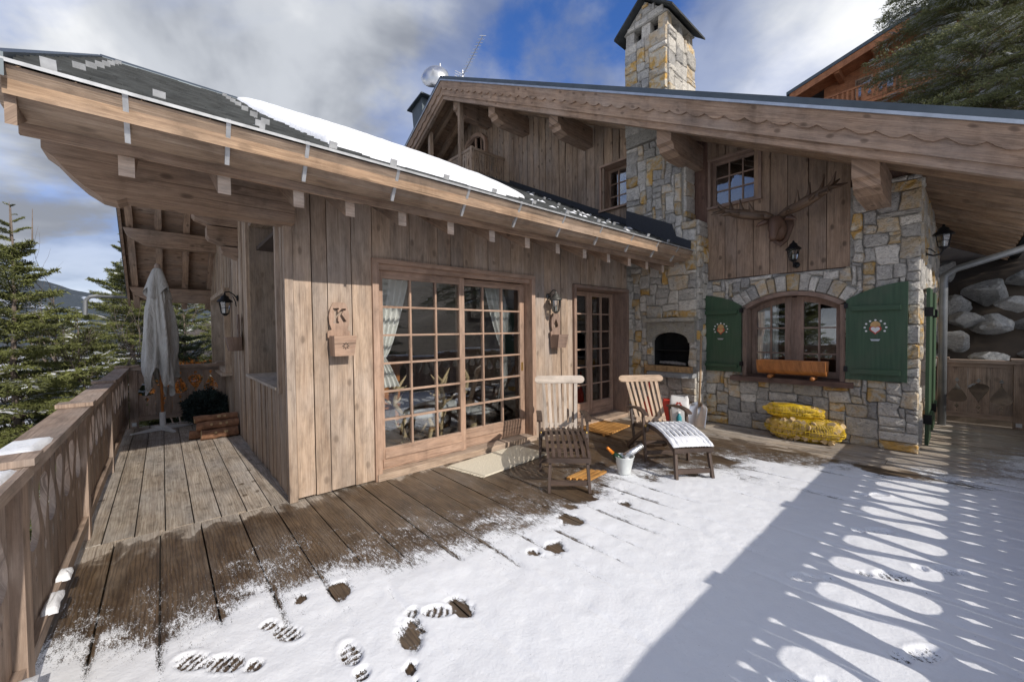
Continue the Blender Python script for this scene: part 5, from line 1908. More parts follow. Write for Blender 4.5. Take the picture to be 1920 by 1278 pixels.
# ================================================================== WALL LANTERNS
def lantern(kindl, loc, rz, label, metal='iron', s=1.0):
    root = thing('wall_lantern', (0, 0, 0), label, 'lantern', 'wall lanterns')
    yo = -0.15
    zt = -0.06 if kindl == 'hang' else 0.20
    b = MB()
    b.lathe([(0.0, 0.0), (0.045, 0.0), (0.04, 0.012), (0.0, 0.018)], 12)
    b.v = [(x, -z, y) for x, y, z in b.v]
    if kindl == 'hang':
        b.tube([(0, -0.01, 0.0), (0, -0.05, 0.05), (0, -0.10, 0.085), (0, -0.145, 0.075), (0, -0.16, 0.03), (0, yo, -0.02), (0, yo, zt + 0.07)], 0.009, 6)
        b.tube([(0, -0.02, -0.12), (0, -0.03, -0.05), (0, -0.06, 0.03)], 0.006, 6)
    else:
        b.tube([(0, -0.01, 0.0), (0, -0.07, -0.03), (0, -0.13, -0.02), (0, yo, 0.03), (0, yo, 0.06)], 0.010, 6)
        b.tube([(0, -0.01, 0.06), (0, -0.05, 0.05), (0, -0.09, 0.0)], 0.006, 6)
    part('bracket', b, metal, root, True)
    zb_ = zt - 0.16 if kindl == 'hang' else 0.06
    b = MB()
    r0, r1 = 0.048, 0.072
    for i in range(6):
        t0, t1 = math.pi / 3 * i, math.pi / 3 * (i + 1)
        p0, p1 = (r0 * math.cos(t0), yo + r0 * math.sin(t0), zb_), (r1 * math.cos(t0), yo + r1 * math.sin(t0), zt)
        q0, q1 = (r0 * math.cos(t1), yo + r0 * math.sin(t1), zb_), (r1 * math.cos(t1), yo + r1 * math.sin(t1), zt)
        b.tube([p0, p1], 0.005, 4)
        b.tube([p0, q0], 0.006, 4)
        b.tube([p1, q1], 0.007, 4)
        m0 = [(p0[k] + p1[k]) / 2 for k in range(3)]
        m1 = [(q0[k] + q1[k]) / 2 for k in range(3)]
        b.tube([m0, m1], 0.0035, 4)
    b.lathe([(0.0, -0.035), (0.02, -0.03), (r0, 0.0)], 6, (0, yo, zb_))
    part('cage', b, metal, root)
    b = MB()
    b.lathe([(0.096, 0.0), (0.09, 0.014), (0.05, 0.05), (0.046, 0.075), (0.03, 0.085), (0.012, 0.10), (0.014, 0.115), (0.0, 0.125)], 12, (0, yo, zt))
    b.lathe([(0.0, 0.004), (0.096, 0.0)], 12, (0, yo, zt))
    part('cap', b, metal, root, True)
    b = MB()
    b.lathe([(r0 * 0.93, 0.0), (r1 * 0.93, zt - zb_)], 6, (0, yo, zb_))
    part('lamp_glass', b, 'glass', root)
    b = MB()
    b.tube([(0, yo, zb_ + 0.01), (0, yo, zb_ + 0.07)], 0.014, 8)
    part('bulb', b, 'lamp_glass', root)
    root.location = loc
    root.rotation_euler = (0, 0, rz)
    root.scale = (s, s, s)
    return root


lantern('hang', (4.42, 4.19, 2.12), 0, 'pewter lantern on a curled bracket between the two glazed doors', 'pewter', 1.05)
lantern('hang', (0.892, 7.45, 2.16), R(-90), 'black lantern on the shaded side wall above the walkway', 'iron', 1.1)
lantern('stand', (7.08, 1.66, 2.53), R(-90), 'black lantern below the stag head on the plank panel', 'iron', 1.05)
lantern('stand', (7.55, 0.36, 2.55), 0, 'dark lantern around the corner of the stone pillar', 'iron', 1.1)

# ================================================================== WALL PLANTER BOXES
K = [(-0.045, -0.065), (-0.014, -0.065), (-0.014, -0.014), (0.022, -0.065), (0.056, -0.065), (0.010, 0.002), (0.048, 0.065), (0.016, 0.065), (-0.014, 0.018), (-0.014, 0.065), (-0.045, 0.065)]
KI = [(-0.058, -0.066), (-0.004, -0.066), (-0.004, -0.054), (-0.014, -0.050), (-0.014, -0.008), (0.000, 0.002), (0.036, -0.058), (0.068, -0.052), (0.022, 0.012), (0.040, 0.044), (0.062, 0.046), (0.060, 0.064), (0.022, 0.060),
      (-0.014, 0.022), (-0.014, 0.050), (-0.002, 0.054), (-0.004, 0.066), (-0.058, 0.062), (-0.056, 0.050), (-0.046, 0.046), (-0.046, -0.050), (-0.058, -0.054)]


def wall_box(loc, rz, label, letter=True, bw=0.205, bh=0.20):
    root = thing('wall_planter', (0, 0, 0), label, 'planter', 'carved wall planters')
    outl = [(-0.115, -0.02), (0.10, -0.02), (0.10, 0.045), (0.075, 0.06), (0.095, 0.12), (0.10, 0.20), (0.085, 0.27), (0.055, 0.33), (-0.055, 0.33), (-0.085, 0.27), (-0.10, 0.20), (-0.095, 0.12), (-0.075, 0.06), (-0.115, 0.045)]
    holes = [[(x * 1.05, z * 1.15 + 0.20) for x, z in KI]] if letter else [[(x * 1.1, z + 0.18) for x, z in teardrop(0, 0, 0.09, 0.15)]]
    me = plate(outl, holes, 0.022, 'wood_joinery' if letter else 'wood_joinery_dark')
    o = link('plaque', me, root)
    o.matrix_basis = Matrix.Translation((0, -0.045, 0)) @ Matrix.Rotation(R(90), 4, 'X')
    b = MB()
    b.hexa([(-0.085, -0.165, -bh), (0.10, -0.165, -bh), (0.10, -0.02, -bh), (-0.085, -0.02, -bh),
            (-0.10, -0.205, 0.0), (0.115, -0.205, 0.0), (0.115, -0.02, 0.0), (-0.10, -0.02, 0.0)], 0)
    bxo = part('box', b, 'wood_joinery' if letter else 'wood_joinery_dark', root)
    if letter:
        b = MB()
        for i in range(8):
            t = math.pi / 4 * i
            r0_, r1_ = 0.010, 0.038
            dx, dz = math.cos(t), math.sin(t)
            nx_, nz_ = -dz, dx
            pts = []
            for rr, ww in ((r0_, 0.0), ((r0_ + r1_) / 2, 0.0045), (r1_, 0.0), ((r0_ + r1_) / 2, -0.0045)):
                xx, zz = 0.012 + dx * rr + nx_ * ww, -0.10 + dz * rr + nz_ * ww
                pts.append((xx, -0.1665 - (zz + bh) / bh * 0.04 - 0.0025, zz))
            b.face(pts)
        part('star_cut_shade', b, 'soot_and_shade', bxo)  # flat black rays; shade of the star cuts put into the colour
    root.location = loc
    root.rotation_euler = (0, 0, rz)


wall_box((1.335, 4.188, 1.575), 0, 'wooden wall planter with a cut-out letter K beside the sliding door')
wall_box((4.53, 4.188, 1.54), 0, 'wooden wall planter under the pewter lantern', False)
wall_box((0.885, 7.05, 1.56), R(-90), 'wooden wall planter under the black lantern on the side wall', False)

# ================================================================== STAG HEAD
def loft(sections, n=14):
    """sections: (centre, half width, half height, forward dir) -> smooth tube of ellipses"""
    V, Fc = [], []
    for c, w_, h_, fd in sections:
        c, fd = Vector(c), Vector(fd).normalized()
        side = Vector((0, 1, 0))
        up_ = fd.cross(side).normalized()
        if up_.z < 0:
            up_ = -up_
        for k in range(n):
            t = 2 * math.pi * k / n
            V.append(c + side * w_ * math.cos(t) + up_ * h_ * math.sin(t))
    m_ = len(sections)
    for i in range(m_ - 1):
        for k in range(n):
            k2 = (k + 1) % n
            Fc.append((i * n + k, i * n + k2, (i + 1) * n + k2, (i + 1) * n + k))
    Fc.append(tuple(range((m_ - 1) * n, m_ * n)))
    Fc.append(tuple(reversed(range(n))))
    return V, Fc


stag = thing('stag_head', (7.07, 1.86, 2.9), 'carved brown stag head trophy with wide antlers on the plank panel', 'trophy')
b = MB()
b.prism([(-0.15, 0.20), (-0.17, 0.05), (-0.10, -0.16), (0.0, -0.25), (0.10, -0.16), (0.17, 0.05), (0.15, 0.20), (0.0, 0.25)], (7.05, 1.86, 3.08), (0, 1, 0), (0, 0, 1), 0.035, 1)
part('plaque', b, 'wood_trophy', stag)
V, Fc = loft([((7.04, 1.86, 3.06), 0.10, 0.16, (-1, 0, 0.1)), ((6.96, 1.86, 3.09), 0.10, 0.15, (-1, 0, 0.1)), ((6.88, 1.86, 3.15), 0.095, 0.12, (-1, 0, -0.1)), ((6.82, 1.86, 3.15), 0.09, 0.105, (-1, 0, -0.6)),
               ((6.77, 1.86, 3.08), 0.075, 0.09, (-0.7, 0, -1)), ((6.73, 1.86, 2.99), 0.058, 0.068, (-0.6, 0, -1)), ((6.70, 1.86, 2.92), 0.052, 0.055, (-0.5, 0, -1)), ((6.69, 1.86, 2.88), 0.035, 0.035, (-0.4, 0, -1))])
me = bpy.data.meshes.new('head')
me.from_pydata(V, [], Fc)
me.uv_layers.new(name='UVMap')
me.materials.append(MATS['wood_trophy'])
me.polygons.foreach_set('use_smooth', [True] * len(me.polygons))
link('head', me, stag)
for sgn in (-1, 1):
    b = MB()
    y_ = 1.86
    b.tube([(6.88, y_ + sgn * 0.08, 3.19), (6.86, y_ + sgn * 0.15, 3.20), (6.84, y_ + sgn * 0.22, 3.17), (6.83, y_ + sgn * 0.26, 3.14)], [0.015, 0.04, 0.03, 0.004], 8)
    part('ear', b, 'wood_trophy', stag, True)
    b = MB()
    beam = [(6.86, 0.05, 3.24), (6.84, 0.14, 3.29), (6.80, 0.26, 3.31), (6.74, 0.40, 3.35), (6.70, 0.53, 3.39), (6.69, 0.64, 3.45), (6.70, 0.76, 3.54)]
    rad = [0.042, 0.060, 0.070, 0.074, 0.062, 0.040, 0.008]
    b.tube([(x, y_ + sgn * q, z) for x, q, z in beam], rad, 8)
    for st, dx_, dq, dz_, r_ in ((1, -0.16, 0.06, -0.03, 0.022), (2, -0.14, 0.05, 0.20, 0.022), (3, -0.18, 0.12, 0.02, 0.022), (3, -0.04, 0.04, 0.24, 0.020), (4, -0.18, 0.14, -0.04, 0.022),
                                 (4, 0.02, 0.06, 0.22, 0.020), (5, 0.02, 0.20, 0.02, 0.018), (5, -0.12, 0.10, 0.16, 0.018), (5, -0.16, 0.16, -0.06, 0.018)):
        x, q, z = beam[st]
        b.tube([(x, y_ + sgn * q, z), (x + dx_ * 0.5, y_ + sgn * (q + dq * 0.6), z + dz_ * 0.4), (x + dx_, y_ + sgn * (q + dq), z + dz_)], [r_ * 1.8, r_ * 1.3, 0.005], 6)
    part('antler', b, 'wood_antler', stag, True)

# ================================================================== LOG TROUGH, SACKS, SHOVEL, BAGS
tr = thing('log_trough', (6.97, 1.70, 0.85), 'hollowed orange log trough on the arched window sill', 'planter')
b = MB()
prof = [(0.10 * math.cos(t), 0.11 * math.sin(t)) for t in np.linspace(math.pi, 2 * math.pi, 9)] + [(0.115, 0.10), (0.08, 0.10), (0.06, -0.04), (-0.06, -0.04), (-0.08, 0.10), (-0.115, 0.10)]
b.prism(prof, (6.985, 1.27, 1.02), (1, 0, 0), (0, 0, 1), -0.85, 1)
part('trough', b, 'wood_orange', tr)
for yy in (1.42, 1.95):
    b = MB()
    b.tube([(6.88, yy, 0.875), (7.1, yy, 0.875)], 0.028, 10)
    part('foot', b, 'wood_orange', tr, True)
b = MB()
b.box(6.92, 7.05, 1.30, 2.09, 1.0, 1.07)
part('soil', b, 'room_dark', tr)


def log_piece():
    b = MB()
    r_ = 0.05
    a0 = random.uniform(0.9, 2.2)
    pts = [(-0.018, -0.022)] + [(r_ * math.cos(t), r_ * math.sin(t)) for t in np.linspace(0, a0, 6)]
    b.prism(pts, (0, 0, -0.12), (1, 0, 0), (0, 1, 0), 0.24)
    return b.mesh('log', 'split_wood')


LOGM = [log_piece() for _ in range(4)]


def sack(loc, sx_, sy_, sz_, nlog, label, seed, rz=0.0):
    root = thing('firewood_sack', loc, label, 'sack', 'net sacks of firewood')
    rs_ = random.Random(seed)

    def surf(u, v):
        # superellipsoid, lumpy
        cu, su, cv, sv_ = math.cos(u), math.sin(u), math.cos(v), math.sin(v)
        f = lambda q, e: math.copysign(abs(q) ** e, q)
        x = f(cv, 0.7) * f(cu, 0.75)
        y = f(cv, 0.7) * f(su, 0.75)
        z = f(sv_, 0.85)
        k = 1 + 0.16 * noise.noise((x * 1.7 + seed, y * 2.4, z * 2.0)) + 0.05 * noise.noise((x * 5 + seed, y * 6, z * 5))
        return Vector((x * sx_ * k, y * sy_ * k, max(z * sz_ * k, -sz_ * 0.97) + sz_))
    c, s_ = math.cos(rz), math.sin(rz)

    def W(p):
        return Vector((loc[0] + p.x * c - p.y * s_, loc[1] + p.x * s_ + p.y * c, loc[2] + p.z))
    nu, nv = 84, 34
    G = [[W(surf(2 * math.pi * i / nu, -math.pi / 2 + math.pi * j / nv)) for i in range(nu)] for j in range(nv + 1)]
    b = MB()
    for j in range(nv + 1):
        for i in range(nu):
            p, q = G[j][i], G[j][(i + 1) % nu]
            nrm = (p - Vector(loc) - Vector((0, 0, sz_))).normalized()
            if 0 < j < nv:
                d_ = (q - p)
                if d_.length > 1e-4:
                    a_ = nrm.cross(d_).normalized() * 0.0021
                    b.face([p - a_, q - a_, q + a_, p + a_])
            if j < nv:
                q = G[j + 1][i]
                d_ = q - p
                if d_.length > 1e-4:
                    a_ = nrm.cross(d_).normalized() * 0.0021
                    b.face([p - a_, p + a_, q + a_, q - a_])
    part('net', b, 'sack_yellow', root)
    for zz in (0.45, 1.0):
        b = MB()
        ring = [W(surf(2 * math.pi * i / 40, -math.pi / 2 + math.pi * (0.25 + 0.25 * zz))) * 1.0 for i in range(41)]
        b.tube(ring, 0.006, 5)
        part('net_seam', b, 'sack_yellow', root)
    b = MB()
    # inner dark wood mass so that the sack is not see-through
    rows_ = []
    for i in range(nlog):
        # log ends look out of the sack: axis roughly along x
        yy_, zz_ = rs_.uniform(-0.82, 0.82), rs_.uniform(-0.70, 0.58)
        lim = max(0.1, 1 - abs(yy_) ** 2.6 - abs(zz_) ** 3.0) ** 0.4
        p = W(Vector((-sx_ * lim * rs_.uniform(0.80, 0.93) + 0.12, yy_ * sy_, zz_ * sz_ + sz_)))
        o = link('log', LOGM[rs_.randrange(4)], root)
        e = Matrix.Rotation(rs_.uniform(-0.5, 0.5), 4, 'Z') @ Matrix.Rotation(R(90) + rs_.uniform(-.35, .35), 4, 'Y') @ Matrix.Rotation(rs_.uniform(0, 6.28), 4, 'Z')
        o.matrix_basis = Matrix.Translation(p) @ e @ Matrix.Scale(min(1.0, sz_ / 0.14), 4)
    core_ = bmesh.new()
    bmesh.ops.create_icosphere(core_, subdivisions=2, radius=1.0)
    for v_ in core_.verts:
        v_.co = W(Vector((v_.co.x * sx_ * 0.72, v_.co.y * sy_ * 0.72, v_.co.z * sz_ * 0.72 + sz_)))
    me = bpy.data.meshes.new('firewood')
    core_.to_mesh(me)
    core_.free()
    me.materials.append(MATS['bark_log'])
    link('firewood', me, root)
    return root


sack((6.84, 1.50, 0.0), 0.21, 0.47, 0.165, 110, 'lower yellow net sack of firewood against the stone wall', 3)
sack((6.87, 1.64, 0.30), 0.17, 0.36, 0.095, 60, 'upper yellow net sack of firewood lying on the other sack', 8, 0.1)

sh = thing('snow_shovel', (6.40, 2.83, 0), 'snow shovel with wooden handle and aluminium blade leaning by the fireplace', 'shovel')
b = MB()
b.tube([(6.50, 2.83, 0.28), (6.58, 2.84, 0.9), (6.655, 2.86, 1.49)], [0.017, 0.016, 0.017], 10)
part('handle', b, 'wood_handle', sh, True)
n1, n2 = 11, 11
A, B = np.meshgrid(np.linspace(-1, 1, n1), np.linspace(0, 1, n2))
wd = 0.17 * np.where(B > 0.75, np.sqrt(np.clip(1 - ((B - 0.75) / 0.27) ** 2, 0.05, 1)), 1.0)
bxs = 6.38 + 0.115 * B + 0.05 * (1 - A ** 2) * (0.4 + 0.6 * B) + 0.04 * (1 - B) ** 2 * 0
bys = 2.84 + A * wd * 0.92
bzs = 0.012 + 0.40 * B
idx = np.arange(n1 * n2).reshape(n2, n1)
F = np.stack([idx[:-1, :-1], idx[:-1, 1:], idx[1:, 1:], idx[1:, :-1]], -1).reshape(-1, 4)
me = np_mesh('blade', np.stack([bxs, bys, bzs], -1).reshape(-1, 3), F, 'aluminium', True)
o = link('blade', me, sh)
md = o.modifiers.new('thick', 'SOLIDIFY')
md.thickness = 0.005
b = MB()
b.tube([(6.455, 2.835, 0.14), (6.50, 2.832, 0.34)], [0.012, 0.022], 8)
part('socket', b, 'aluminium', sh, True)

# paper bag with red print, teal bottle, red plastic piece beside the fireplace


def bag(name, loc, w_, d_, h_, label, mat, rz):
    root = thing(name, loc, label, 'bag')
    c, s_ = math.cos(rz), math.sin(rz)
    n_ = 9
    V, Fc = [], []
    m_ = 20
    for j in range(n_ + 1):
        t = j / n_
        for k in range(m_):
            a = 2 * math.pi * k / m_
            f = lambda q: math.copysign(abs(q) ** 0.45, q)
            bul = 1 + 0.10 * math.sin(t * 3.0)
            dd = d_ * (1 - 0.85 * max(0, (t - 0.72) / 0.28))
            x, y_ = f(math.cos(a)) * w_ / 2 * bul * (1 + 0.02 * math.sin(9 * t + k)), f(math.sin(a)) * dd / 2 * bul
            q = 0.014 * noise.noise((x * 14, y_ * 14, t * 9 + h_ * 7))
            x += q
            y_ += q
            V.append((loc[0] + x * c - y_ * s_, loc[1] + x * s_ + y_ * c, loc[2] + h_ * t + (0.025 * noise.noise((k * 0.9, h_, 2)) if j == n_ else 0)))
    for j in range(n_):
        for k in range(m_):
            k2 = (k + 1) % m_
            Fc.append((j * m_ + k, j * m_ + k2, (j + 1) * m_ + k2, (j + 1) * m_ + k))
    Fc.append(tuple(reversed(range(m_))))
    me = bpy.data.meshes.new('bag_body')
    me.from_pydata(V, [], Fc)
    me.materials.append(MATS[mat])
    me.polygons.foreach_set('use_smooth', [True] * len(Fc))
    link('bag_body', me, root)
    return root, c, s_


bg_, c_, s_ = bag('paper_bag', (6.42, 3.12, 0), 0.27, 0.15, 0.50, 'white paper sack with a red print behind the deck chair', 'paper_white', R(-70))
b = MB()
nrm = Vector((-1.0, -0.36, 0)).normalized()
tan = Vector((-nrm.y, nrm.x, 0))
cpt = Vector((6.42, 3.12, 0.36)) + nrm * 0.092
for i in range(6):
    t = math.pi / 3 * i
    q = cpt + tan * 0.035 * math.cos(t) + Vector((0, 0, 0.035 * math.sin(t)))
    b.prism([(0.018 * math.cos(a), 0.018 * math.sin(a)) for a in np.linspace(0, 2 * math.pi, 9)[:-1]], q, -tan, (0, 0, 1), 0.003)
part('red_print', b, 'red_paint', bg_)
bg2, c_, s_ = bag('paper_bag', (6.46, 3.30, 0), 0.22, 0.13, 0.42, 'crumpled red and white sack left of the other sack', 'red_plastic', R(-80))
bt = thing('plastic_bottle', (6.33, 3.08, 0), 'teal plastic bottle on the deck in front of the paper sack', 'bottle')
b = MB()
b.lathe([(0.0, 0.0), (0.04, 0.0), (0.042, 0.02), (0.042, 0.16), (0.018, 0.20), (0.016, 0.225)], 14, (6.33, 3.08, 0.0))
part('bottle_body', b, 'teal_plastic', bt, True)
b = MB()
b.lathe([(0.02, 0.225), (0.02, 0.25), (0.0, 0.252)], 12, (6.33, 3.08, 0.0))
part('cap', b, 'paper_white', bt, True)
rp = thing('plastic_scoop', (6.45, 3.72, 0), 'red plastic scoop standing behind the slats of the far deck chair', 'scoop')
b = MB()
b.prism([(-0.10, 0.0), (0.10, 0.0), (0.085, 0.28), (0.035, 0.40), (-0.035, 0.40), (-0.085, 0.28)], (6.47, 3.72, 0.0), (0, -1, 0), (0.08, 0, 1), 0.02)
part('scoop_blade', b, 'red_plastic', rp)
b = MB()
b.tube([(6.50, 3.72, 0.38), (6.54, 3.72, 0.75)], 0.018, 8)
part('scoop_handle', b, 'red_plastic', rp, True)

# ================================================================== RUGS AND MATS
rug = thing('door_mat', (3.1, 3.8, 0), 'cream woven doormat in front of the sliding door', 'mat')
b = MB()
b.hexa([(2.62, 3.46, 0.003), (3.73, 3.55, 0.003), (3.66, 4.10, 0.003), (2.51, 4.02, 0.003), (2.625, 3.465, 0.02), (3.725, 3.555, 0.02), (3.655, 4.095, 0.02), (2.515, 4.015, 0.02)])
part('pile', b, 'rug', rug)
b = MB()
for pa, pb in (((2.62, 3.46), (2.51, 4.02)), ((3.73, 3.55), (3.66, 4.10))):
    for i in range(40):
        t = i / 39
        x, y_ = pa[0] + (pb[0] - pa[0]) * t, pa[1] + (pb[1] - pa[1]) * t
        sgn = -1 if pa[0] < 3 else 1
        b.bar((x, y_, 0.008), (x + sgn * random.uniform(0.02, 0.04), y_ + random.uniform(-.01, .01), 0.004), 0.006, 0.004)
part('fringe', b, 'rug', rug)
dm = thing('duckboard', (5.3, 3.85, 0), 'orange slatted teak duckboard at the french door step', 'duckboard')
o0 = Vector((4.97, 3.50, 0))
ua, va = Vector((0.74, 0.10, 0)), Vector((0.0, 0.56, 0))
for i in range(9):
    b = MB()
    p = o0 + ua * ((i + .5) / 9)
    b.bar(p + Vector((0, 0, 0.035)), p + va + Vector((0, 0, 0.035)), 0.055, 0.022)
    part('slat', b, 'teak_orange', dm)
for j in (0.15, 0.85):
    b = MB()
    p = o0 + va * j
    b.bar(p + Vector((0, 0, 0.012)), p + ua + Vector((0, 0, 0.012)), 0.04, 0.02)
    part('bearer', b, 'teak_orange', dm)
d2 = thing('duckboard', (3.42, 2.7, 0), 'small orange teak board on the deck under the nearer deck chair', 'duckboard')
for i in range(4):
    b = MB()
    p = Vector((3.22, 2.78, 0.02)) + Vector((0.035, -0.055, 0)) * i
    b.bar(p, p + Vector((0.36, 0.03, 0)), 0.045, 0.022)
    part('slat', b, 'teak_orange', d2)

# ================================================================== ICE BUCKET
bk = thing('ice_bucket', (3.80, 2.47, 0), 'frosted glass ice bucket standing on the snow between the deck chairs', 'bucket')
b = MB()
b.lathe([(0.0, 0.004), (0.066, 0.004), (0.075, 0.02), (0.070, 0.035), (0.104, 0.185), (0.112, 0.20), (0.100, 0.198), (0.07, 0.04), (0.0, 0.035)], 24, (3.80, 2.47, 0.012))
part('bucket_wall', b, 'frosted_glass', bk, True)
b = MB()
b.lathe([(0.0, 0.175), (0.09, 0.165), (0.096, 0.155)], 16, (3.80, 2.47, 0.012))
part('ice', b, 'snow', bk, True)
bo = thing('champagne_bottle', (3.77, 2.5, 0.2), 'dark green champagne bottle with orange foil neck in the ice bucket', 'bottle')
ax0, dirb = Vector((3.80, 2.47, 0.12)), Vector((-0.44, 0.46, 0.62)).normalized()
b = MB()
b.tube([ax0, ax0 + dirb * 0.12, ax0 + dirb * 0.17], [0.042, 0.042, 0.02], 14)
part('bottle_body', b, 'bottle_glass', bo, True)
b = MB()
b.tube([ax0 + dirb * 0.165, ax0 + dirb * 0.25, ax0 + dirb * 0.262], [0.021, 0.016, 0.014], 12)
part('foil', b, 'orange_foil', bo, True)
bo = thing('champagne_bottle', (3.85, 2.42, 0.2), 'second bottle wrapped in silver foil lying in the ice bucket', 'bottle')
dirb = Vector((0.52, -0.42, 0.40)).normalized()
b = MB()
b.tube([ax0 + Vector((0.0, 0, 0.08)), ax0 + Vector((0, 0, 0.08)) + dirb * 0.10, ax0 + Vector((0, 0, 0.08)) + dirb * 0.24], [0.036, 0.036, 0.03], 12)
part('bottle_body', b, 'silver_foil', bo, True)

# ================================================================== DECK CHAIRS
def deck_chair(loc, rz, label, mats, recline=0.0):
    mt_back, mt_bar, mt_low, mt_leg = mats
    root = thing('deck_chair', (0, 0, 0), label, 'deck chair', 'steamer deck chairs on the deck')
    leg_curve = [(0.0, 0.315), (0.10, 0.365), (0.24, 0.405), (0.42, 0.43), (0.62, 0.43)]
    # leg rest: side rails, long slats, cross bars
    for x in (-0.205, 0.205):
        b = MB()
        for (y0, z0), (y1, z1) in zip(leg_curve[:-1], leg_curve[1:]):
            b.bar((x, y0, z0), (x, y1 + 0.005, z1), 0.028, 0.05)
        part('leg_rest_rail', b, mt_low, root)
    for i in range(6):
        x = -0.150 + 0.060 * i
        b = MB()
        for (y0, z0), (y1, z1) in zip(leg_curve[:-1], leg_curve[1:]):
            b.bar((x, y0, z0 + 0.026), (x, y1 + 0.004, z1 + 0.026), 0.034, 0.014)
        part('slat', b, mt_low, root)
    b = MB()
    b.bar((-0.215, 0.0, 0.315), (0.215, 0.0, 0.315), 0.05, 0.045)
    b.bar((-0.19, 0.32, 0.405), (0.19, 0.32, 0.405), 0.04, 0.02)
    b.bar((-0.25, 0.62, 0.43), (0.25, 0.62, 0.43), 0.035, 0.035)
    part('cross_bar', b, mt_low, root)
    for x in (-0.185, 0.185):
        b = MB()
        b.bar((x, 0.03, 0.31), (x * 1.08, -0.035, 0.0), 0.028, 0.045, (0, 1, 0))
        part('leg', b, mt_leg, root)
    b = MB()
    b.bar((-0.19, -0.018, 0.095), (0.19, -0.018, 0.095), 0.022, 0.05)
    part('stretcher', b, mt_leg, root)
    # seat
    for i in range(6):
        x = -0.165 + 0.066 * i
        b = MB()
        b.bar((x, 0.64, 0.44), (x, 0.86, 0.395), 0.040, 0.015)
        b.bar((x, 0.855, 0.395), (x, 1.06, 0.375), 0.040, 0.015)
        part('slat', b, mt_low, root)
    for x in (-0.235, 0.235):
        b = MB()
        b.bar((x, 0.60, 0.42), (x, 1.10, 0.345), 0.028, 0.05)
        part('seat_rail', b, mt_leg, root)
    # back
    yb0, zb0 = 1.04, 0.37
    yb1, zb1 = 1.04 + 0.30 + recline, 0.93 - recline * 0.35
    for i in range(7):
        x = -0.21 + 0.07 * i
        w_ = 0.034 if i not in (0, 6) else 0.04
        b = MB()
        b.bar((x * 0.86, yb0, zb0), (x, yb1, zb1), w_, 0.016, (0, 1, 0))
        part('back_slat', b, mt_back, root)
    b = MB()
    dv = Vector((0, yb1 - yb0, zb1 - zb0)).normalized()
    c = Vector((0, yb1, zb1))
    prof_ = []
    for t in np.linspace(-math.pi / 2, math.pi / 2, 7):
        prof_.append((0.27 + 0.05 * math.cos(t), 0.05 * math.sin(t)))
    for t in np.linspace(math.pi / 2, 3 * math.pi / 2, 7):
        prof_.append((-0.27 + 0.05 * math.cos(t), 0.05 * math.sin(t)))
    nrm_ = Vector((1, 0, 0)).cross(dv)
    b.prism(prof_, c - nrm_ * 0.016, (1, 0, 0), dv, 0.032)
    part('head_bar', b, mt_bar, root)
    b = MB()
    b.bar((-0.2, yb0 + 0.03, zb0 + 0.05), (0.2, yb0 + 0.03, zb0 + 0.05), 0.03, 0.045)
    part('cross_bar', b, mt_back, root)
    # arms and frame
    for sgn in (-1, 1):
        x = 0.275 * sgn
        b = MB()
        pts = [(0.58, 0.575), (0.66, 0.605), (0.80, 0.615), (0.96, 0.60), (1.12, 0.575)]
        for (y0, z0), (y1, z1) in zip(pts[:-1], pts[1:]):
            b.bar((x, y0, z0), (x, y1 + 0.004, z1), 0.062, 0.026)
        part('arm_rest', b, mt_low, root)
        b = MB()
        b.bar((x, 0.66, 0.595), (x * 0.98, 0.60, 0.0), 0.026, 0.042, (0, 1, 0))
        part('leg', b, mt_leg, root)
        b = MB()
        for (y0, z0), (y1, z1) in zip([(0.56, 0.41), (0.78, 0.30), (1.02, 0.16), (1.24, 0.0)][:-1], [(0.56, 0.41), (0.78, 0.30), (1.02, 0.16), (1.24, 0.0)][1:]):
            b.bar((x * 0.93, y0, z0), (x * 0.93, y1, z1), 0.026, 0.05)
        part('leg', b, mt_leg, root)
        b = MB()
        b.bar((x * 0.97, 1.08, 0.575), (x * 0.95, 0.98, 0.17), 0.024, 0.04, (0, 1, 0))
        part('arm_support', b, mt_leg, root)
        b = MB()
        b.lathe([(0.0, 0.0), (0.016, 0.0), (0.018, 0.012), (0.010, 0.022), (0.0, 0.024)], 10)
        b.v = [(x * 0.91 + sgn * z, 0.62 + y_, 0.43 + xx) for xx, y_, z in b.v]
        part('brass_knob', b, 'brass', root, True)
    b = MB()
    b.bar((-0.26, 0.605, 0.11), (0.26, 0.605, 0.11), 0.025, 0.045)
    b.bar((-0.25, 1.15, 0.075), (0.25, 1.15, 0.075), 0.025, 0.045)
    part('stretcher', b, mt_leg, root)
    root.location = loc
    root.rotation_euler = (0, 0, rz)
    return root


deck_chair((3.00, 2.58, 0.0), R(-44), 'grey weathered deck chair without snow by the sliding door', ('teak_grey', 'teak_grey', 'teak_wet', 'teak_wet'), -0.10)
c2 = deck_chair((4.22, 1.90, 0.0), R(-37), 'deck chair with honey head bar and snow on its leg rest', ('teak_pale', 'teak_pale', 'teak_wet', 'teak_wet'), 0.06)
# snow on the second chair's leg rest
sv, sf = [], []
lc = [(-0.02, 0.315), (0.0, 0.325), (0.10, 0.365), (0.24, 0.405), (0.42, 0.43), (0.63, 0.43)]
th_ = R(-37)


def c2w(p):
    return (4.22 + p[0] * math.cos(th_) - p[1] * math.sin(th_), 1.90 + p[0] * math.sin(th_) + p[1] * math.cos(th_), p[2])


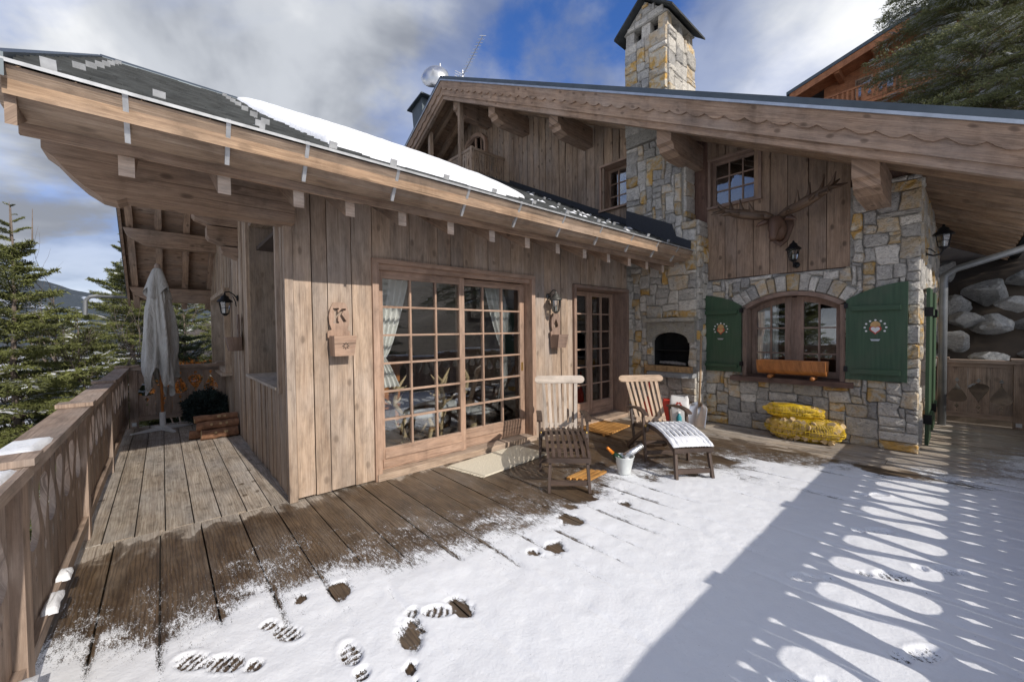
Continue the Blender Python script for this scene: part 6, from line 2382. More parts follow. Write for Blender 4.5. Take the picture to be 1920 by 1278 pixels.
def snow_strip(x0, x1, pts, h0):
    m_ = 5
    k = len(sv)
    for i, (yy, zz) in enumerate(pts):
        for j in range(m_):
            t = j / (m_ - 1)
            hh = h0 * math.sin(math.pi * min(max(t, 0.0), 1.0)) ** 0.5 * random.uniform(0.75, 1.15) if 0 < j < m_ - 1 else 0.0
            if i in (0, len(pts) - 1):
                hh *= 0.4
            sv.append(c2w((x0 + (x1 - x0) * t + random.uniform(-.003, .003), yy, zz + 0.034 + hh)))
    for i in range(len(pts) - 1):
        for j in range(m_ - 1):
            sf.append((k + i * m_ + j, k + i * m_ + j + 1, k + (i + 1) * m_ + j + 1, k + (i + 1) * m_ + j))


fine_ = [(np.interp(t, [0, .05, .2, .4, .7, 1], [q[0] for q in lc]), np.interp(t, [0, .05, .2, .4, .7, 1], [q[1] for q in lc])) for t in np.linspace(0, 1, 22)]
for x in [-0.205] + [-0.150 + 0.06 * i for i in range(6)] + [0.205]:
    snow_strip(x - 0.022, x + 0.022, fine_, 0.022)
snow_strip(-0.222, 0.222, fine_[:7], 0.024)
snow_strip(-0.222, 0.222, fine_[-3:], 0.020)
o = link('snow_layer', np_mesh('snow_layer', np.array(sv), np.array(sf), 'snow', True))
kind(o, 'stuff')
tag(o, 'fresh snow lying on the leg rest of the far deck chair', 'snow')

# ================================================================== PARASOL, SHRUB, LOGS
pa = thing('parasol', (-0.03, 8.95, 0), 'closed pale grey parasol on a white cross base in the walkway', 'parasol')
b = MB()
b.tube([(-0.03, 8.95, 0.05), (-0.035, 8.95, 2.74)], 0.021, 10)
part('pole', b, 'wood_orange', pa, True)
b = MB()
b.lathe([(0.0, 0.12), (0.03, 0.11), (0.045, 0.07), (0.035, 0.03), (0.05, 0.0)], 14, (-0.035, 8.95, 2.68))
part('finial', b, 'wood_rail', pa, True)
b = MB()
b.tube([(-0.03, 8.95, 0.0), (-0.03, 8.95, 0.30)], 0.042, 12)
for ang in (20, 110, 200, 290):
    t = R(ang)
    b.hexa([(-0.03 - 0.04 * math.sin(t), 8.95 + 0.04 * math.cos(t), 0.004), (-0.03 + 0.04 * math.sin(t), 8.95 - 0.04 * math.cos(t), 0.004),
            (-0.03 + 0.02 * math.sin(t) + 0.42 * math.cos(t), 8.95 - 0.02 * math.cos(t) + 0.42 * math.sin(t), 0.004), (-0.03 - 0.02 * math.sin(t) + 0.42 * math.cos(t), 8.95 + 0.02 * math.cos(t) + 0.42 * math.sin(t), 0.004),
            (-0.03 - 0.04 * math.sin(t), 8.95 + 0.04 * math.cos(t), 0.075), (-0.03 + 0.04 * math.sin(t), 8.95 - 0.04 * math.cos(t), 0.075),
            (-0.03 + 0.02 * math.sin(t) + 0.42 * math.cos(t), 8.95 - 0.02 * math.cos(t) + 0.42 * math.sin(t), 0.02), (-0.03 - 0.02 * math.sin(t) + 0.42 * math.cos(t), 8.95 + 0.02 * math.cos(t) + 0.42 * math.sin(t), 0.02)])
part('cross_base', b, 'white_paint', pa)
nr, na_ = 40, 96
V = []
for j in range(nr + 1):
    t = j / nr
    for i in range(na_):
        a = 2 * math.pi * i / na_
        zb_ = 0.80 + 0.17 * math.sin(a * 3 + 0.7) + 0.10 * math.sin(a * 7 + 2.0)
        zz = 2.70 + (zb_ - 2.70) * t
        base = np.interp(t, [0, 0.03, 0.12, 0.22, 0.35, 0.6, 0.85, 1.0], [0.045, 0.07, 0.10, 0.13, 0.165, 0.195, 0.205, 0.20])
        fold = 1 + (0.05 + 0.26 * min(1, t * 1.6)) * math.sin(5 * a + 1.3 * math.sin(t * 3.0)) * 0.8 + 0.16 * t * math.sin(11 * a + 4 * t) + 0.06 * math.sin(17 * a - 6 * t) + 0.05 * noise.noise((math.cos(a) * 3, math.sin(a) * 3, t * 6))
        if 0.15 < t < 0.24:
            fold *= 1.06
        V.append((-0.035 + base * fold * math.cos(a) * 0.95, 8.95 + base * fold * math.sin(a) * 0.95, zz))
F = [(j * na_ + i, (j + 1) * na_ + i, (j + 1) * na_ + (i + 1) % na_, j * na_ + (i + 1) % na_) for j in range(nr) for i in range(na_)]
me = np_mesh('canopy', np.array(V), np.array(F), 'canvas', True)
link('canopy', me, pa)
# hood: a second shorter layer
V = []
for j in range(13):
    t = j / 12
    for i in range(48):
        a = 2 * math.pi * i / 48
        zz = 2.715 - t * (0.42 + 0.10 * math.sin(3 * a + 1))
        r_ = np.interp(t, [0, 0.1, 0.5, 1.0], [0.05, 0.075, 0.12, 0.16]) * (1 + 0.20 * t * math.sin(5 * a) + 0.07 * t * math.sin(9 * a + 1))
        V.append((-0.035 + r_ * math.cos(a), 8.95 + r_ * math.sin(a), zz))
F = [(j * 48 + i, (j + 1) * 48 + i, (j + 1) * 48 + (i + 1) % 48, j * 48 + (i + 1) % 48) for j in range(12) for i in range(48)]
link('canopy_hood', np_mesh('canopy_hood', np.array(V), np.array(F), 'canvas', True), pa)


def leaf_ball(c, r, n_, size, squash=1.0, seed=1):
    rg = np.random.default_rng(seed)
    d = rg.normal(size=(n_, 3))
    d /= np.linalg.norm(d, axis=1, keepdims=True)
    lump = 0.78 + 0.28 * np.array([noise.noise((q[0] * 2.2 + seed, q[1] * 2.2, q[2] * 2.2)) for q in d]) + 0.1 * rg.random(n_)
    rad = r * lump * rg.uniform(0.72, 1.05, n_)
    p = np.array(c) + d * rad[:, None] * np.array([1, 1, squash])
    t1 = d + rg.normal(scale=0.7, size=(n_, 3))
    t1 /= np.linalg.norm(t1, axis=1, keepdims=True)
    t2 = np.cross(t1, rg.normal(size=(n_, 3)))
    t2 /= np.linalg.norm(t2, axis=1, keepdims=True)
    s_ = size * rg.uniform(0.6, 1.3, n_)[:, None]
    V = np.stack([p - t2 * s_ * 0.22, p + t2 * s_ * 0.22, p + t1 * s_], 1).reshape(-1, 3)
    return V, np.arange(n_ * 3).reshape(-1, 3)


shb = thing('clipped_shrub', (0.56, 9.12, 0), 'dark round evergreen shrub at the end of the walkway', 'shrub')
V, F = leaf_ball((0.56, 9.10, 0.30), 0.36, 9000, 0.055, 0.85, 4)
link('foliage', np_mesh('foliage', V, F, 'juniper'), shb)
b = MB()
b.tube([(0.56, 9.1, 0.0), (0.55, 9.1, 0.3)], 0.03, 6)
part('stem', b, 'bark', shb)
for k, (yy, zz, x0_, x1_, r_, lab) in enumerate(((7.62, 0.075, 0.40, 0.87, 0.072, 'front bottom log of the pile by the side wall'), (7.78, 0.07, 0.27, 0.86, 0.068, 'rear bottom log sticking out of the pile by the side wall'),
                                                 (7.70, 0.195, 0.36, 0.88, 0.068, 'middle log resting across the pile by the side wall'), (7.83, 0.185, 0.42, 0.87, 0.055, 'thin log at the back of the pile by the side wall'), (7.76, 0.30, 0.33, 0.88, 0.055, 'topmost log of the pile by the side wall'))):
    lg = thing('firewood_log', ((x0_ + x1_) / 2, yy, zz - r_), lab, 'log', 'logs piled by the side wall')
    b = MB()
    n_ = 6
    pts = [(x0_ + (x1_ - x0_) * i / n_, yy + 0.006 * math.sin(3 * i + k) - 0.03 * (i / n_ - .5) * (k % 3 - 1), zz + 0.005 * math.cos(2 * i + k)) for i in range(n_ + 1)]
    b.tube(pts, [r_ * random.uniform(0.93, 1.06) for _ in pts], 12, cap=False)
    part('log_bark', b, 'bark_log', lg, True)
    b = MB()
    b.tube([(x0_ + 0.002, pts[0][1], pts[0][2]), (x0_ + 0.03, pts[0][1], pts[0][2])], r_ * 0.94, 12)
    part('cut_end', b, 'split_wood', lg)
    for _ in range(3):
        t = random.uniform(0.2, 0.9)
        b = MB()
        b.tube([(x0_ + (x1_ - x0_) * t, yy - r_ * 0.75, zz + r_ * 0.3), (x0_ + (x1_ - x0_) * t, yy - r_ * 1.06, zz + r_ * 0.42)], 0.018, 8)
        part('knot', b, 'split_wood', lg)

# ================================================================== ROOM CONTENTS
def curtain(x0, x1, y, z0, z1, label, tie=None, axis=0, seed=0, pin=0):
    """pleated cloth hanging in the plane y=const (axis 0) or x=const (axis 1); pin: side (0 or 1) it is gathered to"""
    n1, n2 = 60, 24
    A, B = np.meshgrid(np.linspace(0, 1, n1), np.linspace(0, 1, n2))
    wv = np.ones_like(B)
    if tie is not None:
        tz = (tie - z0) / (z1 - z0)
        wv = np.where(B > tz, 0.35 + 0.65 * ((B - tz) / (1 - tz)) ** 0.7, 0.35 + 0.35 * ((tz - B) / tz) ** 0.8)
    q = (A * wv) if pin == 0 else (1 - (1 - A) * wv)
    xx = x0 + (x1 - x0) * q
    dd = 0.03 * np.sin(A * 2 * math.pi * 6 + seed + 0.6 * np.sin(B * 4)) * (0.6 + 0.4 * wv)
    zz = z0 + (z1 - z0) * B
    P = np.stack([xx, y + dd, zz], -1) if axis == 0 else np.stack([y + dd, xx, zz], -1)
    idx = np.arange(n1 * n2).reshape(n2, n1)
    F = np.stack([idx[:-1, :-1], idx[:-1, 1:], idx[1:, 1:], idx[1:, :-1]], -1).reshape(-1, 4)
    o = link('curtain', np_mesh('curtain', P.reshape(-1, 3), F, 'curtain', True))
    tag(o, label, 'curtain', 'white curtains behind the glass')


curtain(1.80, 2.30, 4.52, 0.95, 2.30, 'white curtain tied back at the left end of the sliding door', 1.3, 0, 0, 0)
curtain(3.45, 4.05, 4.52, 0.08, 2.30, 'white curtain hanging at the right end of the sliding door', 1.25, 0, 1, 1)
curtain(6.02, 6.45, 4.66, 0.08, 2.30, 'white curtain inside the right leaf of the french door', 1.2, 0, 2, 1)
curtain(1.98, 2.33, 7.46, 0.9, 2.1, 'white curtain in the left casement of the arched window', None, 1, 3, 1)


def antler_seat(loc, rz, label, sc=1.0):
    root = thing('antler_chair', (0, 0, 0), label, 'chair', 'antler furniture in the room')
    b = MB()
    b.lathe([(0.0, 0.40), (0.24, 0.40), (0.26, 0.43), (0.24, 0.47), (0.0, 0.49)], 18)
    part('seat', b, 'cloth_grey', root, True)
    for i in range(4):
        t = math.pi / 2 * i + 0.6
        b = MB()
        c, s_ = math.cos(t), math.sin(t)
        b.tube([(0.20 * c, 0.20 * s_, 0.42), (0.30 * c, 0.30 * s_, 0.30), (0.24 * c, 0.24 * s_, 0.15), (0.34 * c, 0.34 * s_, 0.0)], [0.03, 0.035, 0.03, 0.012], 8)
        b.tube([(0.29 * c, 0.29 * s_, 0.27), (0.40 * c - 0.05 * s_, 0.40 * s_ + 0.05 * c, 0.33), (0.45 * c - 0.1 * s_, 0.45 * s_ + 0.1 * c, 0.45)], [0.022, 0.016, 0.003], 6)
        part('antler_leg', b, 'antler', root, True)
    for sgn in (-1, 1):
        b = MB()
        path = [(sgn * 0.22, 0.15, 0.45), (sgn * 0.34, 0.20, 0.62), (sgn * 0.30, 0.26, 0.82), (sgn * 0.16, 0.28, 1.02)]
        b.tube(path, [0.032, 0.036, 0.032, 0.006], 8)
        for (px_, py_, pz_), dx, dz in ((path[1], 0.16, 0.10), (path[2], 0.10, 0.20), (path[2], -0.14, 0.05), (path[1], -0.12, 0.14)):
            b.tube([(px_, py_, pz_), (px_ + sgn * dx * .6, py_ - 0.04, pz_ + dz * .4), (px_ + sgn * dx, py_ - 0.06, pz_ + dz)], [0.024, 0.018, 0.003], 6)
        part('antler_back', b, 'antler', root, True)
    root.location = loc
    root.rotation_euler = (0, 0, rz)
    root.scale = (sc, sc, sc)


antler_seat((2.75, 5.15, 0), R(150), 'antler chair just inside the left sliding leaf', 1.0)
antler_seat((3.30, 5.45, 0), R(200), 'antler chair further inside behind the left sliding leaf', 1.05)
antler_seat((4.5, 5.5, 0), R(240), 'antler chair inside behind the right sliding leaf', 1.0)
ch = thing('wooden_chest', (2.55, 6.4, 0), 'carved wooden chest inside the room beyond the antler chairs', 'chest')
b = MB()
b.box(2.2, 2.95, 6.2, 6.7, 0.35, 1.05, 0)
part('chest_body', b, 'wood_orange', ch)
b = MB()
b.box(2.16, 2.99, 6.16, 6.74, 1.051, 1.10, 0)
part('chest_lid', b, 'wood_orange', ch)
for x in (2.24, 2.88):
    b = MB()
    b.box(x, x + 0.06, 6.24, 6.66, 0.0, 0.35, 2)
    part('leg', b, 'wood_orange', ch)
tb_ = thing('coffee_table', (3.5, 4.95, 0), 'low round table inside the sliding door', 'table')
b = MB()
b.lathe([(0.0, 0.40), (0.36, 0.40), (0.37, 0.42), (0.36, 0.44), (0.0, 0.44)], 24, (3.55, 4.95, 0))
part('table_top', b, 'cloth_grey', tb_, True)
b = MB()
b.lathe([(0.22, 0.0), (0.06, 0.08), (0.05, 0.34), (0.12, 0.40)], 14, (3.55, 4.95, 0))
part('pedestal', b, 'antler', tb_, True)

# ================================================================== CONIFERS
def branch_template(seed, droop=0.25, dens=1.0):
    rg = np.random.default_rng(seed)
    tri, snow, wood_ = [], [], []

    def axis(t):
        return np.array([t, 0.0, -droop * t * t + 0.10 * t])

    def needles(p0, p1, n_, L, w_):
        d = p1 - p0
        ln = np.linalg.norm(d)
        d = d / ln
        for i in range(n_):
            t = (i + rg.random()) / n_
            p = p0 + (p1 - p0) * t
            v = d * 0.75 + rg.normal(scale=0.55, size=3)
            v /= np.linalg.norm(v)
            s_ = np.cross(v, rg.normal(size=3))
            s_ /= np.linalg.norm(s_) + 1e-6
            LL = L * rg.uniform(0.7, 1.3)
            tri.append((p - s_ * w_, p + s_ * w_, p + v * LL))
    ns = int(14 * dens)
    for k in range(ns):
        t = 0.10 + 0.86 * (k + rg.uniform(-.3, .3)) / ns
        for sg in (-1, 1):
            ln = (0.46 * (1 - t) ** 0.75 + 0.06) * rg.uniform(0.75, 1.2)
            a = R(52 + rg.uniform(-14, 14))
            p0 = axis(t)
            p1 = p0 + np.array([math.cos(a) * ln, sg * math.sin(a) * ln, -0.12 * ln + rg.uniform(-.05, .03)])
            needles(p0, p1, int((7 + 26 * ln) * dens), 0.09 / dens ** 0.6, 0.013 / dens ** 0.5)
            if rg.random() < 0.85:
                nn = np.array([math.sin(a), -sg * math.cos(a), 0]) * 0.030 * rg.uniform(0.5, 1.4)
                up_ = np.array([0, 0, 0.022])
                q0 = p0 + (p1 - p0) * rg.uniform(0.05, 0.3)
                q1 = p0 + (p1 - p0) * rg.uniform(0.6, 1.0)
                m_ = (q0 + q1) / 2
                snow.append((q0 + up_, m_ + nn + up_, q1 + up_))
                snow.append((q0 + up_, q1 + up_, m_ - nn + up_))
    for k in range(6):
        needles(axis(k / 6), axis((k + 1) / 6), 9, 0.085, 0.012)
        a_, b_ = axis(k / 6), axis((k + 1) / 6)
        r0, r1 = 0.012 * (1 - k / 6.5), 0.012 * (1 - (k + 1) / 6.5)
        for (da, db) in (((0, 1, 0), (0, -0.5, 0.87)), ((0, -0.5, 0.87), (0, -0.5, -0.87)), ((0, -0.5, -0.87), (0, 1, 0))):
            da, db = np.array(da), np.array(db)
            wood_.append((a_ + da * r0, a_ + db * r0, b_ + db * r1))
            wood_.append((a_ + da * r0, b_ + db * r1, b_ + da * r1))
    return np.array(tri), np.array(snow), np.array(wood_)


BT = [branch_template(i, 0.16 + 0.07 * i) for i in range(4)]
BTD = [branch_template(i + 9, 0.16 + 0.07 * i, 1.75) for i in range(4)]
BTX = [branch_template(i + 19, 0.20 + 0.06 * i, 2.7) for i in range(3)] * 2


def conifer(name, loc, height, radius, label, snow=0.5, mat='needles', z_first=0.08, whorls=None, per=7, seed=0, lean=0.0, tilt_top=46, tilt_bot=-4, leaders=1, group='spruce trees', trunk_r=None, brown=0.0, side=None, dense=True):
    rg = np.random.default_rng(seed)
    root = thing(name, loc, label, 'tree', group)
    whorls = whorls or int(height * 3.6)
    T, S, Wd, Br = [], [], [], []
    for k in range(whorls):
        f = z_first + (0.985 - z_first) * (k / (whorls - 1)) ** 0.95
        z = f * height
        n_ = per if f < 0.85 else max(3, per - 3)
        L0 = radius * (1 - f) ** (1.05 if leaders > 1 else 0.85) + 0.10
        for i in range(n_):
            a = 2 * math.pi * (i + rg.random() * 0.8) / n_ + k * 1.1
            L = L0 * rg.uniform(0.65, 1.18)
            if side is not None and math.cos(a - side) < -0.1 and rg.random() < 0.75:
                continue
            tilt = R(tilt_bot + (tilt_top - tilt_bot) * f ** 1.3 + rg.uniform(-12, 12))
            tri, sn, wd = (BTX if (L > 2.0 and dense) else BTD if (L > 1.0 and dense) else BT)[rg.integers(4)]
            if L > 1.5:
                sn, wd = sn.copy(), wd.copy()
                for arr, ks in ((sn, 1.5 / L),):
                    if len(arr):
                        cc = arr.reshape(-1, 2, 3, 3)
                        mid = (cc[:, :, 0:1, :] + cc[:, :, 2:3, :]) / 2
                        arr[:] = (mid + (cc - mid) * ks).reshape(arr.shape)
                wd[:, :, 1] *= 1.2 / L
            ca, sa, ct, st = math.cos(a), math.sin(a), math.cos(tilt), math.sin(tilt)
            M = np.array([[ca * ct, -sa, -ca * st], [sa * ct, ca, -sa * st], [st, 0, ct]])
            # shorter needles on small branches
            sc = L
            o_ = np.array([loc[0] + lean * f, loc[1], loc[2] + z + rg.uniform(-0.12, 0.12) * min(1.0, height / 8)])
            q = tri.copy()
            c_ = q.mean(axis=1, keepdims=True)
            k_ = min(1.0, 1.1 / L) if L > 0.85 else min(1.6, 0.85 / L)
            q = c_ + (q - c_) * k_
            (Br if rg.random() < brown and f < 0.5 else T).append((q.reshape(-1, 3) @ M.T) * sc + o_)
            Wd.append((wd.reshape(-1, 3) @ M.T) * sc + o_)
            if rg.random() < snow:
                m_ = rg.random(len(sn) // 2) < 0.8
                m_ = np.repeat(m_, 2)
                S.append((sn[m_].reshape(-1, 3) @ M.T) * sc + o_)
    for nm, lst, mt in (('crown', T, mat), ('branches', Wd, 'bark'), ('snow_load', S, 'snow'), ('dead_twigs', Br, 'needles_brown')):
        if lst:
            V = np.concatenate(lst)
            link(nm, np_mesh(nm, V, np.arange(len(V)).reshape(-1, 3), mt), root)
    b = MB()
    tr_ = trunk_r or height * 0.013
    n_ = 9
    b.tube([(loc[0] + lean * i / n_ + 0.03 * math.sin(i), loc[1] + 0.03 * math.cos(2 * i), loc[2] - 0.4 + (height + 0.4) * i / n_) for i in range(n_ + 1)], [tr_ * (1 - 0.96 * i / n_) + 0.004 for i in range(n_ + 1)], 8)
    if leaders > 1:
        b.tube([(loc[0] + lean, loc[1], loc[2] + height * 0.84), (loc[0] + lean + 0.28, loc[1] + 0.05, loc[2] + height * 0.9), (loc[0] + lean + 0.30, loc[1] + 0.05, loc[2] + height)], [0.02, 0.016, 0.005], 6)
        b.tube([(loc[0] + lean, loc[1], loc[2] + height * 0.9), (loc[0] + lean, loc[1], loc[2] + height * 1.01)], [0.014, 0.005], 6)
    part('trunk', b, 'bark_pale', root, True)
    return root


def gz(x, y):
    return float(ground_z(x, y))


SP = [((-2.30, 13.0), 4.30 - gz(-2.3, 13), 2.7, 'tall green spruce with twin leaders left of the railing', 0.45, 'needles', 24, 6, 1, 2),
      ((-4.3, 16.5), 6.6, 2.6, 'spruce at the left edge behind the twin-leader tree', 0.6, 'needles', 20, 6, 2, 1),
      ((-1.75, 16.0), 5.0, 2.2, 'snow-dusted spruce between the twin-leader tree and the roof overhang', 0.95, 'needles', 18, 6, 3, 1),
      ((-0.75, 18.5), 8.2, 2.7, 'taller spruce behind the parasol reaching above the rear eave', 0.9, 'needles', 22, 6, 4, 1),
      ((0.45, 14.6), 4.9, 2.1, 'dark spruce directly behind the parasol', 0.8, 'needles_dark', 18, 6, 5, 1),
      ((1.7, 17.5), 6.4, 2.4, 'spruce behind the end balustrade beside the chalet wall', 0.95, 'needles', 18, 6, 6, 1),
      ((-2.9, 21.5), 6.5, 2.5, 'spruce far left of the parasol, behind the leafless shrub', 0.9, 'needles', 18, 6, 14, 1),
      ((0.5, 22.5), 9.0, 2.8, 'far spruce behind the dark one at the parasol', 0.9, 'needles', 20, 6, 15, 1),
      ((-5.8, 21.0), 8.5, 2.7, 'far spruce at the left picture edge', 0.8, 'needles', 20, 6, 16, 1),
      ((2.9, 21.5), 8.0, 2.6, 'far spruce close to the chalet side wall', 0.9, 'needles', 20, 6, 17, 1),
      ((-1.3, 24.5), 8.5, 2.8, 'far spruce seen between the twin-leader tree and the eave', 0.9, 'needles', 20, 6, 18, 1),
      ((-3.6, 14.8), 4.6, 1.9, 'short spruce beside the twin-leader tree at the left edge', 0.9, 'needles', 17, 6, 19, 1),
      ((-0.2, 16.6), 4.6, 1.8, 'short spruce just left of the parasol', 0.95, 'needles', 17, 6, 20, 1),
      ((-0.95, 13.2), 3.6, 1.5, 'low snow-laden spruce just behind the corner of the balustrades', 0.95, 'needles', 17, 8, 13, 1)]
for (x_, y_), hh_, rr_, lab, sn_, mt_, wh_, pe_, sd_, ld_ in SP:
    conifer('spruce_tree', (x_, y_, gz(x_, y_)), hh_, rr_, lab, sn_, mt_, 0.06, wh_, pe_, sd_, leaders=ld_)
conifer('fir_tree', (17.6, -0.30, gz(17.6, -0.30)), 11.5, 4.1, 'large snowy fir leaning over the roof at the top right', 0.9, 'needles_fir', 0.12, 30, 7, 7, tilt_bot=-8, tilt_top=22, brown=0.0, trunk_r=0.22)
conifer('fir_tree', (15.2, -4.2, gz(15.2, -4.2)), 8.0, 3.0, 'fir on the slope behind the boulders, right edge', 0.4, 'needles_dark', 0.12, 22, 7, 8, dense=False)
conifer('fir_tree', (12.6, -9.0, gz(12.6, -9)), 10.0, 3.4, 'fir outside the frame mirrored in the sliding door glass', 0.6, 'needles_dark', 0.10, 24, 7, 9, dense=False)
conifer('fir_tree', (8.9, -13.5, gz(8.9, -13.5)), 9.5, 3.2, 'second fir outside the frame mirrored in the sliding door', 0.6, 'needles_dark', 0.10, 22, 7, 10, dense=False)
conifer('fir_tree', (-7.6, 5.4, gz(-7.6, 5.4)), 7.6, 3.0, 'fir outside the frame mirrored in the arched window', 0.8, 'needles', 0.10, 22, 7, 11, dense=False)
conifer('fir_tree', (-9.5, 8.6, gz(-9.5, 8.6)), 8.6, 2.8, 'fir outside the frame mirrored in the arched window panes, further from the camera', 0.8, 'needles', 0.10, 22, 7, 12, dense=False)


def bare_tree(name, loc, height, label, seed, mat='bark_pale', spread=0.55):
    rr = random.Random(seed)
    root = thing(name, loc, label, 'shrub', 'leafless shrubs')
    b = MB()
    tw = MB()

    def grow(p, d, L, r_, lev):
        q = [p]
        n_ = 3
        for i in range(n_):
            d = (d + Vector((rr.uniform(-.18, .18), rr.uniform(-.18, .18), rr.uniform(-.02, .12)))).normalized()
            q.append(q[-1] + d * L / n_)
        (b if lev < 2 else tw).tube(q, [r_ * (1 - 0.5 * i / n_) for i in range(n_ + 1)], 5 if lev < 2 else 3, cap=False)
        if lev < 4:
            for _ in range(rr.choice([2, 3, 3])):
                a_ = Vector((rr.uniform(-1, 1), rr.uniform(-1, 1), rr.uniform(-.2, .6))).normalized()
                st = q[rr.choice([1, 2, 3])]
                grow(st, (d + a_ * spread).normalized(), L * rr.uniform(0.5, 0.78), r_ * 0.5, lev + 1)
    for _ in range(4):
        grow(Vector(loc), Vector((rr.uniform(-.35, .35), rr.uniform(-.35, .35), 1)).normalized(), height * 0.45, 0.045, 0)
    part('trunk', b, mat, root)
    part('twigs', tw, mat, root)


bare_tree('bare_shrub', (-1.9, 15.4, gz(-1.9, 15.4)), 6.0, 'leafless shrub with upright twigs right of the twin-leader spruce', 1)
bare_tree('bare_shrub', (-0.9, 14.2, gz(-0.9, 14.2)), 5.6, 'leafless shrub under the rear gutter beside the parasol', 2)
bare_tree('bare_shrub', (-3.2, 20.0, gz(-3.2, 20)), 7.5, 'leafless shrub on the skyline before the far hill', 3)
ob_ = thing('beech_bush', (0.45, 11.0, gz(0.45, 11)), 'bush with orange winter leaves behind the end balustrade', 'bush')
V1, F1 = leaf_ball((0.55, 11.2, 0.45), 0.85, 3200, 0.075, 0.75, 9)
link('foliage', np_mesh('foliage', V1, F1, 'leaf_orange'), ob_)
b = MB()
for i in range(7):
    b.tube([(0.5, 11.2, gz(0.5, 11.2) - 0.1), (0.5 + 0.25 * math.cos(i), 11.2 + 0.25 * math.sin(i), -0.8), (0.5 + 0.6 * math.cos(i), 11.2 + 0.6 * math.sin(i), 0.6)], [0.03, 0.02, 0.006], 5)
part('stems', b, 'bark_pale', ob_)

# ================================================================== BOULDERS
def boulder(loc, s, label, seed, rz):
    bm_b = bmesh.new()
    bmesh.ops.create_icosphere(bm_b, subdivisions=4, radius=1.0)
    for v_ in bm_b.verts:
        p = v_.co.copy()
        k = 1 + 0.30 * noise.noise((p * 1.1 + Vector((seed * 3.7, 0, 0)))) + 0.14 * noise.noise(p * 2.6 + Vector((0, seed, 0))) + 0.07 * noise.noise(p * 6 + Vector((0, 0, seed))) + 0.03 * noise.noise(p * 14 + Vector((0, 0, seed)))
        # planar facets
        for q in range(14):
            nrm = Vector((math.sin(seed * 1.3 + q * 2.1), math.cos(seed * 2.1 + q * 1.7), math.sin(seed * 0.7 + q * 1.1))).normalized()
            dd = (p * k).dot(nrm)
            thr_ = 0.56 + 0.22 * abs(math.sin(seed * 5.1 + q * 3.3))
            if dd > thr_:
                k *= thr_ / dd
        v_.co = Vector((p.x * k * s[0], p.y * k * s[1], p.z * k * s[2]))
    me = bpy.data.meshes.new('boulder')
    bm_b.to_mesh(me)
    bm_b.free()
    me.materials.append(MATS['boulder_grey'])
    o = bpy.data.objects.new('boulder', me)
    COL.objects.link(o)
    o.location = loc
    o.rotation_euler = (random.uniform(-.25, .25), random.uniform(-.25, .25), rz)
    tag(o, label, 'boulder', 'boulders behind the gate')


BL = [((11.0, 0.05, 0.60), (0.5, 0.55, 0.36), 'dark boulder at the foot of the pile behind the gate'),
      ((11.1, -0.55, 0.72), (0.55, 0.52, 0.34), 'broad low boulder behind the middle of the gate'),
      ((11.0, 0.16, 1.34), (0.42, 0.44, 0.27), 'pale angular boulder on top of the dark one by the downpipe'),
      ((11.5, -0.32, 1.60), (0.42, 0.40, 0.26), 'rounded boulder right of the pale angular one'),
      ((11.6, 0.22, 1.95), (0.5, 0.46, 0.36), 'large boulder above the pale one by the downpipe'),
      ((12.3, -0.28, 2.25), (0.5, 0.5, 0.34), 'sloping dark boulder high on the pile'),
      ((11.2, -0.92, 1.12), (0.42, 0.36, 0.24), 'wedge shaped boulder right of centre in the pile'),
      ((11.9, -0.86, 1.62), (0.4, 0.4, 0.28), 'boulder behind the wedge shaped one'),
      ((11.3, -1.45, 1.15), (0.46, 0.42, 0.36), 'boulder at the right edge behind the gate post'),
      ((12.2, -1.45, 1.75), (0.5, 0.46, 0.34), 'boulder above the one at the right edge'),
      ((12.4, 0.35, 2.75), (0.42, 0.42, 0.30), 'small boulder at the top left of the pile'),
      ((11.2, -2.1, 0.9), (0.55, 0.5, 0.4), 'boulder outside the frame beyond the right edge'),
      ((12.9, -0.9, 2.55), (0.5, 0.46, 0.3), 'boulder half hidden in the dark slope above the pile')]
BL += [((10.75, -0.28, 1.02), (0.34, 0.30, 0.22), 'small boulder wedged between the two lowest ones'),
       ((11.35, 0.02, 1.72), (0.34, 0.32, 0.2), 'small grey boulder in the gap under the large upper one'),
       ((10.85, -1.1, 0.72), (0.4, 0.36, 0.26), 'low boulder right of the broad one behind the gate'),
       ((11.75, -0.62, 2.0), (0.34, 0.34, 0.22), 'small boulder under the sloping dark one')]
for k, (l, s_, lab) in enumerate(BL):
    s_ = tuple(q * 0.80 for q in s_)
    boulder(l, s_, lab, k + 1.5, random.uniform(0, 3))

# ================================================================== DISH, AERIAL, SMALL CHIMNEY BEHIND
ds = thing('satellite_dish', (7.2, 11.4, zm(11.4)), 'round silver satellite dish on the far side of the ridge', 'satellite dish')
b = MB()
prof = [(0.0, 0.0), (0.2, 0.02), (0.36, 0.07), (0.45, 0.12), (0.45, 0.135), (0.36, 0.085), (0.2, 0.035), (0.0, 0.015)]
b.lathe(prof, 28)
ctr, nrm_ = Vector((6.25, 10.55, 9.42)), Vector((-0.62, -0.62, 0.30)).normalized()
q = (-nrm_).to_track_quat('Z', 'Y')
b.v = [(x * 0.92, y_ * 0.92, z * 1.9) for x, y_, z in b.v]
b.v = [tuple(ctr + q @ Vector(p)) for p in b.v]
part('reflector', b, 'steel_dish', ds, True)
b = MB()
b.tube([(6.75, 10.95, zm(10.95) - 0.1), (6.75, 10.95, 10.0)], 0.025, 8)
b.tube([tuple(ctr), (6.75, 10.95, 9.2)], 0.03, 6)
part('mast', b, 'galvanised', ds)
bx_ = thing('vent_hood', (6.5, 11.9, zm(11.9)), 'small dark metal vent hood below the satellite dish', 'vent')
b = MB()
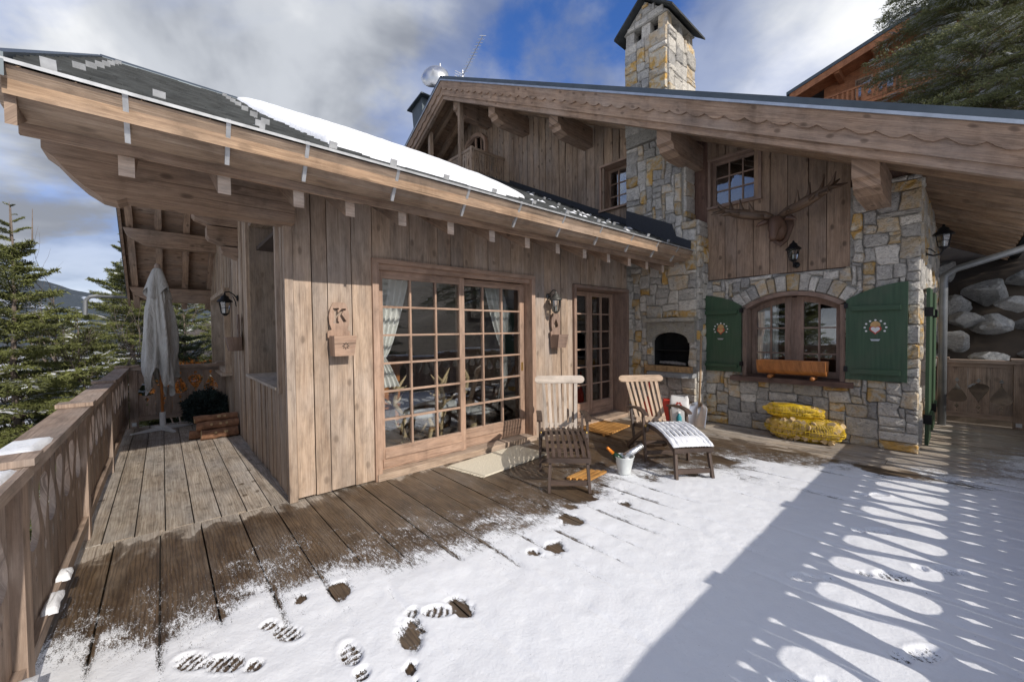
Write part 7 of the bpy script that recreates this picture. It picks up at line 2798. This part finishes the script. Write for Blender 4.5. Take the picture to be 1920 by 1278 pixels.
b.hexa([(6.25, 11.2, 8.0), (6.75, 11.2, 8.0), (6.75, 11.75, 7.7), (6.25, 11.75, 7.7), (6.2, 11.15, 8.85), (6.8, 11.15, 8.85), (6.8, 11.8, 8.7), (6.2, 11.8, 8.7)])
part('hood_body', b, 'zinc_dark', bx_)
b = MB()
b.hexa([(6.1, 11.0, 8.88), (6.9, 11.0, 8.88), (6.9, 11.95, 8.72), (6.1, 11.95, 8.72), (6.1, 11.0, 8.92), (6.9, 11.0, 8.92), (6.9, 11.95, 8.76), (6.1, 11.95, 8.76)])
part('hood_lid', b, 'zinc_dark', bx_)
ae = thing('television_aerial', (7.6, 10.6, zm(10.6)), 'thin yagi television aerial beside the satellite dish', 'aerial')
b = MB()
b.tube([(7.6, 10.95, zm(10.95) - 0.1), (7.6, 10.95, 10.15)], 0.02, 6)
part('mast', b, 'galvanised', ae)
b = MB()
a0, a1 = Vector((7.6, 11.15, 9.85)), Vector((7.6, 9.85, 10.65))
b.tube([a0, a1], 0.012, 5)
for i in range(12):
    p = a0 + (a1 - a0) * (0.25 + 0.75 * i / 11)
    b.tube([p - Vector((0.16, 0.05, 0.10)), p + Vector((0.16, 0.05, 0.10))], 0.008, 4)
for s_ in (-1, 1):
    b.tube([a0 + Vector((0, 0.0, 0)), a0 + Vector((0.0, -0.05, 0.28 * s_))], 0.008, 4)
    for k in range(4):
        p = a0 + Vector((0, -0.05 * k / 3, 0.28 * s_ * (k + 1) / 4))
        b.tube([p - Vector((0.2, 0, 0)), p + Vector((0.2, 0, 0))], 0.007, 4)
part('yagi', b, 'galvanised', ae)

# ================================================================== NEIGHBOUR CHALET
nb_ = thing('neighbour_chalet', (40, 3, gz(40, 3)), 'orange timber chalet up the slope behind the roof at top right', 'chalet')
NX = 40.0


def zn(y):
    return 22.55 - 0.30 * abs(y - 2.2)


b = MB()
b.prism([(9.6, zn(9.6)), (2.2, 22.55), (-5.2, zn(-5.2)), (-5.2, zn(-5.2) - 0.25), (2.2, 22.3), (9.6, zn(9.6) - 0.25)][::-1], (NX - 2.2, 0, 0), (0, 1, 0), (0, 0, 1), 12)
nr_ = part('roof', b, 'zinc_dark', nb_)
b = MB()
b.prism([(9.4, zn(9.4) - 0.26), (2.2, 22.28), (-5.0, zn(-5.0) - 0.26), (-5.0, zn(-5.0) - 0.75), (2.2, 21.8), (9.4, zn(9.4) - 0.75)][::-1], (NX - 2.15, 0, 0), (0, 1, 0), (0, 0, 1), 0.12)
part('bargeboard', b, 'wood_neighbour', nr_)
b = MB()
b.prism([(9.4, zn(9.4) - 0.27), (2.2, 22.27), (-5.0, zn(-5.0) - 0.27), (-5.0, zn(-5.0) - 0.4), (2.2, 22.1), (9.4, zn(9.4) - 0.4)][::-1], (NX - 2.0, 0, 0), (0, 1, 0), (0, 0, 1), 2.0)
part('soffit', b, 'wood_neighbour', nr_)
for yy in (6.5, 4.4, 2.2, 0.0):
    b = MB()
    b.box(NX - 2.0, NX, yy - 0.16, yy + 0.16, zn(yy) - 0.85, zn(yy) - 0.41, 0)
    part('purlin', b, 'wood_neighbour', nr_)
b = MB()
b.prism([(7.6, 12), (7.6, zn(7.6) - 0.42), (2.2, 22.1), (-3.2, zn(-3.2) - 0.42), (-3.2, 12)][::-1], (NX, 0, 0), (0, 1, 0), (0, 0, 1), 9)
part('wall', b, 'wood_neighbour', nb_)
for yy in (5.2, 3.9, 1.6):
    b = MB()
    b.box(NX - 0.06, NX - 0.02, yy - 0.5, yy + 0.5, 18.9, 20.3)
    wn_ = part('window', b, 'wood_joinery', nb_)
    b = MB()
    b.box(NX - 0.09, NX - 0.065, yy - 0.42, yy + 0.42, 19.0, 20.2)
    part('pane', b, 'glass', wn_)
b = MB()
b.box(NX - 1.6, NX, -3.2, 7.8, 17.65, 17.85)
nbl = part('balcony', b, 'wood_neighbour', nb_)
b = MB()
b.box(NX - 1.62, NX - 1.5, -3.2, 7.8, 18.97, 19.10, 1)
part('balcony_rail', b, 'wood_neighbour', nbl)
yy = -3.1
firc = [(-0.12, -0.28), (0.12, -0.28), (0.12, -0.22), (0.03, -0.22), (0.16, -0.08), (0.06, -0.06), (0.12, 0.06), (0.05, 0.08), (0.0, 0.30), (-0.05, 0.08), (-0.12, 0.06), (-0.06, -0.06), (-0.16, -0.08), (-0.03, -0.22), (-0.12, -0.22)]
fp = plate([(-0.62, -0.52), (0.62, -0.52), (0.62, 0.52), (-0.62, 0.52)], [[(x - 0.3, z) for x, z in firc], [(x + 0.3, z) for x, z in firc]], 0.04, 'wood_neighbour')
while yy < 7.7:
    if 3.6 < yy < 5.0:
        if abs(yy - 3.9) < 0.16:
            o = link('balcony_board', fp, nbl)
            o.matrix_basis = Matrix(((0, 0, 1, NX - 1.56), (-1, 0, 0, 4.4), (0, 1, 0, 18.42), (0, 0, 0, 1)))
    else:
        b = MB()
        b.box(NX - 1.58, NX - 1.54, yy, yy + 0.13, 17.85, 18.97, 2)
        part('baluster', b, 'wood_neighbour', nbl)
    yy += 0.28
